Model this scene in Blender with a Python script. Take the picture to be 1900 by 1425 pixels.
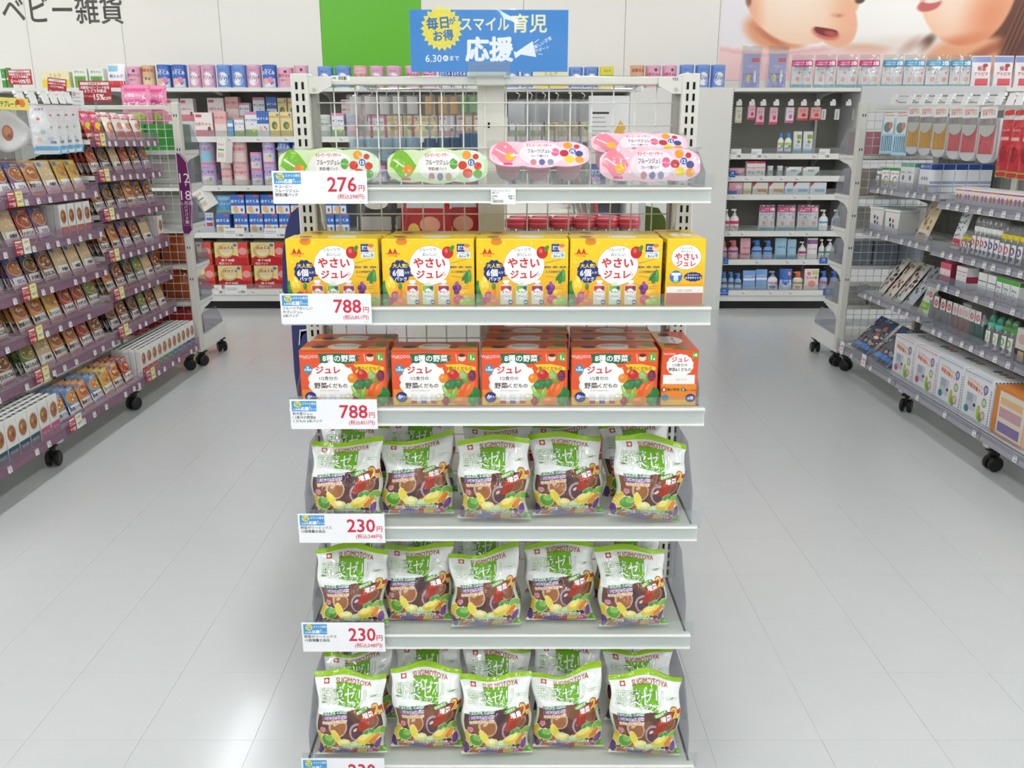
import bpy, bmesh, math, random
import numpy as np
from math import sin, cos, pi, radians
from mathutils import Vector, Matrix, Euler

random.seed(7)
SC = bpy.context.scene
COL = SC.collection
for o in list(bpy.data.objects):
    bpy.data.objects.remove(o)

# ---------------------------------------------------------------- camera
F_PX, CXP, CYP, CAM_H, HORIZON = 1590.0, 950.0, 712.5, 1.42, 265.0
PITCH = math.atan((CYP - HORIZON) / F_PX)
CP, SP = math.cos(PITCH), math.sin(PITCH)
cam_data = bpy.data.cameras.new('camera')
cam_data.sensor_width = 36.0
cam_data.lens = 36.0 * F_PX / 1900.0
cam_data.clip_start = 0.05
cam = bpy.data.objects.new('camera', cam_data)
cam.location = (0, 0, CAM_H)
cam.rotation_euler = (pi / 2 - PITCH, 0, 0)
COL.objects.link(cam)
SC.camera = cam

# ---------------------------------------------------------------- world and exposure
world = bpy.data.worlds.new('shop_world')
SC.world = world
world.use_nodes = True
world.node_tree.nodes['Background'].inputs[0].default_value = (0.9, 0.95, 1.0, 1)
world.node_tree.nodes['Background'].inputs[1].default_value = 0.3
SC.view_settings.view_transform = 'Standard'
SC.view_settings.look = 'None'
SC.view_settings.exposure = 0.0
SC.view_settings.gamma = 1.0
SC.view_settings.use_curve_mapping = False
LAMP_STRENGTH = 18.3          # emission of every ceiling lamp diffuser
CEIL_Z = 2.95
WALL_FILL_STRENGTH = 6.0           # emission of the fill strips added to brighten the back wall
LAMP_X = (-6.1, -4.1, -2.02, 0.1, 2.1, 4.4, 6.2)
LAMP_Y = (-3.9, -1.6, 0.7, 3.0, 5.33)
SC.cycles.use_denoising = True
SC.cycles.max_bounces = 7
SC.cycles.diffuse_bounces = 4
SC.cycles.glossy_bounces = 3
SC.cycles.transmission_bounces = 4
SC.cycles.transparent_max_bounces = 24
SC.cycles.caustics_reflective = False
SC.cycles.caustics_refractive = False
SC.cycles.sample_clamp_indirect = 6.0


# ---------------------------------------------------------------- photo pixel -> place
def ray(x, y):
    u = (x - CXP) / F_PX
    v = (CYP - y) / F_PX
    return u, CP + v * SP, -SP + v * CP


def on_y(x, y, Y):
    r = ray(x, y)
    t = Y / r[1]
    return Vector((r[0] * t, Y, CAM_H + r[2] * t))


def on_x(x, y, X):
    r = ray(x, y)
    t = X / r[0]
    return Vector((X, r[1] * t, CAM_H + r[2] * t))


# ---------------------------------------------------------------- colours and materials
def lin(c):
    if isinstance(c, str):
        c = c.lstrip('#')
        c = [int(c[i:i + 2], 16) / 255 for i in (0, 2, 4)]
    return tuple(x / 12.92 if x <= 0.04045 else ((x + 0.055) / 1.055) ** 2.4 for x in c[:3])


MATS = {}


def principled(name, col=None, rough=0.5, spec=0.5, metal=0.0, coat=0.0, bump=0.0, bscale=60.0, bdist=0.002, emit=0.0,
               trans=0.0, mottle=0.0):
    """Node material. col None -> colour attribute 'Col' (the printed or moulded colour of the thing)."""
    if name in MATS:
        return MATS[name]
    m = bpy.data.materials.new(name)
    m.use_nodes = True
    nt = m.node_tree
    b = nt.nodes['Principled BSDF']
    b.inputs['Roughness'].default_value = rough
    b.inputs['Metallic'].default_value = metal
    b.inputs['Specular IOR Level'].default_value = spec
    b.inputs['Coat Weight'].default_value = coat
    b.inputs['Coat Roughness'].default_value = 0.08
    if trans:
        b.inputs['Transmission Weight'].default_value = trans
    src = None
    if col is None:
        a = nt.nodes.new('ShaderNodeAttribute')
        a.attribute_name = 'Col'
        src = a.outputs['Color']
    elif mottle:
        a = nt.nodes.new('ShaderNodeRGB')
        a.outputs[0].default_value = (*lin(col), 1)
        src = a.outputs[0]
    else:
        b.inputs['Base Color'].default_value = (*lin(col), 1)
    if mottle and src is not None:
        n = nt.nodes.new('ShaderNodeTexNoise')
        n.inputs['Scale'].default_value = 9.0
        n.inputs['Detail'].default_value = 4.0
        tc = nt.nodes.new('ShaderNodeTexCoord')
        nt.links.new(tc.outputs['Object'], n.inputs['Vector'])
        mr = nt.nodes.new('ShaderNodeMapRange')
        mr.inputs[3].default_value = 1 - mottle
        mr.inputs[4].default_value = 1 + mottle
        nt.links.new(n.outputs['Fac'], mr.inputs[0])
        mx = nt.nodes.new('ShaderNodeVectorMath')
        mx.operation = 'SCALE'
        nt.links.new(src, mx.inputs[0])
        nt.links.new(mr.outputs[0], mx.inputs['Scale'])
        src = mx.outputs[0]
    if src is not None:
        nt.links.new(src, b.inputs['Base Color'])
    if emit:
        b.inputs['Emission Strength'].default_value = emit
        b.inputs['Emission Color'].default_value = (*lin(col), 1)
    if bump:
        n = nt.nodes.new('ShaderNodeTexNoise')
        n.inputs['Scale'].default_value = bscale
        n.inputs['Detail'].default_value = 2.0
        tc = nt.nodes.new('ShaderNodeTexCoord')
        oi = nt.nodes.new('ShaderNodeObjectInfo')
        ad = nt.nodes.new('ShaderNodeVectorMath')
        ad.operation = 'ADD'
        nt.links.new(tc.outputs['Object'], ad.inputs[0])
        nt.links.new(oi.outputs['Location'], ad.inputs[1])
        nt.links.new(ad.outputs[0], n.inputs['Vector'])
        bp = nt.nodes.new('ShaderNodeBump')
        bp.inputs['Strength'].default_value = bump
        bp.inputs['Distance'].default_value = bdist
        nt.links.new(n.outputs['Fac'], bp.inputs['Height'])
        nt.links.new(bp.outputs[0], b.inputs['Normal'])
    MATS[name] = m
    return m


def clear(name, tint='#f4f6f8', gloss=0.12, rough=0.05, bump=0.0, bscale=40.0, haze=0.0):
    """Thin clear plastic: mostly see-through, with a glossy and a slightly hazy share."""
    if name in MATS:
        return MATS[name]
    m = bpy.data.materials.new(name)
    m.use_nodes = True
    nt = m.node_tree
    nt.nodes.remove(nt.nodes['Principled BSDF'])
    out = nt.nodes['Material Output']
    tr = nt.nodes.new('ShaderNodeBsdfTransparent')
    tr.inputs[0].default_value = (*lin(tint), 1)
    gl = nt.nodes.new('ShaderNodeBsdfGlossy')
    gl.inputs['Roughness'].default_value = rough
    lw = nt.nodes.new('ShaderNodeLayerWeight')
    lw.inputs[0].default_value = 0.5
    pw = nt.nodes.new('ShaderNodeMath')
    pw.operation = 'POWER'
    pw.inputs[1].default_value = 5.0
    nt.links.new(lw.outputs['Facing'], pw.inputs[0])
    ma = nt.nodes.new('ShaderNodeMath')
    ma.operation = 'MULTIPLY_ADD'
    ma.inputs[1].default_value = 0.3
    ma.inputs[2].default_value = gloss
    nt.links.new(pw.outputs[0], ma.inputs[0])
    mx = nt.nodes.new('ShaderNodeMixShader')
    nt.links.new(ma.outputs[0], mx.inputs[0])
    base = tr.outputs[0]
    if haze:
        df = nt.nodes.new('ShaderNodeBsdfDiffuse')
        df.inputs[0].default_value = (*lin(tint), 1)
        hz = nt.nodes.new('ShaderNodeMixShader')
        hz.inputs[0].default_value = haze
        nt.links.new(tr.outputs[0], hz.inputs[1])
        nt.links.new(df.outputs[0], hz.inputs[2])
        base = hz.outputs[0]
    nt.links.new(base, mx.inputs[1])
    nt.links.new(gl.outputs[0], mx.inputs[2])
    if bump:
        n = nt.nodes.new('ShaderNodeTexNoise')
        n.inputs['Scale'].default_value = bscale
        tc = nt.nodes.new('ShaderNodeTexCoord')
        nt.links.new(tc.outputs['Object'], n.inputs['Vector'])
        bp = nt.nodes.new('ShaderNodeBump')
        bp.inputs['Strength'].default_value = bump
        bp.inputs['Distance'].default_value = 0.004
        nt.links.new(n.outputs['Fac'], bp.inputs['Height'])
        nt.links.new(bp.outputs[0], gl.inputs['Normal'])
    nt.links.new(mx.outputs[0], out.inputs['Surface'])
    MATS[name] = m
    return m


CARD = principled('printed_card', None, 0.42, 0.4, bump=0.05, bscale=500, bdist=0.0003)
COATED = principled('coated_carton', None, 0.28, 0.5, bump=0.08, bscale=18, bdist=0.002)
FILM = principled('crinkled_film', None, 0.09, 0.65, bump=0.8, bscale=24, bdist=0.011)
FOIL = principled('pouch_film', None, 0.24, 0.55, bump=0.5, bscale=40, bdist=0.003)
PLASTIC = principled('moulded_plastic', None, 0.32, 0.5, bump=0.03, bscale=200, bdist=0.0004)
TIN = principled('lacquered_tin', None, 0.3, 0.55, bump=0.02, bscale=80, bdist=0.0005)
STEEL = principled('enamelled_steel', '#d9d8cf', 0.38, 0.45, mottle=0.02, bump=0.03, bscale=300, bdist=0.0003)
STEELW = principled('enamelled_steel_white', '#e6e6e1', 0.36, 0.45, mottle=0.02, bump=0.03, bscale=300, bdist=0.0003)
DARK = principled('dark_slot', '#15140f', 0.7, 0.2, mottle=0.1)
CHROME = principled('chromed_wire', '#b9babb', 0.22, 0.5, metal=0.9, bump=0.02, bscale=200, bdist=0.0003)
WIREM = principled('enamelled_wire', '#deddd3', 0.35, 0.5, mottle=0.02)
WIRED = principled('grey_wire', '#9b9a92', 0.4, 0.5, mottle=0.03)
RUBBER = principled('caster_rubber', '#161616', 0.42, 0.4, bump=0.1, bscale=90, bdist=0.0008)
ALU = principled('rail_aluminium', '#e9e9e4', 0.25, 0.55,  bump=0.03, bscale=120, bdist=0.0004)
ACRYL = clear('clear_acrylic', '#f4f7f7', 0.04, 0.06, haze=0.05)
ACRYLG = clear('smoky_acrylic', '#e4e5ea', 0.05, 0.08, haze=0.10)
ACRYLP = clear('rosy_acrylic', '#ecdfe8', 0.05, 0.08, haze=0.10)
WRAP = clear('clear_wrap', '#f4f4f4', 0.10, 0.08, bump=0.8, bscale=35, haze=0.06)
BOTTLE = clear('bottle_plastic', '#eeeff0', 0.10, 0.08, haze=0.14)
GREYP = principled('back_panel_grey', '#8e8d86', 0.6, 0.3, mottle=0.04)


# ---------------------------------------------------------------- mesh building
_TXT = {}
_txt_curve = bpy.data.curves.new('txt', 'FONT')
_txt_obj = bpy.data.objects.new('txt', _txt_curve)


def glyphs(s, bold=0.0):
    k = (s, bold)
    if k in _TXT:
        return _TXT[k]
    c = _txt_curve
    c.body = s
    c.offset = bold
    c.resolution_u = 2
    c.size = 1.0
    me = bpy.data.meshes.new_from_object(_txt_obj)
    n = len(me.vertices)
    co = np.empty(n * 3)
    me.vertices.foreach_get('co', co)
    co = co.reshape(-1, 3)[:, :2].copy()
    fs = [tuple(p.vertices) for p in me.polygons]
    bpy.data.meshes.remove(me)
    # keep only faces that look to the viewer, wound counter-clockwise
    out = []
    for f in fs:
        a = 0.0
        for i in range(len(f)):
            x0, y0 = co[f[i]]
            x1, y1 = co[f[(i + 1) % len(f)]]
            a += x0 * y1 - x1 * y0
        out.append(f if a > 0 else f[::-1])
    if n:
        x0, x1 = co[:, 0].min(), co[:, 0].max()
    else:
        x0 = x1 = 0
    _TXT[k] = (co, out, x0, x1)
    return _TXT[k]


class MB:
    """Collects faces with a colour each; build() turns them into one mesh."""

    def __init__(self):
        self.v, self.f, self.c, self.m, self.sm = [], [], [], [], []

    def add(self, vs, fs, col, mi=0, smooth=False):
        b = len(self.v)
        self.v.extend([tuple(p) for p in vs])
        c = lin(col) if isinstance(col, str) else col
        for f in fs:
            self.f.append(tuple(i + b for i in f))
            self.c.append(c)
            self.m.append(mi)
            self.sm.append(smooth)

    def box(self, x0, x1, y0, y1, z0, z1, col='#ffffff', mi=0):
        vs = [(x, y, z) for x in (x0, x1) for y in (y0, y1) for z in (z0, z1)]
        self.add(vs, [(0, 1, 3, 2), (4, 6, 7, 5), (0, 4, 5, 1), (2, 3, 7, 6), (0, 2, 6, 4), (1, 5, 7, 3)], col, mi)

    def cbox(self, x0, x1, y0, y1, z0, z1, ch, col='#ffffff', mi=0):
        """box with chamfered edges"""
        ch = min(ch, (x1 - x0) / 2.1, (y1 - y0) / 2.1, (z1 - z0) / 2.1)
        lo, hi = (x0, y0, z0), (x1, y1, z1)
        vs, idx = [], {}
        for sx in (0, 1):
            for sy in (0, 1):
                for sz in (0, 1):
                    s = (sx, sy, sz)
                    for ax in range(3):
                        p = []
                        for k in range(3):
                            e = hi[k] if s[k] else lo[k]
                            if k != ax:
                                e += -ch if s[k] else ch
                            p.append(e)
                        idx[(s, ax)] = len(vs)
                        vs.append(p)
        fs = []
        cen = Vector(((x0 + x1) / 2, (y0 + y1) / 2, (z0 + z1) / 2))

        def put(ids):
            a = [Vector(vs[i]) for i in ids]
            n = (a[1] - a[0]).cross(a[2] - a[0])
            m = sum(a, Vector()) / len(a) - cen
            fs.append(tuple(ids) if n.dot(m) > 0 else tuple(ids[::-1]))
        for ax in range(3):
            o1, o2 = (ax + 1) % 3, (ax + 2) % 3
            for s in (0, 1):
                ids = []
                for a, b in ((0, 0), (1, 0), (1, 1), (0, 1)):
                    k = [0, 0, 0]
                    k[ax], k[o1], k[o2] = s, a, b
                    ids.append(idx[(tuple(k), ax)])
                put(ids)
            for a in (0, 1):
                for b in (0, 1):
                    k0, k1 = [0, 0, 0], [0, 0, 0]
                    k0[o1] = k1[o1] = a
                    k0[o2] = k1[o2] = b
                    k0[ax], k1[ax] = 0, 1
                    k0, k1 = tuple(k0), tuple(k1)
                    put([idx[(k0, o1)], idx[(k0, o2)], idx[(k1, o2)], idx[(k1, o1)]])
        for s in idx:
            if s[1] == 0:
                put([idx[(s[0], 0)], idx[(s[0], 1)], idx[(s[0], 2)]])
        self.add(vs, fs, col, mi)

    def lathe(self, prof, seg=20, col='#ffffff', cx=0, cy=0, sx=1.0, sy=1.0, cols=None, mi=0, smooth=True):
        """prof: list of (r, z); cols: colour per band"""
        n = len(prof)
        vs = []
        for r, z in prof:
            for k in range(seg):
                a = 2 * pi * k / seg
                vs.append((cx + r * sx * cos(a), cy + r * sy * sin(a), z))
        for i in range(n - 1):
            fs = []
            b = i * seg
            for k in range(seg):
                k2 = (k + 1) % seg
                fs.append((b + k, b + k2, b + seg + k2, b + seg + k))
            # shared vertices are duplicated per band so each band keeps its colour
            vv = vs[b:b + 2 * seg]
            self.add(vv, [tuple(j - b for j in f) for f in fs], cols[i] if cols else col, mi, smooth)
        if prof[0][0] > 1e-6:
            self.add(vs[:seg], [tuple(range(seg))[::-1]], cols[0] if cols else col, mi)
        if prof[-1][0] > 1e-6:
            self.add(vs[-seg:], [tuple(range(seg))], cols[-1] if cols else col, mi)

    def tube(self, path, r, seg=6, col='#ffffff', mi=0):
        pts = [Vector(p) for p in path]
        rings = []
        for i, p in enumerate(pts):
            d = (pts[min(i + 1, len(pts) - 1)] - pts[max(i - 1, 0)]).normalized()
            a = d.cross(Vector((0, 0, 1)))
            if a.length < 1e-3:
                a = d.cross(Vector((0, 1, 0)))
            a.normalize()
            b = d.cross(a)
            rings.append([p + (a * cos(2 * pi * k / seg) + b * sin(2 * pi * k / seg)) * r for k in range(seg)])
        vs = [q for rg in rings for q in rg]
        fs = []
        for i in range(len(pts) - 1):
            for k in range(seg):
                k2 = (k + 1) % seg
                fs.append((i * seg + k, (i + 1) * seg + k, (i + 1) * seg + k2, i * seg + k2))
        fs.append(tuple(range(seg)))
        fs.append(tuple(range((len(pts) - 1) * seg, len(pts) * seg))[::-1])
        self.add(vs, fs, col, mi, True)

    def grid(self, fn, nu, nv, col, mi=0, smooth=True, flip=False):
        """fn(u, v) with u, v in 0..1; col a colour or a function of the cell centre"""
        base = len(self.v)
        for j in range(nv + 1):
            for i in range(nu + 1):
                self.v.append(tuple(fn(i / nu, j / nv)))
        cc = None if callable(col) else (lin(col) if isinstance(col, str) else col)
        for j in range(nv):
            for i in range(nu):
                a = base + j * (nu + 1) + i
                f = (a, a + 1, a + nu + 2, a + nu + 1)
                self.f.append(f[::-1] if flip else f)
                self.c.append(cc if cc else lin(col((i + .5) / nu, (j + .5) / nv)))
                self.m.append(mi)
                self.sm.append(smooth)

    def prism(self, pts, axis, a0, a1, col='#ffffff', mi=0):
        """extrude a 2-D outline along an axis ('x','y','z')"""
        def P(p, a):
            return {'x': (a, p[0], p[1]), 'y': (p[0], a, p[1]), 'z': (p[0], p[1], a)}[axis]
        n = len(pts)
        vs = [P(p, a0) for p in pts] + [P(p, a1) for p in pts]
        fs = [(i, (i + 1) % n, n + (i + 1) % n, n + i) for i in range(n)]
        fs += [tuple(range(n))[::-1], tuple(range(n, 2 * n))]
        area = sum(pts[i][0] * pts[(i + 1) % n][1] - pts[(i + 1) % n][0] * pts[i][1] for i in range(n))
        sgn = area * (a1 - a0) * (-1 if axis == 'y' else 1)
        if sgn < 0:
            fs = [f[::-1] for f in fs]
        self.add(vs, fs, col, mi)

    def mesh(self, name, mats):
        me = bpy.data.meshes.new(name)
        me.from_pydata(self.v, [], self.f)
        mats = mats if isinstance(mats, (list, tuple)) else [mats]
        for m in mats:
            me.materials.append(m)
        nf = len(self.f)
        if len(mats) > 1:
            me.polygons.foreach_set('material_index', self.m)
        me.polygons.foreach_set('use_smooth', self.sm)
        at = me.color_attributes.new('Col', 'FLOAT_COLOR', 'CORNER')
        cnt = np.array([len(f) for f in self.f])
        c = np.ones((nf, 4), dtype=np.float32)
        c[:, :3] = np.array(self.c, dtype=np.float32).reshape(-1, 3)
        at.data.foreach_set('color', np.repeat(c, cnt, axis=0).ravel())
        me.update()
        return me


class Print:
    """Flat print on a surface: surf(u, v, h) -> point, h metres proud of it."""

    def __init__(self, mb, surf, step=0.00012, mi=0, h0=0.0002):
        if getattr(surf, 'is_flat', False) and step > 1.2e-5:
            step, h0 = 1.2e-5, min(h0, 1e-4)
        self.mb, self.s, self.h, self.step, self.mi = mb, surf, h0, step, mi

    def _put(self, pts, fs, col):
        self.h += self.step
        self.mb.add([self.s(p[0], p[1], self.h) for p in pts], fs, col, self.mi)

    def rect(self, u0, v0, u1, v1, col, n=1):
        pts, fs = [], []
        for j in range(n + 1):
            for i in range(n + 1):
                pts.append((u0 + (u1 - u0) * i / n, v0 + (v1 - v0) * j / n))
        for j in range(n):
            for i in range(n):
                a = j * (n + 1) + i
                fs.append((a, a + 1, a + n + 2, a + n + 1))
        self._put(pts, fs, col)

    def ell(self, cx, cy, rx, ry, col, seg=18, rings=1, rot=0.0):
        pts, fs = [(cx, cy)], []
        cr, sr = cos(rot), sin(rot)
        for j in range(1, rings + 1):
            for k in range(seg):
                a = 2 * pi * k / seg
                x, y = rx * j / rings * cos(a), ry * j / rings * sin(a)
                pts.append((cx + x * cr - y * sr, cy + x * sr + y * cr))
        for k in range(seg):
            fs.append((0, 1 + k, 1 + (k + 1) % seg))
        for j in range(rings - 1):
            a, b = 1 + j * seg, 1 + (j + 1) * seg
            for k in range(seg):
                k2 = (k + 1) % seg
                fs.append((a + k, b + k, b + k2, a + k2))
        self._put(pts, fs, col)

    def poly(self, pts, col):
        n = len(pts)
        ar = sum(pts[i][0] * pts[(i + 1) % n][1] - pts[(i + 1) % n][0] * pts[i][1] for i in range(n))
        p = list(pts) if ar > 0 else list(pts)[::-1]
        cx = sum(q[0] for q in p) / n
        cy = sum(q[1] for q in p) / n
        self._put([(cx, cy)] + p, [(0, 1 + i, 1 + (i + 1) % n) for i in range(n)], col)

    def line(self, a, b, w, col):
        dx, dy = b[0] - a[0], b[1] - a[1]
        L = math.hypot(dx, dy) or 1
        nx, ny = -dy / L * w / 2, dx / L * w / 2
        self.poly([(a[0] + nx, a[1] + ny), (b[0] + nx, b[1] + ny), (b[0] - nx, b[1] - ny), (a[0] - nx, a[1] - ny)], col)

    def cloud(self, cx, cy, rx, ry, col, bumps=10, amp=0.1):
        pts = []
        for k in range(72):
            a = 2 * pi * k / 72
            r = 1 - amp + amp * abs(sin(a * bumps / 2))
            pts.append((cx + rx * r * cos(a), cy + ry * r * sin(a)))
        self.poly(pts, col)

    def burst(self, cx, cy, r, r2, n, col):
        pts = []
        for k in range(2 * n):
            a = pi * k / n
            q = r if k % 2 else r2
            pts.append((cx + q * cos(a), cy + q * sin(a)))
        self.poly(pts, col)

    def text(self, s, u, v, size, col, bold=0.02, align='c', rot=0.0, sx=1.0, fit=None, outline=None, ow=0.04, skew=0.0):
        """bold: how far the strokes are thickened, in ems (the glyph is laid several times, shifted)"""
        if outline:
            self.text(s, u, v, size, outline, bold + ow, align, rot, sx, fit, skew=skew)
        co, fs, x0, x1 = glyphs(s)
        if not len(co):
            return
        w = (x1 - x0) * size * sx
        if fit and w > fit:
            sx *= fit / w
            w = fit
        off = {'c': -w / 2, 'l': 0, 'r': -w}[align] - x0 * size * sx
        cr, sr = cos(rot), sin(rot)
        X = co[:, 0] * size * sx + off + skew * co[:, 1] * size
        Y = (co[:, 1] - 0.36) * size
        if bold < 0.006:
            sh = [(0, 0)]
        elif bold < 0.028:
            sh = [(1, 0.6), (-1, -0.6), (0.6, -1), (-0.6, 1)]
        else:
            sh = [(cos(k * pi / 4), sin(k * pi / 4)) for k in range(8)]
            if bold > 0.05:
                sh += [(0.4, 0.4), (-0.4, -0.4), (0.4, -0.4), (-0.4, 0.4)]
        self.h += self.step
        c = lin(col) if isinstance(col, str) else col
        for i, (dx, dy) in enumerate(sh):
            A, B = X + dx * bold * size, Y + dy * bold * size
            h = self.h + i * 8e-7
            self.mb.add([self.s(u + a * cr - b * sr, v + a * sr + b * cr, h) for a, b in zip(A, B)], fs, c, self.mi)


def flat(ox, oy, oz, ud=(1, 0, 0), vd=(0, 0, 1)):
    U, V = Vector(ud).normalized(), Vector(vd).normalized()
    N = U.cross(V)
    O = Vector((ox, oy, oz))

    def s(u, v, h):
        return O + U * u + V * v + N * h
    s.is_flat = True
    return s


# ---------------------------------------------------------------- objects
def tag(o, label=None, cat=None, group=None, kind=None):
    if label:
        o['label'] = label
    if cat:
        o['category'] = cat
    if group:
        o['group'] = group
    if kind:
        o['kind'] = kind
    return o


def obj(name, me, parent=None, loc=None, rot=None, scale=None):
    o = bpy.data.objects.new(name, me)
    COL.objects.link(o)
    if parent is not None:
        o.parent = parent
    if loc is not None:
        o.location = loc
    if rot is not None:
        o.rotation_euler = rot
    if scale is not None:
        o.scale = (scale,) * 3 if isinstance(scale, (int, float)) else scale
    return o


def empty(name, loc=(0, 0, 0), rot=(0, 0, 0)):
    o = bpy.data.objects.new(name, None)
    o.empty_display_size = 0.05
    COL.objects.link(o)
    o.location = loc
    o.rotation_euler = rot
    return o


class Proto:
    """A thing's parts, built once: list of (name, mesh, index of the part it belongs to or None, label)."""

    def __init__(self, *parts):
        self.parts = [tuple(p) + (None,) * (4 - len(p)) for p in parts]

    def put(self, name, loc, rot=(0, 0, 0), label=None, cat=None, group=None, scale=None):
        if len(self.parts) == 1:
            r = obj(name, self.parts[0][1], None, loc, rot, scale)
        else:
            r = empty(name, loc, rot)
            if scale is not None:
                r.scale = (scale,) * 3 if isinstance(scale, (int, float)) else scale
            made = []
            for pn, me, pi_, lb in self.parts:
                c = obj(pn, me, r if pi_ is None else made[pi_])
                if lb:
                    c['label'] = lb
                made.append(c)
        return tag(r, label, cat, group)


def struct(name, me, parent=None, loc=None):
    o = obj(name, me, parent, loc)
    if parent is None:
        o['kind'] = 'structure'
    return o
# ================================================================ the shop itself
X0, X1, Y0, Y1 = -6.6, 6.6, -4.6, 8.0
TILE = 0.2805

# ---- floor: a dark bed with vinyl tiles laid on it
FLOORM = principled('floor_vinyl', '#c6c8c8', 0.22, 0.48, mottle=0.03, bump=0.03, bscale=6, bdist=0.003, coat=0.12)
BEDM = principled('floor_bed', '#b4b5b4', 0.7, 0.2, mottle=0.05)
mb = MB()
mb.box(X0, X1, Y0, Y1, -0.06, -0.0012)
floor = struct('floor', mb.mesh('floor_bed', BEDM))
tag(floor, 'glossy pale grey vinyl tile floor of the shop')


def tile_mb(mb, x, y, z=0.0):
    g, c = 0.00025, 0.0003
    a, b = TILE / 2 - g, TILE / 2 - g - c
    vs = [(x - a, y - a, z - 0.003), (x + a, y - a, z - 0.003), (x + a, y + a, z - 0.003), (x - a, y + a, z - 0.003),
          (x - a, y - a, z - c), (x + a, y - a, z - c), (x + a, y + a, z - c), (x - a, y + a, z - c),
          (x - b, y - b, z), (x + b, y - b, z), (x + b, y + b, z), (x - b, y + b, z)]
    fs = [(0, 1, 5, 4), (1, 2, 6, 5), (2, 3, 7, 6), (3, 0, 4, 7), (4, 5, 9, 8), (5, 6, 10, 9), (6, 7, 11, 10), (7, 4, 8, 11), (8, 9, 10, 11)]
    mb.add(vs, fs, '#ffffff')


tm = MB()
tile_mb(tm, 0, 0)
tile_mesh = tm.mesh('tile', FLOORM)
spots = []
ox, oy = 1.045 % TILE + TILE / 2, 2.36 % TILE + TILE / 2
for i in range(-24, 25):
    for j in range(-17, 29):
        x, y = ox + i * TILE, oy + j * TILE
        if X0 < x - TILE / 2 and x + TILE / 2 < X1 and Y0 < y - TILE / 2 and y + TILE / 2 < Y1:
            seen = 1.45 < y < 7.6 and abs(x) < 0.66 * y + 0.15 and abs(x) < 2.45 and not (abs(x + 0.04) < 0.42 and y > 1.75)
            spots.append((0 if seen else 1, y, x))
spots.sort()
rest = MB()
nt_ = 0
for k, (hid, y, x) in enumerate(spots):
    if not hid and nt_ < 300:
        obj('tile', tile_mesh, floor, (x, y, random.uniform(-0.00012, 0.00012)))
        nt_ += 1
    else:
        tile_mb(rest, x, y)
tag(obj('tiles_beyond', rest.mesh('tiles_beyond', FLOORM), floor), kind='stuff')

# ---- walls and ceiling
WALLM = principled('wall_panel_white', '#e9e8e4', 0.5, 0.35, mottle=0.012, bump=0.04, bscale=120, bdist=0.0006)
SEAMM = principled('wall_seam_grey', '#bdbcb8', 0.6, 0.3, mottle=0.03)
GREENM = principled('wall_panel_green', '#62b72d', 0.42, 0.4, mottle=0.015, bump=0.02, bscale=200, bdist=0.0004)
GREYL = principled('sign_letter_grey', '#5d5b58', 0.5, 0.3, mottle=0.02)
mb = MB()
mb.box(X0, X1, Y1, Y1 + 0.1, 0, CEIL_Z)
wall_back = tag(struct('wall_back', mb.mesh('wall_back', BEDM)), 'white panelled shop wall behind the wall shelving')
cuts = [X0, -4.2, -3.38, -2.53, -1.655, -0.785, 0.1, 0.98, 1.795, 4.6, X1]
for a, b in zip(cuts[:-1], cuts[1:]):
    mb = MB()
    mb.cbox(a + 0.0015, b - 0.0015, Y1 - 0.018, Y1 + 0.001, 0.02, CEIL_Z - 0.002, 0.0015)
    g = abs(a + 1.655) < 0.01
    o = obj('wall_panel', mb.mesh('wall_panel', GREENM if g else WALLM), wall_back)
    if g:
        o['label'] = 'bright green wall panel'
for nm, b in (('wall_left', (X0 - 0.1, X0, Y0, Y1)), ('wall_right', (X1, X1 + 0.1, Y0, Y1)), ('wall_front', (X0, X1, Y0 - 0.1, Y0))):
    mb = MB()
    mb.box(*b, 0, CEIL_Z)
    struct(nm, mb.mesh(nm, WALLM))
mb = MB()
mb.box(X0, X1, Y0, Y1, CEIL_Z, CEIL_Z + 0.08)
CEILM = principled('ceiling_board', '#dddcd8', 0.7, 0.2, mottle=0.02, bump=0.1, bscale=200, bdist=0.001)
struct('ceiling', mb.mesh('ceiling', CEILM))

# lettering on the wall
mb = MB()
pr = Print(mb, flat(0, Y1 - 0.019, 0), step=0.0)
a, b = on_y(8, 38, Y1 - 0.02), on_y(228, 38, Y1 - 0.02)
hgt = 0.232
pr.text('ベビー雑貨', (a.x + b.x) / 2, a.z + 0.082, hgt * 1.05, '#5d5b58', 0.012, fit=b.x - a.x + 0.01)
o = obj('wall_lettering', mb.mesh('wall_lettering', GREYL))
tag(o, 'big dark grey Japanese lettering on the white shop wall', 'lettering')

# ---- ceiling lamps
LAMPM = principled('lamp_diffuser', '#fbfdff', 0.5, 0.2, emit=LAMP_STRENGTH)
hb = MB()
hb.prism([(-0.16, 0.0), (-0.13, -0.045), (0.13, -0.045), (0.16, 0.0)], 'y', -0.62, 0.62)
house = hb.mesh('housing', STEELW)
db = MB()
db.cbox(-0.115, 0.115, -0.6, 0.6, -0.058, -0.0455, 0.004)
diff = db.mesh('diffuser', LAMPM)
lampP = Proto(('housing', house), ('diffuser', diff))
for lx in LAMP_X:
    for ly in LAMP_Y:
        if lx == 2.1 and ly > 4:
            continue                      # row added to brighten this aisle, cut short against a floor glint
        lampP.put('ceiling_lamp', (lx, ly, CEIL_Z), (0, 0, 0), 'long white ceiling lamp with glowing diffuser above the shop floor', 'lamp', 'ceiling lamps')

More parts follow.
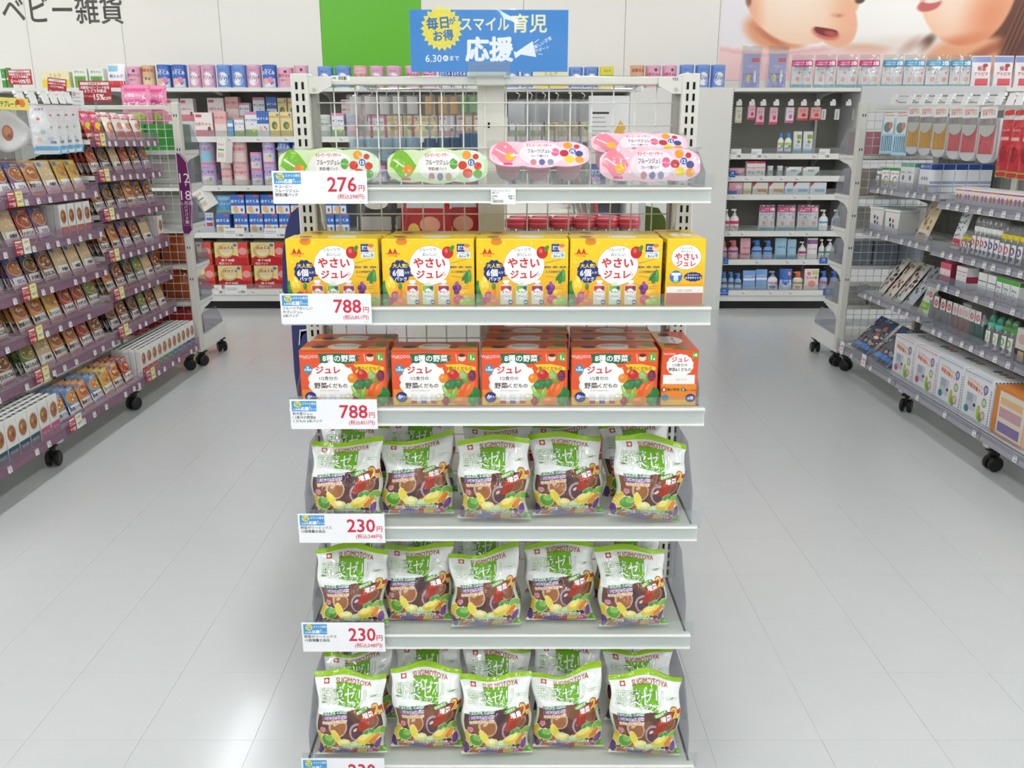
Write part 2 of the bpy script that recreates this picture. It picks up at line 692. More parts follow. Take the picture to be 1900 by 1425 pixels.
# ---- added fill: unseen shielded strips put in to brighten the back wall
WALLFILLM = principled('wall_fill_emitter', '#fffdf8', 0.5, 0.2, emit=WALL_FILL_STRENGTH)
hb = MB()
hb.prism([(0.0, 0.0), (0.16, 0.0), (0.16, -0.02), (0.03, -0.15), (0.0, -0.15)], 'x', -0.9, 0.9)
db = MB()
db.add([(-0.88, 0.150, -0.032), (0.88, 0.150, -0.032), (0.88, 0.040, -0.142), (-0.88, 0.040, -0.142)], [(0, 1, 2, 3)[::-1]], '#ffffff')
wallfillP = Proto(('housing', hb.mesh('housing', STEELW)), ('diffuser', db.mesh('diffuser', WALLFILLM)))
for k in range(7):
    wallfillP.put('added_wall_fill', (-5.7 + 1.9 * k, 6.95, CEIL_Z), (0, 0, 0), 'added shielded fill strip on the ceiling brightening the shop wall', 'lamp', 'added wall fill strips')

# ---- photographic poster on the wall (a baby's cheek and mouth, a smiling woman's chin and hair)
pa = on_y(1341, 0, Y1 - 0.02)
PX0, PX1, PZ0, PZ1 = pa.x, 5.2, 1.95, 2.93
PW, PH = PX1 - PX0, PZ1 - PZ0


def mixc(a, b, t):
    t = max(0.0, min(1.0, t))
    return tuple(a[i] + (b[i] - a[i]) * t for i in range(3))


def rgb(h):
    h = h.lstrip('#')
    return tuple(int(h[i:i + 2], 16) / 255 for i in (0, 2, 4))


NPU, NPV = 460, 150


def poster_colours():
    u, v = np.meshgrid((np.arange(NPU) + .5) / NPU, (np.arange(NPV) + .5) / NPV)
    x, z = PX0 + u * PW, PZ0 + v * PH
    zc = Y1 * CP - (z - CAM_H) * SP
    px = CXP + F_PX * x / zc                       # the photo's own pixels at this spot of the poster
    py = CYP - F_PX * (Y1 * SP + (z - CAM_H) * CP) / zc
    A = np.zeros(px.shape + (3,))
    A[:] = rgb('#f4f1ef')

    def ss(a, b, t):
        t = np.clip((t - a) / (b - a), 0, 1)
        return t * t * (3 - 2 * t)

    def e(cx, cy, rx, ry, soft=0.12, rot=0.0):
        dx, dy = px - cx, py - cy
        c_, s_ = cos(rot), sin(rot)
        d = np.hypot((dx * c_ + dy * s_) / rx, (-dx * s_ + dy * c_) / ry)
        return 1 - ss(1 - soft, 1 + soft, d)

    def mix(col, m):
        A[:] += (np.array(rgb(col)) - A) * m[..., None]
    mix('#ffffff', e(1640, -10, 160, 90, 0.6))
    mix('#e9e7ee', e(1350, 10, 55, 90, 0.5))
    mix('#f1e8e4', e(1690, 108, 150, 40, 0.3))
    mix('#e2b793', e(1605, 92, 46, 9, 0.7, .05))
    # baby: neck, then the face inside its own outline
    mix('#e3a27d', e(1437, 62, 58, 34, 0.25, 0.3))
    mix('#c97f5c', e(1428, 70, 34, 7, 0.8, 0.6))
    f = np.maximum(e(1488, -35, 112, 118, 0.03), e(1548, 38, 40, 52, 0.06, -.25))
    mix('#f8d6ba', f)
    mix('#fdeada', f * e(1472, -8, 62, 60, 0.9))
    mix('#f3b592', f * e(1578, 30, 30, 62, 0.9) * .8)
    mix('#eda988', f * e(1392, 20, 18, 70, 0.9) * .8)
    mix('#eeb293', f * e(1560, 78, 34, 16, 0.9) * .8)
    mix('#e2a68c', f * e(1553, 29, 11, 4, 0.8))
    mix('#cd7f6a', f * e(1556, 30, 3.5, 2, 0.7))
    mix('#d8776a', e(1530, 62, 25, 12, 0.3, 0.25) * ss(50, 54, py + .12 * (1530 - px)))
    mix('#7c2c29', e(1531, 58, 22, 9.5, 0.15, 0.22) * ss(52, 54, py + .18 * (1530 - px)))
    mix('#b9574e', e(1540, 63, 12, 5, 0.5, 0.2))
    mix('#4a352d', e(1594, 1, 9, 6, 0.4, -0.3))
    mix('#8a6650', e(1388, 2, 5, 10, 0.6))
    # pink shirt with a frilled collar
    sh = 82 + 12 * np.sin((px - 1330) * .017) + 2.0 * np.abs(np.sin((px - 1330) * .16)) + np.clip(px - 1480, 0, 200) * .10
    m = (1 - ss(1528, 1552, px)) * ss(-2, 2, py - sh)
    mix('#f4d2d3', m)
    mix('#e6b9bc', m * (1 - ss(1, 5, np.abs(py - sh - 7))) * .7)
    mix('#f3cfd0', e(1600, 116, 100, 24, 0.5))
    # woman: hair behind, face, mouth, strands
    mix('#6d4233', e(1890, 30, 76, 120, 0.2, 0.25))
    mix('#e8ac86', e(1800, 104, 92, 34, 0.25, -.1))
    mix('#6a4436', e(1712, 84, 26, 9, 0.6, -.75))
    mix('#f3e9e4', e(1668, 112, 52, 26, 0.4, -.5))
    w = e(1795, -42, 92, 130, 0.04, 0.18) * ss(1700, 1706, px)
    mix('#f6c3a1', w)
    mix('#fde3d0', w * e(1765, 2, 48, 60, 0.9))
    mix('#ea9e78', w * e(1838, 30, 36, 60, 0.9, 0.5))
    mix('#e08f68', w * e(1775, 80, 62, 12, 0.9, -0.2))
    mix('#b0694c', e(1835, 92, 60, 9, 0.8, -0.45))
    mix('#5a3025', e(1893, 55, 26, 80, 0.5, 0.4))
    for k in range(7):
        mix('#4b271e' if k % 2 else '#8a5a45', e(1872 + 6 * k, 55 - 4 * k, 2.5, 70, 0.6, 0.42) * .7)
    mix('#b9988a', e(1688, 84, 22, 8, 0.9, -0.6) * .6)
    mix('#c96460', e(1722, 10, 23, 11, 0.2, -0.3))
    mix('#f8f2ee', e(1729, 1, 17, 5, 0.3, -0.15))
    return A


pc_ = poster_colours()
mb = MB()
mb.grid(lambda u, v: (PX0 + u * PW, Y1 - 0.0215, PZ0 + v * PH), NPU, NPV, lambda u, v: tuple(pc_[int(v * NPV)][int(u * NPU)]), smooth=False)
mb.box(PX0, PX1, Y1 - 0.0212, Y1 - 0.0175, PZ0, PZ1, '#f0eeec')
POSTM = principled('poster_print', None, 0.35, 0.4, bump=0.02, bscale=60, bdist=0.0006)
tag(obj('wall_poster', mb.mesh('wall_poster', POSTM)), 'large photo poster of a baby and a smiling woman above the wall shelves', 'poster')
# ================================================================ racks
def caster_parts(parent, loc, name='caster', s=1.0):
    mb = MB()
    mb.box(-0.022 * s, 0.022 * s, -0.03 * s, 0.03 * s, 0.092, 0.1, '#222222')
    mb.prism([(-0.012 * s, 0.03), (0.014 * s, 0.03), (0.026 * s, 0.085), (-0.026 * s, 0.085)], 'x', -0.006 * s, 0.006 * s, '#222222')
    mb.lathe([(0.012 * s, 0.08), (0.012 * s, 0.094)], 10, '#333333')
    c = obj(name, mb.mesh(name, RUBBER), parent, loc, (0, 0, random.uniform(0, 6)))
    return c


_wheel = MB()
_wheel.lathe([(0.006, -0.011), (0.030, -0.011), (0.0355, -0.006), (0.0355, 0.006), (0.030, 0.011), (0.006, 0.011)], 18, '#111111')
wheel_me = _wheel.mesh('wheel', RUBBER)


def caster(parent, loc):
    c = caster_parts(parent, loc)
    for sx in (-1, 1):
        obj('wheel', wheel_me, c, (sx * 0.0185, 0, 0.0365), (0, pi / 2, 0))
    return c


def upright(mb, x0, x1, y0, y1, z0, z1, face='y'):
    mb.cbox(x0, x1, y0, y1, z0, z1, 0.002)


def slot_mesh(x0, x1, y, z0, z1, pitch=0.025):
    """two columns of dark punched slots on the front of an upright"""
    mb = MB()
    w = x1 - x0
    n = int((z1 - z0) / pitch)
    for k in range(n):
        z = z1 - 0.012 - k * pitch
        for fx in (0.27, 0.62):
            mb.box(x0 + fx * w, x0 + (fx + 0.13) * w, y - 0.0006, y + 0.002, z - 0.016, z, '#15140f')
    return mb.mesh('slots', DARK)


# ---------------------------------------------------------------- promotional end display facing the camera
CXR = -0.032                      # centre line of the display
GY = 2.085                        # plane of its grid
XL, XR = -0.4825, 0.4185          # outer edges of its shelves
end_display = empty('end_display_rack', (CXR, GY, 0))
tag(end_display, 'white steel end display rack with wire grid back and six clear-fronted shelves', 'display rack')


def ed(name, mb, mat, parent=None, label=None):
    o = obj(name, mb.mesh(name, mat), parent or end_display)
    if parent is None:
        o.location = (-CXR, -GY, 0)
    if label:
        o['label'] = label
    return o


for sx in (0, 1):
    x0 = on_y(541, 145, GY).x + 0.002 if sx == 0 else on_y(1262, 145, GY).x
    mb = MB()
    mb.cbox(x0, x0 + 0.041, GY - 0.025, GY + 0.03, 0.02, 1.572, 0.0025)
    u = ed('upright', mb, STEEL)
    obj('slots', slot_mesh(x0, x0 + 0.041, GY - 0.0252, 0.05, 1.565), u)
    mb = MB()
    xi = x0 + 0.041 if sx == 0 else x0 - 0.012
    mb.box(xi, xi + 0.012, GY - 0.008, GY + 0.03, 0.02, 1.535)
    ed('inner_rail', mb, WIRED)
    xa = x0 + 0.041 if sx == 0 else x0
    dx = 1 if sx == 0 else -1
    mb = MB()
    mb.prism([(xa, 1.563), (xa + dx * 0.052, 1.563), (xa + dx * 0.052, 1.545), (xa + dx * 0.02, 1.528), (xa, 1.528)], 'y', GY - 0.022, GY - 0.018)
    b = ed('corner_bracket', mb, STEEL)
    # bolt
    mb = MB()
    mb.prism([(xa + dx * 0.012 + 0.004 * cos(2 * pi * k / 10), 1.537 + 0.004 * sin(2 * pi * k / 10)) for k in range(10)], 'y', GY - 0.0235, GY - 0.02)
    obj('bolt', mb.mesh('bolt', CHROME), b)
xa, xb = on_y(575, 145, GY).x, on_y(1262, 145, GY).x
mb = MB()
mb.cbox(xa, xb, GY - 0.016, GY + 0.02, 1.5475, 1.5655, 0.002)
top_bar = ed('top_bar', mb, STEEL)
pr_mb = MB()
pr = Print(pr_mb, flat(0, GY - 0.0165, 0))
c0 = on_y(634, 146, GY)
pr.rect(c0.x - 0.022, c0.z - 0.0065, c0.x + 0.022, c0.z + 0.0055, '#efefea')
pr.text('190', c0.x - 0.014, c0.z, 0.007, '#222222', 0.02)
random.seed(3)
for k in range(16):
    pr.rect(c0.x - 0.005 + k * 0.0013, c0.z - 0.004, c0.x - 0.005 + k * 0.0013 + random.choice((0.0005, 0.0009)), c0.z + 0.004, '#222222')
o = obj('barcode_label', pr_mb.mesh('barcode_label', CARD), top_bar)
pr_mb = MB()
pr = Print(pr_mb, flat(0, GY - 0.0225, 0))
c0 = on_y(1250, 148, GY)
pr.text('F33', c0.x, c0.z, 0.0085, '#222222', 0.01)
obj('bay_number', pr_mb.mesh('bay_number', CARD), end_display).location = (-CXR, -GY, 0)
pcx0, pcx1 = on_y(885, 200, GY + 0.02).x, on_y(937, 200, GY + 0.02).x
mb = MB()
mb.cbox(pcx0, pcx1, GY - 0.02, GY + 0.024, 1.546, 1.569, 0.002)
ed('joint_plate', mb, STEEL)
mb = MB()
mb.cbox(pcx0 + 0.001, pcx1 - 0.001, GY + 0.012, GY + 0.06, 0.02, 1.55, 0.002)
cp = ed('centre_post', mb, STEEL)
mb = MB()
c0 = on_y(907, 232, GY + 0.012)
for dz in (-0.0035, 0.003):
    mb.box(c0.x - 0.0025, c0.x + 0.0025, GY + 0.0112, GY + 0.013, c0.z + dz - 0.003, c0.z + dz + 0.0028, '#15140f')
obj('slots', mb.mesh('slots', DARK), cp)
# grid wires, each its own piece
gx0, gx1 = xa + 0.012, xb - 0.012
vw = MB()
vw.tube([(0, 0, 0.03), (0, 0, 1.548)], 0.0017, 6)
vwm = vw.mesh('wire', WIREM)
hw = MB()
hw.tube([(gx0, 0, 0), (gx1, 0, 0)], 0.0017, 6)
hwm = hw.mesh('wire', WIREM)
wx0 = on_y(619, 170, GY).x
k = -1
while wx0 + k * 0.0497 < gx1:
    if wx0 + k * 0.0497 > gx0:
        obj('wire', vwm, end_display, (wx0 + k * 0.0497 - CXR, 0, 0))
    k += 1
wz0 = on_y(700, 191, GY).z
k = 0
while wz0 - k * 0.0505 > 0.05:
    obj('wire', hwm, end_display, (-CXR, -0.0034, wz0 - k * 0.0505))
    k += 1

# shelves: name, z of tray, front y, half-guard height, x0, x1
SHELF_Z = [1.326, 1.084, 0.862, 0.582, 0.306, 0.036]
SHELF_Y = [1.84, 1.775, 1.775, 1.775, 1.775, 1.662]
GUARD_Z = [1.360, 1.116, 0.891, 0.627, 0.346, 0.074]
RAIL_Z = [1.298, 1.050, 0.826, 0.551, 0.273, 0.004]
ordn = ['top', 'second', 'third', 'fourth', 'fifth', 'lowest']
for k in range(6):
    z, fy = SHELF_Z[k], SHELF_Y[k]
    mb = MB()
    mb.box(XL + 0.006, XR - 0.006, fy + 0.012, GY - 0.03, z - 0.004, z)
    mb.box(XL + 0.006, XL + 0.012, fy + 0.02, GY - 0.03, z - 0.03, z)
    mb.box(XR - 0.012, XR - 0.006, fy + 0.02, GY - 0.03, z - 0.03, z)
    sh = ed('shelf', mb, STEEL)
    # price rail: channel with lips
    zt, zb = z + 0.004, RAIL_Z[k]
    h = zt - zb
    mb = MB()
    mb.prism([(fy + 0.014, zt), (fy, zt), (fy - 0.003, zt - 0.1 * h), (fy, zt - 0.2 * h), (fy + 0.004, zt - 0.25 * h), (fy + 0.004, zb + 0.18 * h), (fy - 0.001, zb + 0.12 * h), (fy - 0.002, zb), (fy + 0.014, zb)], 'x', XL, XR)
    r = obj('price_rail', mb.mesh('price_rail', ALU), sh)
    mb = MB()
    mb.box(XL + 0.002, XR - 0.002, fy - 0.0015, fy, zb + 0.14 * h, zt - 0.2 * h)
    obj('rail_cover', mb.mesh('rail_cover', ACRYL), sh)
    mb = MB()
    g = GUARD_Z[k]
    mb.prism([(fy + 0.002, z), (fy + 0.004, z), (fy + 0.001, g), (fy - 0.001, g)], 'x', XL + 0.001, XR + 0.006)
    obj('front_guard', mb.mesh('front_guard', ACRYL), sh)
    # curved side brackets
    for bx in (XL + 0.035, XR - 0.04):
        mb = MB()
        D = GY - 0.02 - fy
        pts = [(GY - 0.02, z - 0.006), (fy + 0.03, z - 0.006), (fy + 0.03, z - 0.016)]
        for q in range(7):
            a = q / 6 * pi / 2
            pts.append((fy + D * 0.62 + (D * 0.28) * sin(a), z - 0.085 + 0.06 * cos(a)))
        pts.append((GY - 0.02, z - 0.105))
        mb.prism(pts, 'x', bx, bx + 0.004)
        obj('bracket', mb.mesh('bracket', STEEL), sh)
    # clear side guards
    for sx in (0, 1):
        if k == 1 or (k == 0 and sx == 0):
            continue
        x = XL + 0.014 if sx == 0 else XR - 0.012
        hh = [0.075, 0, 0.10, 0.17, 0.17, 0.17][k]
        mb = MB()
        mb.prism([(fy + 0.02, z + 0.001), (GY - 0.05, z + 0.001), (GY - 0.05, z + hh), (fy + 0.10, z + hh), (fy + 0.02, z + hh * 0.45)], 'x', x, x + 0.002)
        obj('side_guard', mb.mesh('side_guard', ACRYLG), sh)

# ---------------------------------------------------------------- gondola behind the end display (seen through its grid)
mid = empty('gondola_rack', (CXR, 3.8, 0))
tag(mid, 'white double-sided gondola rack standing behind the end display, its spine end-on', 'display rack')
sx_c = (pcx0 + pcx1) / 2


def at_mid(name, mb, mat, parent=None):
    o = obj(name, mb.mesh(name, mat), parent or mid)
    if parent is None:
        o.location = (-CXR, -3.8, 0)
    return o


mb = MB()
mb.box(sx_c - 0.012, sx_c + 0.012, GY + 0.07, 5.4, 0.12, 1.5)
at_mid('spine_panel', mb, STEEL)
for yy in (3.0, 3.9, 4.8, 5.4):
    mb = MB()
    mb.cbox(sx_c - 0.025, sx_c + 0.025, yy - 0.02, yy + 0.02, 0.1, 1.52, 0.002)
    at_mid('upright', mb, STEEL)
for sx in (-1, 1):
    for z in (0.14, 0.55, 1.145):
        mb = MB()
        a, b = sorted((sx_c + sx * 0.02, sx_c + sx * 0.40))
        mb.box(a, b, GY + 0.10, 5.4, z - 0.025, z)
        s_ = at_mid('shelf', mb, STEEL)
    for yy in (2.3, 3.9, 5.2):
        caster(mid, (sx * 0.36, yy - 3.8, 0))


# ---------------------------------------------------------------- the two side gondolas
def wire_panel(name, x0, x1, y, z0, z1, mat, parent, off, pitch=0.05, r=0.0017):
    mb = MB()
    n = int(round((x1 - x0) / pitch))
    for i in range(n + 1):
        x = x0 + (x1 - x0) * i / n
        mb.tube([(x, y, z0), (x, y, z1)], r, 4)
    n = int(round((z1 - z0) / pitch))
    for i in range(n + 1):
        z = z0 + (z1 - z0) * i / n
        mb.tube([(x0, y - 0.003, z), (x1, y - 0.003, z)], r, 4)
    o = obj(name, mb.mesh(name, mat), parent, off)
    o['kind'] = 'stuff'
    return o


def gondola(sgn, xf, xbase, xsp, bays, levels, base_z, guard, railcol, label):
    """sgn +1: shelves face +x. bays: list of (y_near, y_far); levels: list of z lists per bay (rail lower edges)."""
    ymid = (bays[0][0] + bays[-1][1]) / 2
    root = empty('gondola_rack', (xsp, ymid, 0))
    tag(root, label, 'display rack')
    off = (-xsp, -ymid, 0)

    def at(name, mb, mat, parent=None):
        return obj(name, mb.mesh(name, mat), parent or root, None if parent else off)
    ys = sorted({b for by in bays for b in by})
    for y in ys:
        mb = MB()
        mb.cbox(xsp - 0.025, xsp + 0.025, y - 0.02, y + 0.02, 0.1, 1.62, 0.002)
        at('upright', mb, STEEL)
        mb = MB()
        a, b = sorted((xsp - sgn * 0.02, xbase - sgn * 0.03))
        mb.cbox(a, b, y - 0.022, y + 0.022, 0.1, 0.16, 0.003)
        at('base_foot', mb, STEELW)
        caster(root, (xbase - sgn * 0.06 - xsp, y - ymid - 0.03, 0))
        caster(root, (xsp - sgn * 0.1 - xsp, y - ymid - 0.03, 0))
    mb = MB()
    mb.box(xsp - 0.012, xsp + 0.012, bays[0][0], bays[-1][1], 1.585, 1.62)
    at('top_rail', mb, STEEL)
    wire = MB()
    y0, y1 = bays[0][0], bays[-1][1]
    n = int((y1 - y0) / 0.075)
    for i in range(n + 1):
        y = y0 + (y1 - y0) * i / n
        wire.tube([(xsp + sgn * 0.014, y, 0.2), (xsp + sgn * 0.014, y, 1.59)], 0.0016, 4)
    for i in range(19):
        z = 0.2 + 0.075 * i
        wire.tube([(xsp + sgn * 0.017, y0, z), (xsp + sgn * 0.017, y1, z)], 0.0016, 4)
    o = at('back_grid', wire, WIRED)
    o['kind'] = 'stuff'
    mb = MB()
    mb.box(xsp - 0.006, xsp + 0.006, y0, y1, 0.2, 1.585)
    at('back_panel', mb, GREYP)
    for (ya, yb), zs in zip(bays, levels):
        for z, isb in [(base_z, True)] + [(z, False) for z in zs]:
            x = xbase if isb else xf
            deck = z + 0.034
            mb = MB()
            a, b = sorted((xsp + sgn * 0.02, x - sgn * 0.012))
            mb.box(a, b, ya + 0.004, yb - 0.004, deck - 0.022, deck)
            if isb:
                mb.box(*sorted((x - sgn * 0.02, x - sgn * 0.03)), ya + 0.004, yb - 0.004, z - 0.01, deck)
            sh = at('shelf', mb, STEELW)
            # rail leans outward at the foot, coloured insert behind a clear cover
            P = [(x - sgn * 0.012, deck + 0.002), (x - sgn * 0.008, deck + 0.002), (x + sgn * 0.004, z), (x - sgn * 0.012, z)]
            mb = MB()
            mb.prism(P, 'y', ya + 0.003, yb - 0.003, railcol)
            obj('price_rail', mb.mesh('price_rail', PLASTIC), sh, off and None)
            mb = MB()
            mb.prism([(x - sgn * 0.004, z + 0.004), (x - sgn * 0.002 + sgn * 0.008, z + 0.004), (x + sgn * 0.004, deck + 0.045), (x + sgn * 0.0025, deck + 0.045)], 'y', ya + 0.003, yb - 0.003)
            obj('front_guard', mb.mesh('front_guard', guard), sh)
            if not isb:
                for yy in (ya + 0.01, yb - 0.014):
                    mb = MB()
                    xi = x - sgn * 0.05
                    mb.prism([(xsp + sgn * 0.02, deck - 0.024), (xi, deck - 0.024), (xi, deck - 0.034), (xsp + sgn * 0.16, deck - 0.06), (xsp + sgn * 0.02, deck - 0.11)], 'y', yy, yy + 0.004)
                    obj('bracket', mb.mesh('bracket', STEELW), sh)
    return root


# level = lower edge of each price rail above the floor
LB = [(2.84, 3.70), (3.70, 4.56), (4.56, 5.42)]
LXF, LXB, LXS = -2.15, -2.03, -2.55
L_LEV = [[0.365, 0.555, 0.745, 0.945, 1.145],
         [0.365, 0.555, 0.745, 0.945, 1.150],
         [0.385, 0.592, 0.800, 1.018, 1.220, 1.400]]
BASE_Z = 0.135
left_rack = gondola(1, LXF, LXB, LXS, LB, L_LEV, BASE_Z, ACRYLP, '#8d5f7d', 'long white gondola rack of baby food pouches with mauve price rails')
RB = [(2.76, 3.64), (3.64, 4.52), (4.52, 5.40)]
RXF, RXB, RXS = 2.2, 2.1, 2.6
R_LEV = [[0.455, 0.69, 0.855, 1.095],
         [0.455, 0.69, 0.855, 1.095],
         [0.485, 0.868, 1.128]]
right_rack = gondola(-1, RXF, RXB, RXS, RB, R_LEV, BASE_Z, ACRYLG, '#c9c4c8', 'long white gondola rack of feeding bottles and tableware with grey price rails')


def deck(side, bay, lev):
    """top of a shelf; lev -1 is the base"""
    z = BASE_Z if lev < 0 else (L_LEV if side == 'L' else R_LEV)[bay][lev]
    return z + 0.034


# ---------------------------------------------------------------- end displays at the far ends of the side gondolas (seen from behind)
def far_end(sgn, y, xo, xi, shelves, base, label):
    """xo: aisle-side upright, xi: other upright; the shelves reach away from the camera"""
    a, b = min(xo, xi), max(xo, xi)
    root = empty('end_display_rack', ((a + b) / 2, y, 0))
    tag(root, label, 'display rack')
    off = (-(a + b) / 2, -y, 0)

    def at(name, mb, mat, parent=None):
        return obj(name, mb.mesh(name, mat), parent or root, None if parent else off)
    for x in (a, b):
        mb = MB()
        mb.cbox(x - 0.021, x + 0.021, y - 0.025, y + 0.03, 0.11, 1.655, 0.0025)
        u = at('upright', mb, STEEL)
        obj('slots', slot_mesh(x - 0.021, x + 0.021, y - 0.0252, 0.3, 1.6, 0.2), u)
        mb = MB()
        dx = 1 if x == a else -1
        mb.prism([(x + dx * 0.02, 1.64), (x + dx * 0.075, 1.64), (x + dx * 0.075, 1.62), (x + dx * 0.045, 1.6), (x + dx * 0.02, 1.6)], 'y', y - 0.02, y - 0.015)
        at('corner_bracket', mb, STEEL)
        mb = MB()
        mb.prism([(y - 0.02, 0.1), (y + 0.48, 0.1), (y + 0.48, 0.2), (y + 0.03, 0.2), (y - 0.02, 0.3)], 'x', x - 0.018, x + 0.018)
        at('base_foot', mb, STEELW)
        caster(root, (x - (a + b) / 2, 0.02, 0))
        caster(root, (x - (a + b) / 2, 0.42, 0))
    mb = MB()
    mb.cbox(a + 0.02, b - 0.02, y - 0.014, y + 0.016, 1.615, 1.64, 0.002)
    at('top_bar', mb, STEEL)
    wire_panel('wire_grid', a + 0.03, b - 0.03, y, 0.2, 1.6, WIREM, root, off)
    for z in shelves + [base]:
        dep = 0.47 if z == base else 0.32
        mb = MB()
        mb.box(a, b, y + 0.03, y + dep, z - 0.022, z)
        sh = at('shelf', mb, STEELW)
        mb = MB()
        mb.box(a, b, y + dep, y + dep + 0.012, z - 0.034, z + 0.004)
        obj('price_rail', mb.mesh('price_rail', ALU), sh)
        mb = MB()
        mb.box(a, b, y + dep + 0.002, y + dep + 0.005, z, z + 0.05)
        obj('front_guard', mb.mesh('front_guard', ACRYLG), sh)
        for x in (a, b):
            mb = MB()
            mb.prism([(y + 0.03, z + 0.002), (y + dep, z + 0.002), (y + dep, z + 0.06), (y + dep - 0.1, z + 0.16), (y + 0.03, z + 0.16)], 'x', x - 0.001, x + 0.001)
            obj('side_guard', mb.mesh('side_guard', ACRYLG), sh)
            if z != base:
                mb = MB()
                pts = [(y + 0.03, z - 0.024), (y + dep - 0.03, z - 0.024), (y + dep - 0.04, z - 0.036)]
                for q in range(6):
                    t = q / 5
                    pts.append((y + 0.2 - 0.14 * sin(t * pi / 2), z - 0.05 - 0.075 * (1 - cos(t * pi / 2))))
                pts.append((y + 0.03, z - 0.14))
                mb.prism(pts, 'x', x - 0.004, x + 0.004)
                obj('bracket', mb.mesh('bracket', STEELW), sh)
    return root


LE_Z = [0.42, 0.66, 0.92, 1.17, 1.375]
RE_Z = [0.40, 0.66, 0.89, 1.10, 1.345]
left_end = far_end(1, 5.485, -2.05, -2.95, LE_Z, 0.175, 'white end display rack at the far end of the baby food gondola')
right_end = far_end(-1, 5.465, 2.135, 3.03, RE_Z, 0.175, 'white end display rack at the far end of the feeding bottle gondola')

# ---------------------------------------------------------------- wall shelving
BY = 7.5                                   # front edge of the wall shelves
bz_l = [0.175, 0.665, 1.065, 1.47, 1.858]  # decks, milk section
bz_r = [0.165, 0.43, 0.678, 0.99, 1.145, 1.33, 1.858]


def wall_unit(x0, x1, decks, posts, name_label, back=GREYP):
    root = empty('wall_shelf_unit', ((x0 + x1) / 2, BY, 0))
    tag(root, name_label, 'shelf unit')
    off = (-(x0 + x1) / 2, -BY, 0)

    def at(name, mb, mat):
        return obj(name, mb.mesh(name, mat), root, off)
    mb = MB()
    mb.box(x0, x1, Y1 - 0.055, Y1 - 0.025, 0.08, decks[-1] - 0.02)
    at('back_panel', mb, back)
    mb = MB()
    mb.box(x0, x1, BY + 0.04, Y1 - 0.03, 0.0, 0.075, '#1c1b19')
    at('kick_plate', mb, RUBBER)
    for p in posts:
        mb = MB()
        mb.cbox(p - 0.012, p + 0.012, Y1 - 0.085, Y1 - 0.056, 0.08, decks[-1] - 0.02, 0.002)
        at('upright', mb, STEEL)
    for k, z in enumerate(decks):
        fr = BY if k in (0, len(decks) - 1) else BY + 0.05
        mb = MB()
        mb.box(x0, x1, fr + 0.01, Y1 - 0.056 if k < len(decks) - 1 else Y1 - 0.022, z - 0.02, z)
        if k == 0:
            mb.box(x0, x1, fr + 0.01, fr + 0.03, 0.07, z)
        s = at('shelf', mb, STEELW)
        mb = MB()
        mb.box(x0, x1, fr, fr + 0.012, z - (0.028 if k == len(decks) - 1 else 0.045), z + 0.002)
        obj('price_rail', mb.mesh('price_rail', STEELW if k == len(decks) - 1 else ALU), s)
        if k < len(decks) - 1:
            mb = MB()
            mb.box(x0, x1, fr + 0.002, fr + 0.005, z, z + 0.05)
            obj('front_guard', mb.mesh('front_guard', ACRYL), s)
        for p in posts:
            mb = MB()
            pts = [(Y1 - 0.086, z - 0.022), (fr + 0.05, z - 0.022), (fr + 0.05, z - 0.032)]
            for q in range(6):
                t = q / 5 * pi / 2
                pts.append((Y1 - 0.26 + 0.16 * sin(t), z - 0.05 - 0.09 * (1 - cos(t))))
            pts.append((Y1 - 0.086, z - 0.16))
            if k:
                mb.prism(pts, 'x', p - 0.003, p + 0.003)
                obj('bracket', mb.mesh('bracket', STEELW), s)
    return root


UL = wall_unit(-5.2, 0.98, bz_l, [-4.9, -4.25, -3.39, -2.49, -1.59, -0.69, 0.21], 'long wall shelf unit stocked with formula cans and cartons')
cx0, cx1 = on_y(1165, 300, BY).x, on_y(1352, 300, BY).x
xr1 = on_y(1600, 170, BY - 0.02).x
xr2 = on_y(1868, 170, BY - 0.02).x
UR = wall_unit(cx1 + 0.004, xr1 - 0.004, bz_r, [on_y(1512, 250, Y1 - 0.08).x], 'wall shelf unit stocked with skin care and laundry refills')
UQ = wall_unit(xr2 + 0.004, 5.2, bz_r, [4.6], 'wall shelf unit beyond the pale grey board, behind the feeding bottle rack')
mb = MB()
mb.cbox(cx0, cx1, BY - 0.01, Y1 - 0.03, 0.0, 1.858, 0.004)
pn = tag(struct('wall_boxed_column', mb.mesh('wall_boxed_column', WALLM)), 'plain white boxed column between the wall shelf units')
mb = MB()
mb.box(cx0 + 0.002, cx1 - 0.002, BY - 0.014, BY - 0.009, 0.0, 0.13)
obj('baseboard', mb.mesh('baseboard', STEELW), pn)
mb = MB()
mb.cbox(xr1, xr2, BY - 0.005, Y1 - 0.03, 0.0, 1.872, 0.004)
GB = principled('grey_board', '#d0d1d3', 0.5, 0.3, mottle=0.01)
tag(struct('wall_grey_board', mb.mesh('wall_grey_board', GB)), 'pale grey boxed column behind the hanging brushes')
# toothed white edge strip of the refill section
mb = MB()
for k in range(76):
    z = 0.1 + k * 0.023
    mb.box(cx1 + 0.001, cx1 + 0.006, BY - 0.004, BY + 0.03, z, z + 0.013, '#e8e8e4')
mb.box(cx1, cx1 + 0.003, BY - 0.003, BY + 0.03, 0.1, 1.85, '#55554f')
o = obj('slotted_strip', mb.mesh('slotted_strip', PLASTIC), UR)
o.matrix_parent_inverse = Matrix.Translation((-UR.location.x, -UR.location.y, 0))
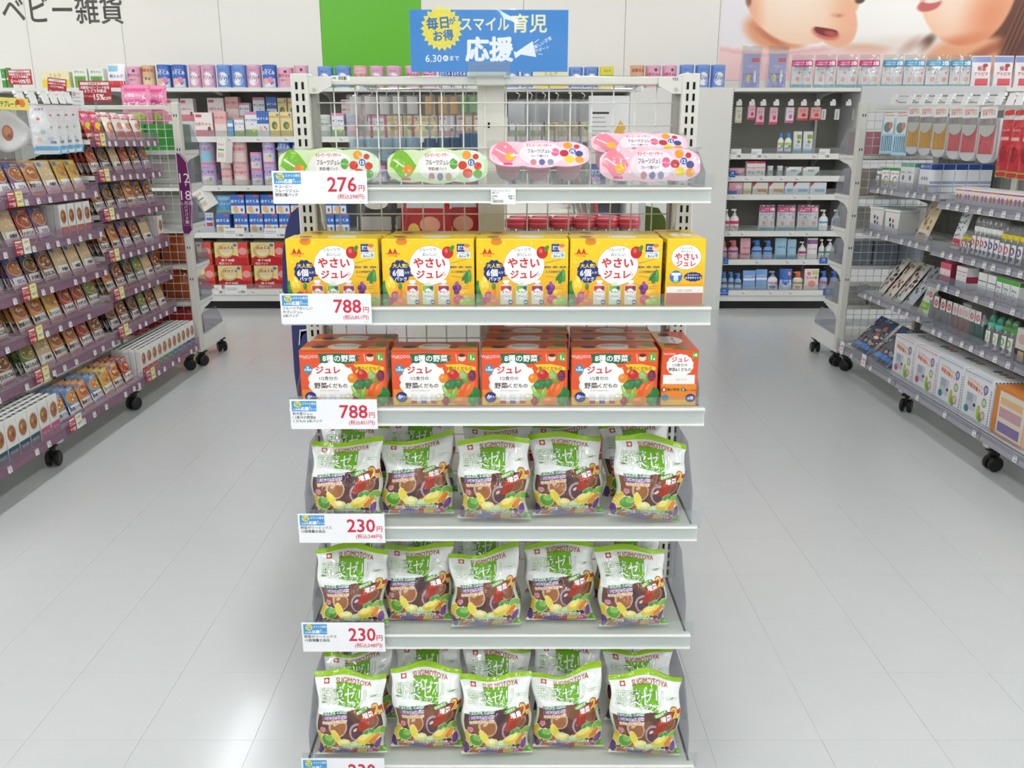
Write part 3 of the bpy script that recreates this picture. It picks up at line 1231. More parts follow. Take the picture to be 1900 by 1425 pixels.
# ================================================================ product builders (front faces -y, stands on z = 0)
def paint(P, w, h, d, n=1):
    """d: dict of bands (v0, v1, col[, u0, u1]), ells (u, v, ru, rv, col), polys, texts (s, u, v, size, col[, bold]); u in -.5...5, v in 0..1"""
    for b in d.get('bands', ()):
        u0, u1 = (b[3], b[4]) if len(b) > 3 else (-0.5, 0.5)
        P.rect(u0 * w, b[0] * h, u1 * w, b[1] * h, b[2], n)
    for e in d.get('ells', ()):
        P.ell(e[0] * w, e[1] * h, e[2] * w, e[3] * h, e[4], 16, 2 if n > 1 else 1)
    for p in d.get('polys', ()):
        P.poly([(a * w, b * h) for a, b in p[0]], p[1])
    for t in d.get('texts', ()):
        P.text(t[0], t[1] * w, t[2] * h, t[3] * w, t[4], t[5] if len(t) > 5 else 0.02, fit=0.94 * w, rot=t[6] if len(t) > 6 else 0)


_CACHE = {}


def cached(fn):
    def g(*a, **k):
        key = (fn.__name__,) + tuple(id(x) if isinstance(x, dict) else (round(x, 3) if isinstance(x, float) else x) for x in a) + tuple(sorted(k.items()))
        if key not in _CACHE:
            _CACHE[key] = fn(*a, **k)
        return _CACHE[key]
    return g


@cached
def can(r, h, d):
    mb = MB()
    lid = d.get('lid', '#e9e9ea')
    b = d['base']
    prof = [(r * 0.95, 0), (r, 0.002), (r, 0.005), (r * 0.985, 0.007), (r * 0.985, h - 0.016), (r * 1.005, h - 0.015), (r * 1.005, h - 0.003), (r * 0.98, h), (r * 0.9, h), (r * 0.88, h - 0.003)]
    mb.lathe(prof, 28, b, cols=['#c9c9c9', '#c9c9c9', '#c9c9c9', b, lid, lid, lid, lid, lid])
    R = r * 0.985
    w, hh = 2.0 * R * 1.0, h - 0.024

    def s(u, v, q):
        a = u / R
        return ((R + q) * sin(a), -(R + q) * cos(a), 0.008 + v)
    paint(Print(mb, s), w, hh, d, 8)
    return mb.mesh('can', TIN)


@cached
def carton(w, dp, h, d, ch=0.0012, top=None):
    mb = MB()
    mb.cbox(-w / 2, w / 2, -dp / 2, dp / 2, 0, h, ch, d['base'])
    paint(Print(mb, flat(0, -dp / 2, 0)), w - 2 * ch, h, d)
    side = d.get('side')
    if side:
        for sx in (-1, 1):
            P = Print(mb, flat(sx * w / 2, 0, 0, (0, sx, 0), (0, 0, 1)))
            paint(P, dp - 2 * ch, h - ch, side)
    t = d.get('top')
    if t:
        P = Print(mb, flat(0, -dp / 2, h, (1, 0, 0), (0, 1, 0)))
        paint(P, w - 2 * ch, dp - ch, t)
    # tuck flap edge across the top
    P = Print(mb, flat(0, -dp / 2, h, (1, 0, 0), (0, 1, 0)))
    P.rect(-w / 2 + 0.004, 0.0018, w / 2 - 0.004, 0.0024, '#b9b3a8')
    return mb.mesh('carton', COATED)


def lens(w, h, t, seal=0.06, pw=2.2):
    """front surface of a flat sealed packet"""
    def f(u, v, q=0.0, sgn=-1):
        x = 2 * u / w
        a = max(0.0, 1 - abs(x / (1 - seal)) ** pw) if abs(x) < 1 - seal else 0.0
        y = v / h
        yy = (y - seal) / (1 - 2 * seal)
        b = max(0.0, sin(pi * yy)) ** 0.55 if 0 < yy < 1 else 0.0
        return Vector((u, sgn * (t / 2 * a ** 0.6 * b + 0.0006 + q), v))
    return f


@cached
def packet(w, h, t, d, mat=None, back='#c9c7c2'):
    """retort pouch or snack bag, sealed all round"""
    mb = MB()
    f = lens(w, h, t)
    b = d['base']
    mb.grid(lambda u, v: f((u - .5) * w, v * h), 10, 10, b)
    mb.grid(lambda u, v: f((u - .5) * w, v * h, 0, 1), 6, 6, back, flip=True)
    # edge strip round the seal
    e = 0.0006
    vs = [(-w / 2, -e, 0), (w / 2, -e, 0), (w / 2, -e, h), (-w / 2, -e, h), (-w / 2, e, 0), (w / 2, e, 0), (w / 2, e, h), (-w / 2, e, h)]
    mb.add(vs, [(0, 4, 5, 1), (1, 5, 6, 2), (2, 6, 7, 3), (3, 7, 4, 0)], b)
    paint(Print(mb, lambda u, v, q: f(u, v, q)), w, h, d, 6)
    return mb.mesh('packet', mat or FOIL)


def stand_surf(w, h, dp):
    def f(u, v, q=0.0, sgn=-1):
        y = min(1, v / h)
        x = abs(2 * u / w)
        t = dp / 2 * (1 - y ** 1.6) * (1 - 0.35 * x ** 3) + 0.001
        t *= (0.75 + 0.25 * min(1, y / 0.12))
        nar = 1 - 0.05 * sin(pi * min(1, y * 1.1))
        return Vector((u * nar, sgn * (t + q), v))
    return f


@cached
def refill(w, h, dp, d, cut=False):
    """stand-up refill pouch with a gusset foot"""
    mb = MB()
    f = stand_surf(w, h, dp)
    b = d['base']

    def sh(u, v):
        p = f((u - .5) * w, v * h)
        if cut and v > 0.78 and u > 0.6:
            p = Vector((p.x, p.y, p.z - h * 0.12 * (u - 0.6) / 0.4 * (v - 0.78) / 0.22))
        return p

    def shb(u, v):
        p = sh(u, v)
        return Vector((p.x, -p.y, p.z))
    mb.grid(sh, 8, 12, b)
    mb.grid(shb, 8, 8, b, flip=True)
    for s in (0, 1):
        mb.grid(lambda u, v: sh(s, v) * 1 if u < .5 else shb(s, v), 1, 12, b, flip=(s == 0))
    mb.grid(lambda u, v: Vector((sh(u, 0).x, sh(u, 0).y * (1 - 2 * v), 0)), 8, 1, b, flip=True)
    paint(Print(mb, lambda u, v, q: f(u, v, q)), w * 0.98, h * 0.97, d, 6)
    return mb.mesh('refill_pouch', FOIL)


@cached
def bottle(w, h, dp, d, kind='pump'):
    """shampoo or lotion bottle: oval body, shoulder, pump, spray or cap"""
    mb = MB()
    r = w / 2
    b, cap = d['base'], d.get('cap', '#f2f2f2')
    hb = h * (0.68 if kind in ('pump', 'foam') else 0.78)
    prof = [(r * .88, 0), (r, 0.006), (r, hb * .72), (r * .92, hb * .84), (r * .6, hb * .95), (r * .34, hb)]
    mb.lathe(prof, 20, b, sy=dp / w)
    if kind == 'pump':
        mb.lathe([(r * .38, hb), (r * .38, hb + h * .08), (r * .14, hb + h * .085), (r * .14, hb + h * .2)], 14, cap)
        mb.cbox(-r * .75, r * .3, -r * .22, r * .22, hb + h * .2, hb + h * .28, 0.003, cap)
    elif kind == 'foam':
        mb.lathe([(r * .5, hb), (r * .52, hb + h * .12), (r * .46, hb + h * .2), (r * .4, hb + h * .26)], 14, cap)
        mb.prism([(-r * .95, hb + h * .22), (-r * .3, hb + h * .18), (r * .4, hb + h * .2), (r * .35, hb + h * .31), (-r * .3, hb + h * .3), (-r * .95, hb + h * .27)], 'y', -r * .26, r * .26, cap)
    elif kind == 'cap':
        mb.lathe([(r * .4, hb), (r * .5, hb + 0.002), (r * .5, h - 0.004), (r * .44, h)], 16, cap)

    def s(u, v, q):
        R = r + q
        a = max(-1.4, min(1.4, u / r))
        return Vector((R * sin(a), -R * cos(a) * dp / w - (q if dp < w else 0), v))
    paint(Print(mb, s, h0=0.0006), w * 1.2, hb * .72, d, 8)
    return mb.mesh('bottle', PLASTIC)


def P1(me):
    return Proto(('body', me))


@cached
def baby_bottle(w, h, cap, mark, ring=None):
    """clear feeding bottle: body, printed panel, screw ring, teat cover"""
    r = w / 2
    hb = h * 0.66
    mb = MB()
    mb.lathe([(r * .86, 0), (r, 0.004), (r, hb * .35), (r * .9, hb * .5), (r, hb * .66), (r, hb * .86), (r * .75, hb)], 16, '#ffffff')
    body = mb.mesh('bottle_body', BOTTLE)
    mb = MB()
    mb.lathe([(r * .6, hb * .9), (r * .86, hb * .985), (r * .88, hb + h * .09), (r * .8, hb + h * .1)], 18, ring or cap)
    ringm = mb.mesh('screw_ring', PLASTIC)
    mb = MB()
    mb.lathe([(r * .8, hb + h * .1), (r * .78, hb + h * .2), (r * .6, h - 0.012), (r * .35, h - 0.003), (0.0005, h)], 16, cap)
    dome = mb.mesh('teat_cover', BOTTLE if cap == '#ffffff' else clear('tinted_cover_' + cap[1:], cap, 0.1, 0.1, haze=0.35))
    mb = MB()

    def s(u, v, q):
        a = u / r
        return Vector(((r + q) * sin(a), -(r + q) * cos(a), v))
    P = Print(mb, s, h0=0.0006)
    P.rect(-r * .75, hb * .08, r * .75, hb * .8, '#eeeeee', 6)
    P.ell(0, hb * .55, r * .55, r * .7, mark, 16, 2)
    P.ell(0, hb * .55, r * .26, r * .4, '#f4f0f0', 12, 2)
    P.ell(0, hb * .25, r * .35, r * .4, '#3d4757' if mark != '#5b3c8f' else mark, 12, 2)
    return Proto(('bottle_body', body), ('screw_ring', ringm), ('teat_cover', dome), ('printed_mark', mb.mesh('printed_mark', CARD), 0))


@cached
def twin_pack(w, h, hdr, d, tall=1.22):
    """two refill pouches in a clear bag under a coloured band"""
    f = stand_surf(w * .5, h, 0.05)
    me = refill(w * .5, h, 0.05, d)
    mb = MB()

    def bag(u, v, sgn):
        x = (u - .5) * w * (1.04 - 0.25 * max(0, v - .75))
        t = 0.031 * (1 - abs(2 * u - 1) ** 6) * (1 - v ** 2.2) + 0.0015
        wob = 0.006 * sin(9 * u + 7 * v) * max(0, v - .7) * 3
        return Vector((x, sgn * t + wob, v * h * tall))
    mb.grid(lambda u, v: bag(u, v, -1), 10, 12, '#ffffff')
    mb.grid(lambda u, v: bag(u, v, 1), 10, 12, '#ffffff', flip=True)
    wrap = mb.mesh('clear_bag', WRAP)
    mb = MB()

    def s(u, v, q):
        p = bag(u / w + .5, v / (h * tall), -1)
        return Vector((p.x, p.y - 0.001 - q, p.z))
    P = Print(mb, s)
    P.rect(-w * .49, h * .80, w * .49, h * 1.02, hdr, 6)
    P.text('2個', w * .28, h * .91, w * .2, '#ffffff', 0.03)
    P.text('つめかえ用', -w * .16, h * .94, w * .09, '#ffffff', 0.01)
    P.text('お徳用パック', -w * .16, h * .86, w * .08, '#ffffff', 0.01)
    band = mb.mesh('header_band', CARD)

    mbp = [MB(), MB()]
    out = []
    for k, sx in enumerate((-1, 1)):
        m2 = me.copy()
        m2.transform(Matrix.Translation((sx * w * .245, 0, 0)))
        out.append(('refill_pouch', m2))
    return Proto(*out, ('clear_bag', wrap), ('header_band', band))


# ---------------------------------------------------------------- vegetable jelly bag
def bag_raster(NU, NV, seed):
    """colours of the bag front: print, and a window whose cups carry painted glints"""
    rs = random.Random(seed)
    U, V = np.meshgrid((np.arange(NU) + .5) / NU - .5, (np.arange(NV) + .5) / NV)
    A = np.zeros((NV, NU, 3))

    def put(m, c):
        A[m] = rgb(c) if isinstance(c, str) else c

    def e(u, v, a, b, c, r=0.0):
        dx, dy = U - u, (V - v)
        cr, sr = cos(r), sin(r)
        x, y = dx * cr + dy * sr, -dx * sr + dy * cr
        put((x / a) ** 2 + (y / b) ** 2 < 1, c)

    def poly(pts, c):
        m = np.zeros_like(U, bool)
        n = len(pts)
        for i in range(n):
            (x0, y0), (x1, y1) = pts[i], pts[(i + 1) % n]
            if y0 == y1:
                continue
            k = ((V > y0) != (V > y1)) & (U < (x1 - x0) * (V - y0) / (y1 - y0) + x0)
            m ^= k
        put(m, c)
    put(U > -9, '#eef0ee')
    wb = .585 + .03 * np.sin(5.2 * U + .6) + .03 * U
    put(V < wb, '#5b3730')
    j = np.sin(12 * U + seed) + np.sin(15 * V + seed * 2)
    put((V < wb) & (j > .3), '#7a4a33')
    put((V < wb) & (j < -1), '#472c36')
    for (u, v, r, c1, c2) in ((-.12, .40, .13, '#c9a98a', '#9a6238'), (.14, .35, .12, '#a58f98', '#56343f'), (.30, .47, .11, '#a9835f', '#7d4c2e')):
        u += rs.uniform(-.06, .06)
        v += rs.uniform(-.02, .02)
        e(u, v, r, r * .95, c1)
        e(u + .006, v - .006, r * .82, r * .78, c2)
        e(u - .03, v + .03, r * .3, r * .14, '#d8b99a', .5)  # glint on the cup, painted into its colour
    put((V < wb) & (np.abs(U) > .455), '#cfd8c4')
    # red ribbon
    poly([(.10, .36), (.24, .32), (.30, .47), (.17, .51)], '#9c2c18')
    poly([(.17, .455), (.49, .53), (.49, .635), (.18, .56)], '#c64222')
    # vegetables
    vr = random.Random(4)
    e(0, .03, .6, .10, '#7ea544')
    for k in range(120):
        u, v = vr.uniform(-.5, .5), vr.uniform(.02, .30)
        v = min(v, .14 + .9 * u * u + .05 * (u > .15))
        c = vr.choice(('#5f9e3a', '#7cb143', '#8fbc4e', '#a9c85c', '#4c8a35', '#6ca53c', '#c9d68a', '#d3b83e', '#d98436', '#6b4a8c', '#b5502f'))
        r_ = vr.uniform(-1, 1)
        a_, b_ = vr.uniform(.02, .055), vr.uniform(.015, .035)
        e(u, v, a_, b_, c, r_)
        e(u - .008, v + .008, a_ * .55, b_ * .45, tuple(min(1, x * 1.18 + .03) for x in rgb(c)), r_)
    for u, v, a, b, c, r_ in ((-.43, .23, .045, .10, '#dcb83c', .2), (-.33, .22, .10, .075, '#5c9c3a', 0), (-.30, .26, .06, .035, '#82b64c', .3), (-.19, .27, .05, .095, '#e3d04a', .5), (-.08, .20, .09, .05, '#e6dc86', 0), (-.08, .21, .05, .025, '#f2edb0', 0), (.08, .17, .12, .05, '#b9d299', .2), (.08, .18, .07, .025, '#d6e6bd', .2), (.24, .24, .15, .065, '#dcc545', .3), (.22, .26, .09, .03, '#ecdc78', .3),
                             (.24, .33, .05, .028, '#3f8f42', .5), (.31, .34, .05, .025, '#4c9a48', -.5), (.42, .32, .07, .05, '#7db04c', .2), (.36, .23, .033, .095, '#dd7f30', -.9), (.42, .15, .042, .08, '#7d4796', -.5), (-.46, .09, .04, .085, '#5d3a80', .4), (-.12, .045, .14, .045, '#76519a', 0), (.06, .05, .075, .04, '#c3472f', 0), (.18, .05, .08, .042, '#dcb945', 0), (.31, .05, .08, .045, '#b8587c', 0), (.29, .065, .03, .018, '#dc92ac', 0), (-.38, .36, .04, .028, '#c77692', 0), (-.33, .05, .07, .035, '#c9582f', 0)):
        e(u, v, a * 1.06, b * 1.1, '#e4e8b8', r_)
        e(u, v, a, b, c, r_)
    for k in range(12):
        e(-.23 + .022 * k, .04 + .022 * (k % 2), .013, .014, '#8d69b0')
    poly([(-.18, .88), (.18, .865), (.17, .61), (.03, .64), (-.17, .66), (-.19, .77)], '#72b424')
    for k, c in enumerate(('#d3e4da', '#ddd3e8', '#eadfce')):
        v = .555 - .055 * k
        poly([(-.40 + .01 * k, v - .022), (-.03, v + .012), (-.03, v + .052), (-.40 + .01 * k, v + .018)], c)
    poly([(-.30, .093), (.30, .093), (.30, .130), (-.30, .130)], '#f2f2ee')
    put(V > .935, '#9cc51f')
    put(V < .02, '#b4cf78')
    return A


def jelly_bag(seed):
    rs = random.Random(seed)
    w, h = 0.168, 0.181
    lean = rs.uniform(-0.06, 0.06)
    k1, k2 = rs.uniform(0, 6), rs.uniform(0, 6)
    fat = rs.uniform(0.9, 1.12)
    slump = rs.uniform(-0.012, 0.012)

    def core(u, v, sgn):
        """u -1..1, v 0..1"""
        bul = 0.0
        if 0.035 < v < 0.93:
            t = (v - 0.035) / 0.895
            bul = (sin(pi * t ** 0.62)) ** 0.62
        au = abs(u)
        prof = max(0.0, 1 - au ** 2.6) ** 0.55
        T = (0.036 if sgn < 0 else 0.02) * fat * bul * prof
        wr = 0.0022 * bul * prof * (sin(7 * u + 5 * v + k1) * sin(11 * v + k2) + 0.6 * sin(17 * u - 9 * v + k2))
        edge = 0.006 * bul * sin(3.2 * v * pi + k1) * u
        x = u * w / 2 * (1 - 0.085 * bul + 0.03 * (v > .93) * 0) + edge + lean * (v ** 2) * 0.1
        topw = max(0.0, v - 0.62) / 0.38
        y = sgn * (T + 0.0005) + (sgn < 0) * -wr + topw ** 2 * (0.012 * sin(2.4 * u + k1) + 0.01 * sin(5 * u + k2)) + 0.016 * topw
        z = v * h + topw * 0.010 * sin(1.7 * u + k2) + slump * topw * u - (0.0045 * (1 - abs(u)) * (v < .06))
        if v < 0.05:
            y -= 0.012 * (0.05 - v) / 0.05
            z = max(z, 0.0015)
        return Vector((x, y, z))

    mb = MB()
    NU, NV = 136, 144
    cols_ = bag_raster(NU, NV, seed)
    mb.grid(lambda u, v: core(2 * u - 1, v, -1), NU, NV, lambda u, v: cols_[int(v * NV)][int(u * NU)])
    mb.grid(lambda u, v: core(2 * u - 1, v, 1), 16, 24, '#dfe3dc', flip=True)
    for s in (-1, 1):
        mb.grid(lambda u, v: core(s, v, -1 if u < .5 else 1), 1, 24, '#e5e8e0', flip=(s > 0))

    def surf(u, v, q):
        p = core(u * 2 / w, v / h, -1)
        return Vector((p.x, p.y - q - 0.0003, p.z))
    body = mb.mesh('bag_film', FILM)

    pm = MB()
    P = Print(pm, surf, 0.00008, h0=0.0006)
    W, H = w, h
    # coloured name strips
    for k, c in enumerate(('#2f7a5f', '#6d4a98', '#c98d55')):
        v = .555 - .055 * k
        P.text(('ほうれん草ゼリー', '紫いもぶどうゼリー', 'にんじんりんごゼリー')[k], (-.215 + .005 * k) * W, (v + .014) * H, .052 * W, c, 0.03, rot=0.10, fit=.36 * W)
    P.ell(.20 * W, .595 * H, .105 * W, .03 * H, '#3f8f33', 16, 2, rot=0.35)
    P.text('期間限定', .20 * W, .595 * H, .042 * W, '#e8f3c9', 0.02, rot=0.35)
    P.text('増量', .275 * W, .538 * H, .082 * W, '#ffffff', 0.03, rot=0.2, outline='#7a2412')
    P.text('2', .40 * W, .60 * H, .19 * W, '#e8b94a', 0.04, rot=0.1, outline='#5b2a14', ow=0.05)
    P.text('個', .45 * W, .555 * H, .07 * W, '#f2d38a', 0.03, rot=0.1, outline='#5b2a14')
    P.text('カゴメ「野菜生活100」を使用しています。', 0, .110 * H, .04 * W, '#1c1c1c', 0.015, fit=.58 * W)
    # brand line, green square and the big name
    P.rect(-.36 * W, .875 * H, -.285 * W, .925 * H, '#b03a2c', 3)
    P.ell(-.3225 * W, .90 * H, .025 * W, .017 * H, '#f0e2da', 10)
    P.text('SUGIMOTOYA', .06 * W, .895 * H, .078 * W, '#b0583f', 0.012, fit=.62 * W)
    P.text('野菜ゼリー', .01 * W, .75 * H, .19 * W, '#f0f7e8', 0.007, fit=.88 * W, outline='#6a9c55', ow=0.016)
    P.text('ミックス', .04 * W, .665 * H, .075 * W, '#f4faee', 0.012, outline='#5f9a45', ow=0.02)
    prn = pm.mesh('printed_front', FILM)
    # crimped top seal
    sm = MB()

    def seal(u, v):
        p = core(2 * u - 1, 0.94 + 0.06 * v, -1)
        return Vector((p.x * 1.004, p.y - 0.0012 - 0.0007 * (int(v * 9) % 2), p.z))
    sm.grid(seal, 30, 9, '#9ac61c', smooth=False)
    return Proto(('bag_film', body), ('printed_front', prn, 0), ('top_seal', sm.mesh('top_seal', FILM)))


# ---------------------------------------------------------------- dessert three-cup pack
def dessert_pack(pink):
    W, H, D = 0.212, 0.074, 0.058
    mb = MB()
    pts = []
    for k in range(120):
        a = 2 * pi * k / 120
        # three lobes along x
        x = cos(a) * W / 2
        lob = 0.86 + 0.14 * abs(cos(3 * pi * x / W)) ** 0.8
        y = (abs(sin(a)) ** 0.42) * (1 if sin(a) >= 0 else -1) * H / 2 * lob
        pts.append((x, y + H / 2))
    base = '#f3c3d0' if pink else '#cfe3b2'
    n = len(pts)
    vs = [(p[0], -0.001, p[1]) for p in pts] + [(p[0], 0.002, p[1]) for p in pts] + [(0, -0.001, H / 2), (0, 0.002, H / 2)]
    fs = [(2 * n, (i + 1) % n, i)[::-1] for i in range(n)] + [(2 * n + 1, n + i, n + (i + 1) % n)[::-1] for i in range(n)]
    fs = [(i, (i + 1) % n, 2 * n) for i in range(n)] + [(n + (i + 1) % n, n + i, 2 * n + 1) for i in range(n)] + [((i + 1) % n, i, n + i, n + (i + 1) % n) for i in range(n)]
    mb.add(vs, fs, base)
    P = Print(mb, flat(0, -0.001, 0))
    P.ell(0, H * .5, W * .2, H * .40, '#efdfe6' if pink else '#efe9e4', 24)
    P.ell(W * .06, H * .5, W * .19, H * .40, '#f3e6ee' if pink else '#f4f0ec', 24)
    P.ell(W * .34, H * .5, W * .135, H * .44, '#e6d3e6' if pink else '#d5ead6', 20)
    leaf = '#f0899a' if pink else '#79b82a'
    P.poly([(-W * .48 + W * .27 * t, H * (.5 + .45 * sin(pi * t ** .8))) for t in [k / 12 for k in range(13)]] + [(-W * .21 - W * .24 * t, H * (.5 - .38 * sin(pi * t))) for t in [k / 12 for k in range(1, 12)]], leaf)
    P.line((-W * .44, H * .68), (-W * .32, H * .45), 0.0035, '#e8e6e4')
    P.ell(-W * .295, H * .40, W * .05, H * .14, '#f2b63a' if pink else '#ef8a2f', 14)
    P.text('キユーピー ベビーデザート', W * .0, H * .80, W * .042, '#d2324a', 0.02, fit=W * .25)
    P.text('フルーツジュレ', W * .0, H * .60, W * .056, '#4d3f52', 0.022, fit=W * .23)
    P.text('フルーツ3種パック' if pink else '野菜3種パック', W * .0, H * .42, W * .034, '#5c4a45', 0.015, fit=W * .18)
    P.ell(W * .16, H * .56, W * .042, H * .15, '#e5688f' if pink else '#56a536', 14)
    P.text('やさしい', W * .16, H * .56, W * .022, '#ffffff', 0.01)
    fr = [(.29, .80, .045, '#f09a2c'), (.38, .76, .03, '#d8392f'), (.25, .52, .045, '#c23b3f' if pink else '#d8402c'), (.40, .50, .04, '#4c4a86' if pink else '#d6402c'), (.30, .30, .05, '#e7cf3a' if pink else '#e0502c'), (.40, .28, .045, '#f0a03a' if pink else '#6fae3a')]
    for u, v, r, c in fr:
        P.ell(W * u, H * v, W * r, W * r * .95, c, 14)
    P.ell(W * .335, H * .60, W * .034, W * .034, '#1f5fb0', 16)
    P.text('12', W * .335, H * .60, W * .05, '#ffffff', 0.03)
    for k, c in enumerate(('#c98a94', '#6d6aa0', '#8a93b5') if pink else ('#b98a7a', '#8a8aa0', '#c9b18a')):
        P.ell(-W * .06 + W * .085 * k, H * .2, W * .032, H * .11, c, 12)
    P.rect(-W * .36, H * .10, -W * .27, H * .17, '#d9487a')
    lid = mb.mesh('lid_film', FILM)
    parts = [('lid_film', lid)]
    cup_c = '#efb9c6' if pink else '#c9dcae'
    for k in (-1, 0, 1):
        mb = MB()
        mb.lathe([(H * .43, 0), (H * .42, 0.004), (H * .34, D - 0.006), (H * .30, D)], 20, cup_c)
        m = mb.mesh('cup', PLASTIC)
        m.transform(Matrix.Translation((k * W * .31, 0.0021, H / 2)) @ Matrix.Rotation(-pi / 2, 4, 'X'))
        parts.append(('cup', m))
    mb = MB()
    for sgn in (-1, 1):
        mb.grid(lambda u, v: Vector(((u - .5) * W * 1.05, v * D, H / 2 + sgn * (H * .49 - 0.006 * v + 0.002 * sin(20 * u)))), 16, 4, '#ffffff', flip=(sgn < 0))
    parts.append(('clear_wrap', mb.mesh('clear_wrap', WRAP)))
    return Proto(*parts)
# ================================================================ end display: sign, cards and goods
# ---- yellow six-pack box
def yellow_box():
    w, d, h = 0.193, 0.082, 0.142
    mb = MB()
    mb.cbox(-w / 2, w / 2, -d / 2, d / 2, 0, h, 0.0022, '#f6d021')
    P = Print(mb, flat(0, -d / 2, 0))
    c = 0.0024
    n = 9
    for k in range(n):
        t = k / (n - 1)
        P.rect(-w / 2 + c, c + (h - 2 * c) * k / n, w / 2 - c, c + (h - 2 * c) * (k + 1) / n, mixc(lin('#f0a51c'), lin('#f6d023'), t * 1.3))
    for u, v, r in ((-.44, .66, .008), (.30, .62, .006), (.1, .93, .008), (-.2, .94, .01), (.45, .47, .007), (-.12, .2, .006)):
        P.ell(u * w, v * h, r * w * 2, r * w * 2, '#f9dc52', 12)
    P.ell(-.28 * w, .955 * h, .062 * w, .05 * h, '#ee9526', 18)
    # red wave logo
    for k in (0, 1):
        x = -.405 * w + k * .052 * w
        P.poly([(x - .026 * w, .78 * h), (x, .865 * h), (x + .026 * w, .78 * h), (x + .012 * w, .78 * h), (x + .002 * w, .815 * h), (x - .012 * w, .78 * h)], '#d2232a')
    P.rect(-.455 * w, .775 * h, -.30 * w, .785 * h, '#d2232a')
    P.text('morinaga', -.378 * w, .755 * h, .027 * w, '#d2232a', 0.01)
    # name panel
    P.ell(.02 * w, .61 * h, .222 * w, .292 * h, '#c23038', 40)
    P.ell(.02 * w, .61 * h, .219 * w, .288 * h, '#fdfdfb', 40)
    P.text('フルーツで', .0 * w, .84 * h, .038 * w, '#2b7d55', 0.015, rot=0.03)
    P.text('おいしい', .02 * w, .77 * h, .04 * w, '#2b7d55', 0.015)
    P.text('やさい', .015 * w, .645 * h, .118 * w, '#d1252e', 0.035)
    P.text('ジュレ', .015 * w, .475 * h, .10 * w, '#d1252e', 0.035)
    P.line((.155 * w, .47 * h), (.175 * w, .52 * h), .006 * w, '#d1252e')
    P.line((.168 * w, .46 * h), (.195 * w, .49 * h), .006 * w, '#d1252e')
    # navy bubble
    P.poly([(-.23 * w, .5 * h), (-.15 * w, .46 * h), (-.22 * w, .44 * h)], '#1f2f77')
    P.cloud(-.305 * w, .52 * h, .118 * w, .175 * h, '#1f2f77', 12, 0.10)
    P.text('大人気!', -.305 * w, .605 * h, .05 * w, '#f4dc3c', 0.03)
    P.text('6個', -.328 * w, .50 * h, .085 * w, '#ffffff', 0.03)
    P.text('入り', -.235 * w, .505 * h, .03 * w, '#ffffff', 0.02)
    P.text('パック', -.30 * w, .41 * h, .046 * w, '#ffffff', 0.03)
    # apple
    P.ell(.215 * w, .80 * h, .062 * w, .09 * h, '#c8262b', 20)
    P.ell(.20 * w, .825 * h, .02 * w, .035 * h, '#e2695c', 12)
    P.ell(.262 * w, .86 * h, .022 * w, .05 * h, '#3f8c38', 12, rot=-.5)
    # badge
    P.rect(.315 * w, .81 * h, .40 * w, .925 * h, '#1f3f8f')
    P.text('1', .335 * w, .868 * h, .06 * w, '#ffffff', 0.03)
    P.text('歳頃から', .373 * w, .885 * h, .018 * w, '#ffffff', 0.01)
    P.text('ずっと', .373 * w, .845 * h, .02 * w, '#ffffff', 0.01)
    P.ell(.425 * w, .865 * h, .04 * w, .052 * h, '#f1cba5', 16)
    P.ell(.425 * w, .90 * h, .032 * w, .028 * h, '#d8862f', 14)
    P.rect(.315 * w, .72 * h, .46 * w, .805 * h, '#eef4fa')
    P.text('チュウチュウ', .375 * w, .785 * h, .021 * w, '#1f3f8f', 0.02)
    P.text('飲める', .375 * w, .745 * h, .026 * w, '#1f3f8f', 0.02)
    P.ell(.435 * w, .76 * h, .016 * w, .028 * h, '#6fb4d8', 10)
    P.text('着色料・香料・保存料', .358 * w, .585 * h, .026 * w, '#27336f', 0.015, fit=.235 * w)
    P.text('人工甘味料不使用', .358 * w, .515 * h, .028 * w, '#27336f', 0.015, fit=.21 * w)
    P.line((.25 * w, .645 * h), (.42 * w, .70 * h), .003 * w, '#27336f')
    P.line((.25 * w, .455 * h), (.42 * w, .425 * h), .003 * w, '#27336f')
    # fruit and vegetables along the foot
    for u, v, a, b, c1, r in ((-.47, .22, .035, .17, '#2f7a35', .1), (-.425, .28, .04, .17, '#f0c52e', .25), (-.40, .36, .03, .10, '#f6da5c', .35), (-.36, .14, .05, .09, '#b6587c', .4), (-.315, .18, .028, .12, '#ea7f28', -.1), (-.31, .30, .022, .05, '#3f8c38', 0),
                           (-.43, .06, .05, .06, '#c23a55', 0), (-.30, .06, .06, .05, '#e88b46', 0), (-.47, .05, .04, .05, '#4f9a52', 0),
                           (.385, .20, .06, .10, '#f0b92c', 0), (.40, .30, .05, .09, '#efc33c', 0), (.425, .43, .03, .10, '#3d8440', -.3), (.45, .46, .02, .10, '#4f9a48', .1), (.40, .45, .02, .08, '#357a3c', -.6),
                           (.305, .22, .03, .05, '#6d2f7c', 0), (.33, .28, .03, .05, '#7d3f8c', 0), (.285, .28, .025, .04, '#5c2670', 0), (.31, .34, .02, .035, '#8a50a0', 0), (.42, .12, .06, .08, '#f2a62a', 0), (.33, .1, .06, .07, '#d2415f', 0), (.44, .05, .06, .06, '#9cc050', 0), (.37, .04, .04, .05, '#b5cf62', 0)):
        v = max(v, b + .02)
        P.ell(u * w, v * h, a * w, b * h, c1, 14, rot=r)
        P.ell((u - .25 * a) * w, (v + .3 * b) * h, a * w * .42, b * h * .36, tuple(min(1, x * 1.35 + .03) for x in lin(c1)), 10, rot=r)
    for k in range(18):
        P.ell((.37 + .013 * (k % 6) + .006 * ((k // 6) % 2)) * w, (.27 + .035 * (k // 6)) * h, .006 * w, .012 * h, '#d9971e', 6)
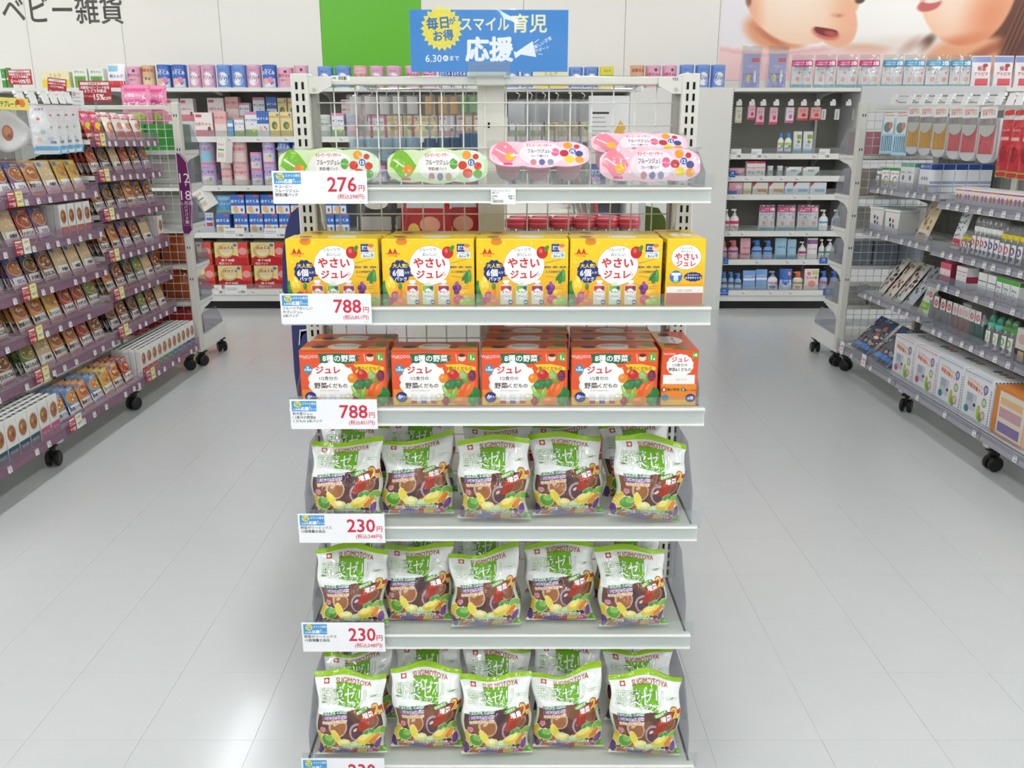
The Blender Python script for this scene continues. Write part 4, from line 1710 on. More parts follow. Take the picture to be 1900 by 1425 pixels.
    # three little spouted pouches
    for k, cc in enumerate(('#c9543a', '#6fae3c', '#c4402f')):
        x = (-.175 + .17 * k) * w
        P.rect(x - .022 * w, .325 * h, x + .022 * w, .36 * h, '#e3e5ea')
        P.rect(x - .034 * w, .355 * h, x + .034 * w, .395 * h, '#f2f3f5')
        P.poly([(x - .062 * w, .03 * h), (x + .062 * w, .03 * h), (x + .066 * w, .31 * h), (x + .02 * w, .335 * h), (x - .02 * w, .335 * h), (x - .066 * w, .31 * h)], '#e9e2cf' if k != 1 else '#dfe8cf')
        P.rect(x - .06 * w, .235 * h, x + .06 * w, .31 * h, cc)
        P.ell(x + .035 * w, .28 * h, .02 * w, .028 * h, '#5a4a8a', 10)
        P.ell(x - .035 * w, .27 * h, .018 * w, .03 * h, ('#d8402c', '#8cc24a', '#8d3f86')[k], 10)
        P.ell(x, .185 * h, .045 * w, .085 * h, '#fbfbf8', 18)
        P.text('やさい', x, .215 * h, .031 * w, ('#d1252e', '#2a6b3d', '#b0243a')[k], 0.035)
        P.text('ジュレ', x, .155 * h, .028 * w, ('#d1252e', '#2a6b3d', '#b0243a')[k], 0.035)
        P.ell(x + .045 * w, .065 * h, .026 * w, .035 * h, '#27407f', 12)
        P.text('2本', x + .043 * w, .065 * h, .026 * w, '#ffffff', 0.03)
    # side faces
    for sx in (-1, 1):
        Q = Print(mb, flat(sx * w / 2, 0, 0, (0, sx, 0), (0, 0, 1)))
        c = 0.0024
        for k in range(6):
            Q.rect(-d / 2 + c, c + (h - 2 * c) * k / 6, d / 2 - c, c + (h - 2 * c) * (k + 1) / 6, mixc(lin('#eea21c'), lin('#f6d023'), k / 4.0))
        Q.ell(0, .73 * h, .39 * d, .185 * h, '#c23038', 30)
        Q.ell(0, .73 * h, .382 * d, .181 * h, '#fdfdfb', 30)
        Q.text('フルーツで', -.02 * d, .86 * h, .07 * d, '#2b7d55', 0.015)
        Q.text('おいしい', .0, .815 * h, .07 * d, '#2b7d55', 0.015)
        Q.text('やさい', 0, .735 * h, .20 * d, '#d1252e', 0.035)
        Q.text('ジュレ', 0, .635 * h, .17 * d, '#d1252e', 0.035)
        Q.ell(-.24 * d, .44 * h, .16 * d, .095 * h, '#2674c4', 24)
        Q.rect(-.36 * d, .46 * h, -.12 * d, .50 * h, '#f3f4f6')
        Q.rect(-.30 * d, .39 * h, -.18 * d, .46 * h, '#e3e5ea')
        Q.ell(-.24 * d, .375 * h, .06 * d, .02 * h, '#a9cf6a', 12)
        Q.cloud(.2 * d, .44 * h, .24 * d, .072 * h, '#1f2f77', 12, .1)
        Q.text('あそびやすい', .2 * d, .465 * h, .05 * d, '#ffffff', 0.01)
        Q.text('大きなキャップ', .2 * d, .425 * h, .06 * d, '#ffffff', 0.03, fit=.42 * d)
        Q.rect(-d / 2 + c, .20 * h, d / 2 - c, .295 * h, '#f2f2ee')
        Q.text('1AD 16040', 0, .235 * h, .085 * d, '#9a9a98', 0.005)
        Q.rect(-d / 2 + c, c, d / 2 - c, .20 * h, '#c96a4e')
    # top
    Q = Print(mb, flat(0, -d / 2, h, (1, 0, 0), (0, 1, 0)))
    Q.ell(-.28 * w, .1 * d, .06 * w, .2 * d, '#ee9526', 16)
    Q.ell(.08 * w, .5 * d, .16 * w, .3 * d, '#fdfdfb', 24)
    Q.text('やさいジュレ', .08 * w, .5 * d, .05 * w, '#d1252e', 0.03)
    Q.ell(-.32 * w, .5 * d, .07 * w, .2 * d, '#7c5c28', 16)
    return Proto(('carton', mb.mesh('carton', COATED)))


# ---- orange jelly box
def orange_box():
    w, d, h = 0.188, 0.08, 0.127
    mb = MB()
    mb.cbox(-w / 2, w / 2, -d / 2, d / 2, 0, h, 0.002, '#dd5226')
    c = 0.0022
    P = Print(mb, flat(0, -d / 2, 0))
    P.rect(-w / 2 + c, c, w / 2 - c, .16 * h, '#f0c231')
    P.rect(-w / 2 + c, .16 * h, w / 2 - c, .30 * h, '#eb8b2b')
    P.rect(-w / 2 + c, .30 * h, w / 2 - c, .97 * h, '#e3552b')
    P.rect(-w / 2 + c, .97 * h, w / 2 - c, h - c, '#c93f24')
    P.text('WaKODO', -.39 * w, .885 * h, .048 * w, '#f3c3c6', 0.03)
    P.rect(-.46 * w, .845 * h, -.37 * w, .852 * h, '#f3c3c6')
    P.poly([(-.285 * w, .93 * h), (-.05 * w, .945 * h), (.20 * w, .90 * h), (.17 * w, .86 * h), (.19 * w, .82 * h), (.10 * w, .76 * h), (-.1 * w, .75 * h), (-.27 * w, .775 * h), (-.26 * w, .85 * h)], '#1c6b47')
    P.text('8種の野菜', -.04 * w, .85 * h, .085 * w, '#ffffff', 0.025, fit=.38 * w)
    P.poly([(.12 * w, .745 * h), (.3 * w, .755 * h), (.47 * w, .70 * h), (.475 * w, .655 * h), (.38 * w, .59 * h), (.14 * w, .60 * h), (.15 * w, .68 * h)], '#f2c92b')
    P.text('3種のくだもの', .285 * w, .672 * h, .05 * w, '#8a4a1a', 0.02, fit=.29 * w)
    P.text('+', .085 * w, .685 * h, .045 * w, '#f5d9b8', 0.02)
    P.rect(.385 * w, .80 * h, .47 * w, .945 * h, '#63a836')
    P.text('1', .418 * w, .87 * h, .075 * w, '#ffffff', 0.03)
    P.text('歳', .448 * w, .84 * h, .025 * w, '#ffffff', 0.02)
    P.ell(.315 * w, .86 * h, .042 * w, .06 * h, '#f3d7b6', 18)
    P.ell(.315 * w, .905 * h, .04 * w, .03 * h, '#4b2a1c', 14)
    P.line((.245 * w, .93 * h), (.26 * w, .79 * h), .012 * w, '#f0b7a2')
    # white cloud
    P.cloud(-.13 * w, .43 * h, .285 * w, .37 * h, '#fbfbf8', 14, 0.08)
    P.text('ジュレ', -.175 * w, .645 * h, .098 * w, '#cf2533', 0.035)
    P.text('1/2食分の', -.175 * w, .50 * h, .052 * w, '#4a3a33', 0.015)
    P.text('野菜', -.27 * w, .37 * h, .075 * w, '#4a3128', 0.025)
    P.text('&', -.19 * w, .36 * h, .04 * w, '#4a3128', 0.02)
    P.text('くだもの', -.07 * w, .37 * h, .058 * w, '#4a3128', 0.025)
    P.text('Jelly Drink Vegetable & Fruits', -.17 * w, .285 * h, .018 * w, '#c06060', 0.01)
    hx = [(-.405 * w + .055 * w * cos(pi / 3 * k + pi / 6), .66 * h + .085 * h * sin(pi / 3 * k + pi / 6)) for k in range(6)]
    P.poly(hx, '#2f8fb5')
    P.text('新', -.405 * w, .69 * h, .03 * w, '#e8f4f8', 0.02)
    P.text('乳酸菌', -.405 * w, .65 * h, .028 * w, '#e8f4f8', 0.02)
    P.ell(-.39 * w, .165 * h, .068 * w, .095 * h, '#23348a', 24)
    P.text('6', -.415 * w, .175 * h, .075 * w, '#ffffff', 0.02)
    P.text('袋入り', -.362 * w, .175 * h, .032 * w, '#ffffff', 0.02)
    for k, cc in enumerate(('#c33f5c', '#7b4f96', '#c9553a')):
        x = (-.25 + .115 * k) * w
        P.poly([(x - .04 * w, .05 * h), (x + .04 * w, .04 * h), (x + .035 * w, .20 * h), (x - .03 * w, .215 * h)], '#efe4df')
        P.poly([(x - .035 * w, .05 * h), (x + .038 * w, .045 * h), (x + .036 * w, .10 * h), (x - .032 * w, .105 * h)], cc)
        P.ell(x, .155 * h, .025 * w, .03 * h, '#ffffff', 10)
        P.text('ジュレ', x, .155 * h, .022 * w, cc, 0.03)
    # greens and fruit
    for u, v, a, b, c1, r in ((.10, .50, .055, .085, '#e68a2c', 0), (.215, .57, .06, .085, '#c3282e', 0), (.20, .605, .02, .03, '#e26a5c', 0), (.325, .56, .045, .08, '#8db06a', .2), (.43, .55, .045, .10, '#6d2347', 0), (.22, .40, .10, .085, '#2f6a3d', 0), (.16, .37, .06, .07, '#3f7f48', 0), (.28, .42, .05, .07, '#3a7a42', 0),
                           (.43, .22, .10, .13, '#2e7a34', .3), (.33, .29, .04, .19, '#e2622a', -.45), (.395, .30, .036, .17, '#e8722e', -.5), (.36, .47, .03, .06, '#5f9f45', .4), (.17, .17, .09, .11, '#74ad45', 0), (.12, .26, .022, .14, '#a5c872', .4), (.22, .22, .022, .14, '#8cbb55', -.3), (.30, .07, .11, .08, '#e28a34', 0), (.12, .08, .045, .08, '#a82c3c', 0), (.44, .06, .06, .08, '#3a8a3c', 0), (.05, .17, .05, .06, '#e6dcc3', 0)):
        v = max(v, b + .02)
        P.ell(u * w, v * h, a * w, b * h, c1, 16, rot=r)
        P.ell((u - .25 * a) * w, (v + .3 * b) * h, a * w * .42, b * h * .36, tuple(min(1, x * 1.35 + .03) for x in lin(c1)), 10, rot=r)
    for k in range(14):
        P.ell((.295 + .014 * (k % 5)) * w, (.52 + .03 * (k // 5)) * h, .009 * w, .013 * h, '#a9c987', 7)
        P.ell((.40 + .016 * (k % 4)) * w, (.48 + .035 * (k // 4)) * h, .009 * w, .013 * h, '#8d3a62', 7)
    P.text('野菜とくだものを使用したジュレです', -.3 * w, .055 * h, .015 * w, '#8a6a2a', 0.01)
    for sx in (-1, 1):
        Q = Print(mb, flat(sx * w / 2, 0, 0, (0, sx, 0), (0, 0, 1)))
        Q.rect(-d / 2 + c, c, d / 2 - c, .12 * h, '#f0b92f')
        Q.rect(-d / 2 + c, .12 * h, d / 2 - c, .40 * h, '#eb8a2b')
        Q.rect(-d / 2 + c, .40 * h, d / 2 - c, h - c, '#e3552b')
        Q.text('WaKODO', -.3 * d, .93 * h, .07 * d, '#f3c3c6', 0.03)
        Q.cloud(0, .73 * h, .37 * d, .20 * h, '#fbfbf8', 14, .06)
        Q.text('ジュレ', 0, .83 * h, .16 * d, '#cf2533', 0.035)
        Q.text('1/2食分の', 0, .735 * h, .10 * d, '#4a3a33', 0.015)
        Q.text('野菜&くだもの', 0, .655 * h, .105 * d, '#4a3128', 0.025, fit=.6 * d)
        Q.rect(.32 * d, .86 * h, .48 * d, .96 * h, '#63a836')
        Q.text('1歳', .4 * d, .91 * h, .08 * d, '#ffffff', 0.02)
        Q.rect(-.44 * d, .40 * h, .42 * d, .56 * h, '#f4f4f0')
        Q.text('2021.2.10', .05 * d, .48 * h, .075 * d, '#a9a9a6', 0.005)
        Q.ell(-.40 * d, .30 * h, .075 * d, .05 * h, '#c03a28', 14)
        Q.text('8', -.40 * d, .30 * h, .12 * d, '#ffffff', 0.03)
        Q.text('種の野菜', -.15 * d, .30 * h, .085 * d, '#5a2f14', 0.02)
        Q.ell(.12 * d, .30 * h, .06 * d, .04 * h, '#2f7a55', 14)
        Q.text('3', .12 * d, .30 * h, .1 * d, '#ffffff', 0.03)
        Q.text('種のくだもの', .32 * d, .29 * h, .055 * d, '#5a2f14', 0.02)
        Q.ell(.33 * d, .15 * h, .14 * d, .075 * h, '#23348a', 20)
        Q.text('6袋', .33 * d, .15 * h, .11 * d, '#ffffff', 0.02)
        hx = [(-.36 * d + .11 * d * cos(pi / 3 * k + pi / 6), .155 * h + .06 * h * sin(pi / 3 * k + pi / 6)) for k in range(6)]
        Q.poly(hx, '#2f8fb5')
    Q = Print(mb, flat(0, -d / 2, h, (1, 0, 0), (0, 1, 0)))
    Q.rect(-w / 2 + c, c, w / 2 - c, .3 * d, '#efb52c')
    Q.ell(-.30 * w, .35 * d, .085 * w, .17 * d, '#22306a', 20)
    Q.ell(0, .4 * d, .2 * w, .36 * d, '#f6f4ee', 24)
    Q.text('野菜&くだもの', .0, .5 * d, .042 * w, '#4a3128', 0.025)
    for u, v, a, b, c1 in ((.22, .35, .06, .2, '#b8342a'), (.34, .3, .08, .2, '#e0992e'), (.40, .6, .08, .2, '#4f8a3c'), (.30, .65, .05, .2, '#d8642c')):
        Q.ell(u * w, v * d, a * w, b * d, c1, 14)
    return Proto(('carton', mb.mesh('carton', COATED)))


def px_x(px, py, Y):
    return on_y(px, py, Y).x


BOXW = ['at the price card end', 'second from the price card end', 'second from the side-on box', 'next to the side-on box']
yb = yellow_box()
yz = SHELF_Z[1] + 0.0022
for row in range(2):
    for k, (a, b) in enumerate(((532, 705), (709, 881), (884, 1054), (1056, 1228))):
        Yf = 1.7945 + 0.041 + row * 0.086
        x = (px_x(a, 520, 1.7945) + px_x(b, 520, 1.7945)) / 2 + (0.006 if row else 0)
        yb.put('jelly_drink_box', (x, Yf, yz), (0, 0, 0),
               'yellow jelly drink box, ' + ('front' if row == 0 else 'back') + ' row, ' + BOXW[k], 'box', 'yellow jelly drink boxes')
x = (px_x(1233, 520, 1.7945) + px_x(1303, 520, 1.7945)) / 2 + .004
yb.put('jelly_drink_box', (x, 1.7945 + 0.0985, yz), (0, 0, -pi / 2), 'yellow six-pack jelly drink box turned side-on at the end of the yellow row', 'box', 'yellow jelly drink boxes')
ob = orange_box()
oz = SHELF_Z[2] + 0.0022
for row in range(3):
    for k, (a, b) in enumerate(((553, 722), (726, 888), (890, 1056), (1058, 1222))):
        if row == 1 and k == 1 or row == 2 and k < 2:
            continue
        Yf = 1.7945 + 0.04 + row * 0.082
        x = (px_x(a, 700, 1.7945) + px_x(b, 700, 1.7945)) / 2 + 0.006 * row
        ob.put('jelly_pouch_box', (x, Yf, oz), (0, 0, 0),
               'orange jelly box with green banner, ' + ('front', 'middle', 'back')[row] + ' row, ' + BOXW[k], 'box', 'orange jelly boxes')
x = (px_x(1227, 700, 1.7945) + px_x(1294, 700, 1.7945)) / 2
ob.put('jelly_pouch_box', (x, 1.7945 + 0.094, oz), (0, 0, -pi / 2), 'orange jelly box turned side-on at the end of the orange row', 'box', 'orange jelly boxes')
ob.put('jelly_pouch_box', (x, 1.7945 + 0.094 + 0.1, oz + 0.0), (0, 0, -pi / 2), 'orange jelly box turned side-on behind another side-on orange box', 'box', 'orange jelly boxes') if False else None

# ---- jelly bags on the three lower shelves
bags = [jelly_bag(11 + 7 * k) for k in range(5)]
random.seed(21)
rows = [(3, 890, 1.80, (640, 772, 917, 1056, 1196)), (4, 1090, 1.80, (643, 772, 902, 1042, 1176)), (5, 1310, 1.69, (650, 788, 921, 1056, 1197))]
wh = ['fourth', 'fifth', 'lowest']
for r, (sh, py, Yb, xs) in enumerate(rows):
    for back in (0, 1):
        for k, px in enumerate(xs):
            Y = Yb + 0.013 + back * 0.115 + 0.024 * (k % 2)
            x = px_x(px, py, Yb + 0.02) + (random.uniform(-0.004, 0.004) + 0.002) * back
            x = max(-0.378, min(0.318, x))
            tilt = -(0.20 + random.uniform(-0.05, 0.06)) if not back else -0.13 + random.uniform(-0.05, 0.05)
            yaw = random.uniform(-0.05, 0.05)
            roll = random.uniform(-0.035, 0.035)
            if r == 0 and k == 4 and not back:
                roll = 0.13
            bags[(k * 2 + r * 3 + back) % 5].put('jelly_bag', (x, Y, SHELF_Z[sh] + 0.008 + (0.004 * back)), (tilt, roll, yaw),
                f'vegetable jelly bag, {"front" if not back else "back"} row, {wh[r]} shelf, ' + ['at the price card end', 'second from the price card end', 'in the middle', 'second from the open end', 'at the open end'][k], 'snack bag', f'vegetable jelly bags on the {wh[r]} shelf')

# ---- dessert packs on the top shelf
gp, pp = dessert_pack(False), dessert_pack(True)
z0 = SHELF_Z[0] + 0.001
for k, px in enumerate((610, 812)):
    x = px_x(px, 315, 1.865)
    gp.put('dessert_cup_pack', (x, 1.862, z0 + 0.009), (-0.12, 0, 0.0), 'green three-cup fruit jelly pack standing ' + ('behind the 276 yen card' if k == 0 else 'next to the pink packs'), 'dessert pack', 'green dessert packs')
gp.put('dessert_cup_pack', (px_x(612, 300, 1.93) - 0.01, 1.94, z0 + 0.009), (-0.1, 0, 0), 'green three-cup fruit jelly pack behind another green pack', 'dessert pack', 'green dessert packs')
x = px_x(1001, 300, 1.88)
pp.put('dessert_cup_pack', (x, 1.862, z0 + 0.042), (-0.72, 0, 0.02), 'pink three-cup fruit jelly pack tilted back beside the green packs', 'dessert pack', 'pink dessert packs')
x = px_x(1205, 315, 1.87)
pp.put('dessert_cup_pack', (x, 1.862, z0 + 0.012), (-0.16, 0, -0.01), 'pink three-cup fruit jelly pack in front of another pink pack', 'dessert pack', 'pink dessert packs')
x = px_x(1188, 262, 1.95)
pp.put('dessert_cup_pack', (x, 1.934, z0 + 0.068), (-0.88, 0, 0.02), 'pink three-cup fruit jelly pack propped on the back of another pink pack', 'dessert pack', 'pink dessert packs')


# ---- price cards
def mini_banner(P, x, z, w, h):
    P.rect(x, z, x + w, z + h, '#4a9ad8')
    P.ell(x + .24 * w, z + .68 * h, .15 * w, .30 * h, '#e9e34a', 16)
    P.text('毎日が', x + .24 * w, z + .76 * h, .075 * w, '#2f6fb0', 0.03)
    P.text('お得', x + .24 * w, z + .56 * h, .085 * w, '#2f6fb0', 0.03)
    P.text('スマイル育児', x + .70 * w, z + .74 * h, .105 * w, '#f4f0c4', 0.03, fit=.54 * w)
    P.text('6.30㊋', x + .21 * w, z + .20 * h, .105 * w, '#ffffff', 0.02)
    P.text('応援', x + .52 * w, z + .25 * h, .16 * w, '#ffffff', 0.035)
    P.text('プライス', x + .83 * w, z + .20 * h, .085 * w, '#ffffff', 0.02)
    P.poly([(x + .68 * w, z + .38 * h), (x + .76 * w, z + .5 * h), (x + .76 * w, z + .36 * h)], '#ffffff')


def price_card(x0, z0, y, w, h, lines, price, tax, label):
    mb = MB()
    mb.box(0, w, -0.0004, 0.0004, 0, h, '#f4f5f8')
    card = mb.mesh('card', CARD)
    pm = MB()
    P = Print(pm, flat(0, -0.0004, 0))
    bn_ = MB()
    mini_banner(Print(bn_, flat(0, -0.0004, 0)), .02 * w, .60 * h, .285 * w, .345 * h)
    for k, t in enumerate(lines):
        P.text(t, .025 * w, (.52 - .125 * k) * h, .11 * h, '#33363c', 0.015, 'l')
    P.text(price, .885 * w, .60 * h, .62 * h, '#cf3049', 0.016, 'r', fit=.32 * w)
    P.text('円', .97 * w, .475 * h, .215 * h, '#cf3049', 0.012, 'r')
    P.text(f'(税込{tax}円)', .965 * w, .22 * h, .165 * h, '#cf3049', 0.012, 'r')
    P.text('ケース', .96 * w, .07 * h, .045 * h, '#777777', 0.01, 'r')
    Proto(('card', card), ('banner_print', bn_.mesh('banner_print', CARD), 0), ('figure_print', pm.mesh('figure_print', CARD), 0)).put('price_card', (x0, y, z0), (0, 0, 0), label, 'price card', 'large price cards of the end display')


PC = [((508, 680, 317, 378), ('キユーピー', 'フルーツジュレ', '野菜3種パック'), '276', '298', 'reads 276 yen'),
      ((523, 688, 545, 601), ('フルーツでおいしい', 'やさいジュレ', '6本パック'), '788', '851', 'reads 788 yen below the yellow boxes'),
      ((541, 699, 741, 796), ('和光堂ジュレ', '1 2食分の野菜&', 'くだもの 6本パック'), '788', '851', 'reads 788 yen below the orange boxes'),
      ((556, 713, 953, 1007), ('野菜ゼリーミックス', '+2個増量企画品'), '230', '248', 'reads 230 yen on the fourth shelf rail'),
      ((563, 713, 1155, 1209), ('野菜ゼリーミックス', '+2個増量企画品'), '230', '248', 'reads 230 yen on the fifth shelf rail'),
      ((563, 713, 1407, 1462), ('野菜ゼリーミックス', '+2個増量企画品'), '230', '248', 'reads 230 yen on the lowest shelf rail')]
for k, ((a, b, t, bo), lines, pr_, tx, lb) in enumerate(PC):
    Y = SHELF_Y[k] - 0.006
    p0, p1 = on_y(a, bo, Y), on_y(b, t, Y)
    price_card(p0.x, p0.z, Y, p1.x - p0.x, p1.z - p0.z, lines, pr_, tx, 'white price card with red figures, ' + lb)
# small shelf label
Y = SHELF_Y[0] - 0.004
p0, p1 = on_y(911, 379, Y), on_y(957, 350, Y)
w, h = p1.x - p0.x, p1.z - p0.z
mb = MB()
mb.box(0, w, -0.0004, 0.0004, 0, h, '#f2f4f5')
P = Print(mb, flat(0, -0.0004, 0))
P.text('キフルーツジュレ フルーツ', .04 * w, .86 * h, .1 * h, '#444444', 0.02, 'l')
P.text('3種パック', .04 * w, .73 * h, .1 * h, '#444444', 0.02, 'l')
P.text('本体価格', .04 * w, .52 * h, .09 * h, '#444444', 0.02, 'l')
P.text('369', .86 * w, .52 * h, .19 * h, '#333333', 0.02, 'r')
P.text('円', .95 * w, .51 * h, .1 * h, '#444444', 0.01, 'r')
P.text('税込', .04 * w, .37 * h, .09 * h, '#444444', 0.02, 'l')
P.text('398', .86 * w, .37 * h, .15 * h, '#333333', 0.02, 'r')
P.text('円', .95 * w, .36 * h, .1 * h, '#444444', 0.01, 'r')
for k in range(18):
    P.rect((.07 + .024 * k) * w, .1 * h, (.07 + .024 * k + random.choice((.008, .014))) * w, .28 * h, '#666666')
tag(obj('shelf_label', mb.mesh('shelf_label', CARD), None, (p0.x, Y, p0.z)), 'small white shelf label with barcode reading 369 yen', 'shelf label')

# ---- promotional sign on the top bar
SY = GY - 0.03
p0, p1 = on_y(763, 133, SY), on_y(1055, 18, SY)
w, h = p1.x - p0.x, p1.z - p0.z
mb = MB()
mb.box(0, w, -0.0005, 0.0005, 0, h, '#3787cf')
card = mb.mesh('sign_card', CARD)
pm = MB()
P = Print(pm, flat(0, -0.0006, 0))
cx, cz, r = .20 * w, .70 * h, .10 * w
P.burst(cx, cz, r * 1.12, r * 1.34, 22, '#f0e25a')
P.ell(cx, cz, r * 1.06, r * 1.06, '#c8c26a', 30)
P.ell(cx, cz, r * 1.04, r * 1.04, '#f0e04a', 30)
P.text('毎日', cx - .025 * w, cz + .085 * h, .076 * w, '#2e6fae', 0.035, rot=0.08)
P.text('が', cx + .068 * w, cz + .12 * h, .045 * w, '#2e6fae', 0.03, rot=0.15)
P.text('お得', cx + .01 * w, cz - .115 * h, .068 * w, '#2e6fae', 0.035, rot=0.08)
P.text('6.30', .145 * w, .22 * h, .062 * w, '#eef6fb', 0.012)
P.ell(.222 * w, .22 * h, .018 * w, .018 * w, '#f4f8fa', 16)
P.text('火', .222 * w, .222 * h, .026 * w, '#3a4a55', 0.01)
P.text('まで', .278 * w, .22 * h, .033 * w, '#eef6fb', 0.02)
P.text('スマイル', .475 * w, .77 * h, .088 * w, '#f5f2c0', 0.02, fit=.30 * w)
P.text('育児', .755 * w, .78 * h, .115 * w, '#f5f2c0', 0.02)
P.text('応援', .50 * w, .36 * h, .152 * w, '#f2f8fc', 0.04)
P.poly([(.66 * w, .30 * h), (.775 * w, .50 * h), (.80 * w, .24 * h)], '#f2f8fc')
P.poly([(.655 * w, .34 * h), (.70 * w, .28 * h), (.665 * w, .215 * h)], '#f2f8fc')
P.line((.785 * w, .47 * h), (.815 * w, .53 * h), .004 * w, '#f2f8fc')
P.line((.81 * w, .29 * h), (.84 * w, .285 * h), .004 * w, '#f2f8fc')
P.text('楽しい子育', .84 * w, .475 * h, .025 * w, '#f2f8fc', 0.015, rot=0.5)
P.text('サポート', .835 * w, .37 * h, .024 * w, '#f2f8fc', 0.015, rot=0.3)
prn = pm.mesh('sign_print', CARD)
mb = MB()
mb.grid(lambda u, v: Vector(((u - .003) * w * 1.006, -0.0035 - 0.0015 * sin(pi * v) - 0.0012 * sin(6 * u + 5 * v), v * h * 1.015)), 16, 8, '#ffffff')
SLEEVE = clear('sign_sleeve', '#fafcff', 0.05, 0.04, bump=0.35, bscale=7)
slv = mb.mesh('clear_sleeve', SLEEVE)
mb = MB()
hx0, hx1 = on_y(868, 130, SY).x - p0.x, on_y(947, 130, SY).x - p0.x
mb.box(hx0, hx1, -0.0065, -0.005, -0.012, 0.022, '#dfeefa')
mb.box(hx0, hx1, -0.0065, 0.012, -0.014, -0.012, '#dfeefa')
mb.box(hx0, hx1, 0.004, 0.006, -0.012, 0.03, '#dfeefa')
hol = mb.mesh('sign_holder', ACRYL)
Proto(('sign_card', card), ('sign_print', prn, 0), ('clear_sleeve', slv), ('sign_holder', hol)).put('promotion_sign', (p0.x, SY, p0.z), (0, 0, 0.012), 'blue promotional sign in a clear sleeve with a yellow sun badge', 'sign')

# ---------------------------------------------------------------- goods of the gondola behind, seen through the grid
def hook(x0, x1, y, z, label, tagx):
    """chromed peg from the spine out to x1 with a white price plate at its tip"""
    mb = MB()
    s = 1 if x1 > x0 else -1
    mb.tube([(x0, y, z), (x1 - s * 0.02, y, z), (x1, y, z + 0.012)], 0.0025, 6)
    mb.tube([(x0, y, z + 0.03), (x1 - s * 0.01, y, z + 0.03), (x1 + s * 0.004, y, z + 0.02)], 0.002, 6)
    pegm = mb.mesh('peg', CHROME)
    mb = MB()
    mb.cbox(x1 + s * 0.002 - 0.002, x1 + s * 0.002 + 0.002, y - 0.022, y + 0.022, z - 0.006, z + 0.026, 0.0015, '#f1f1ee')
    return Proto(('peg', pegm), ('price_plate', mb.mesh('price_plate', PLASTIC)))


def hang_pack(w, h, t, top, body, low):
    """flat clear hanging pack with a header card and a spoon in its coloured case"""
    mb = MB()
    mb.cbox(-w / 2, w / 2, -t / 2, t / 2, -h, 0, .004, '#ffffff')
    bag = mb.mesh('clear_bag', WRAP)
    mb = MB()
    mb.box(-w / 2 + .006, w / 2 - .006, -.0008, .0008, -h * .28, -0.004, top)
    mb.tube([(0, 0, -0.012), (0.010, 0, 0.01), (0, 0, 0.016)], 0.0015, 5, '#e6e6e6')
    hd = mb.mesh('header_card', CARD)
    mb = MB()
    mb.lathe([(w * .10, -h * .62), (w * .08, -h * .5), (w * .06, -h * .3)], 10, low, sy=0.5)
    mb.cbox(-w * .42, w * .42, -t * .38, t * .38, -h * .97, -h * .62, .003, body)
    return Proto(('clear_bag', bag), ('header_card', hd), ('spoon', mb.mesh('spoon', PLASTIC)))


spoonb = hang_pack(0.052, 0.168, 0.02, '#e8e4e2', '#a9cfe8', '#d76a86')
spoond = hang_pack(0.045, 0.175, 0.02, '#d7a869', '#2f6d9c', '#b9d4e6')
spoony = hang_pack(0.045, 0.16, 0.02, '#6fae5a', '#3f86c4', '#e3a33a')
caseb = hang_pack(0.06, 0.205, 0.022, '#e7e9ec', '#c4c6ca', '#d7dade')
random.seed(5)
for k, (px, pk, nm) in enumerate(((662, spoonb, 0), (689, spoonb, 0), (716, spoonb, 0), (740, spoonb, 0), (766, spoonb, 0), (797, spoond, 1), (822, spoond, 1), (843, spoond, 1), (862, spoony, 2), (877, spoony, 2))):
    y = 2.24 + .024 * k
    pk.put('spoon_pack', (px_x(px, 230, y), y, on_y(px, 176, y).z), (0, 0, 0.95 + random.uniform(-0.06, 0.06)),
           ('clear hanging pack with a pale blue spoon case behind the grid', 'clear hanging pack with a dark blue spoon case behind the grid', 'clear hanging pack with a green header next to the spine post')[nm], 'spoon pack', f'hanging spoon packs behind the grid {nm}')
for k, px in enumerate((958, 982, 1006, 1030, 1054, 1078)):
    y = 2.29 + 0.02 * k
    caseb.put('spoon_case', (px_x(px, 240, y), y, on_y(px, 184, y).z), (0, 0, -0.7 + random.uniform(-0.15, 0.15)), 'clear hanging spoon case with white header behind the grid', 'spoon case', 'hanging spoon cases behind the grid')
# carded pack seen from its back with print
mb = MB()
mb.box(-0.052, 0.052, -0.012, 0.012, -0.17, 0, '#eceeef')
P = Print(mb, flat(0, -0.012, -0.17))
P.rect(-.045, .125, .0, .13, '#333333')
for k in range(9):
    P.rect(-.045, .115 - .011 * k, random.uniform(-.01, .004), .117 - .011 * k, '#9a9a9a')
P.poly([(.01, .07), (.03, .11), (.045, .09), (.022, .055)], '#e6b54a')
P.poly([(.02, .06), (.04, .08), (.046, .06)], '#6fae9c')
P.rect(.008, .02, .048, .035, '#5fb3b8')
P.tex = None
tag(obj('cutlery_case_pack', mb.mesh('cutlery_case_pack', COATED), None, on_y(1130, 178, 2.34), (0, 0, 0)), 'white carded pack with grey print seen from the back behind the grid', 'carded pack')
random.seed(9)
for sgn in (-1, 1):
    for k in range(5):
        y = 2.27 + 0.055 * k
        x0 = sx_c + sgn * 0.025
        x1 = sx_c + sgn * (0.37 if sgn > 0 else 0.33)
        hk = hook(x0, x1, y, on_y(700 if sgn < 0 else 1180, 166, y).z, '', 0)
        hk.put('peg_hook', (0, 0, 0), (0, 0, 0), 'chromed peg hook with white price plate on the ' + ('spoon pack' if sgn < 0 else 'spoon case') + ' side of the spine', 'hook', 'peg hooks behind the grid')

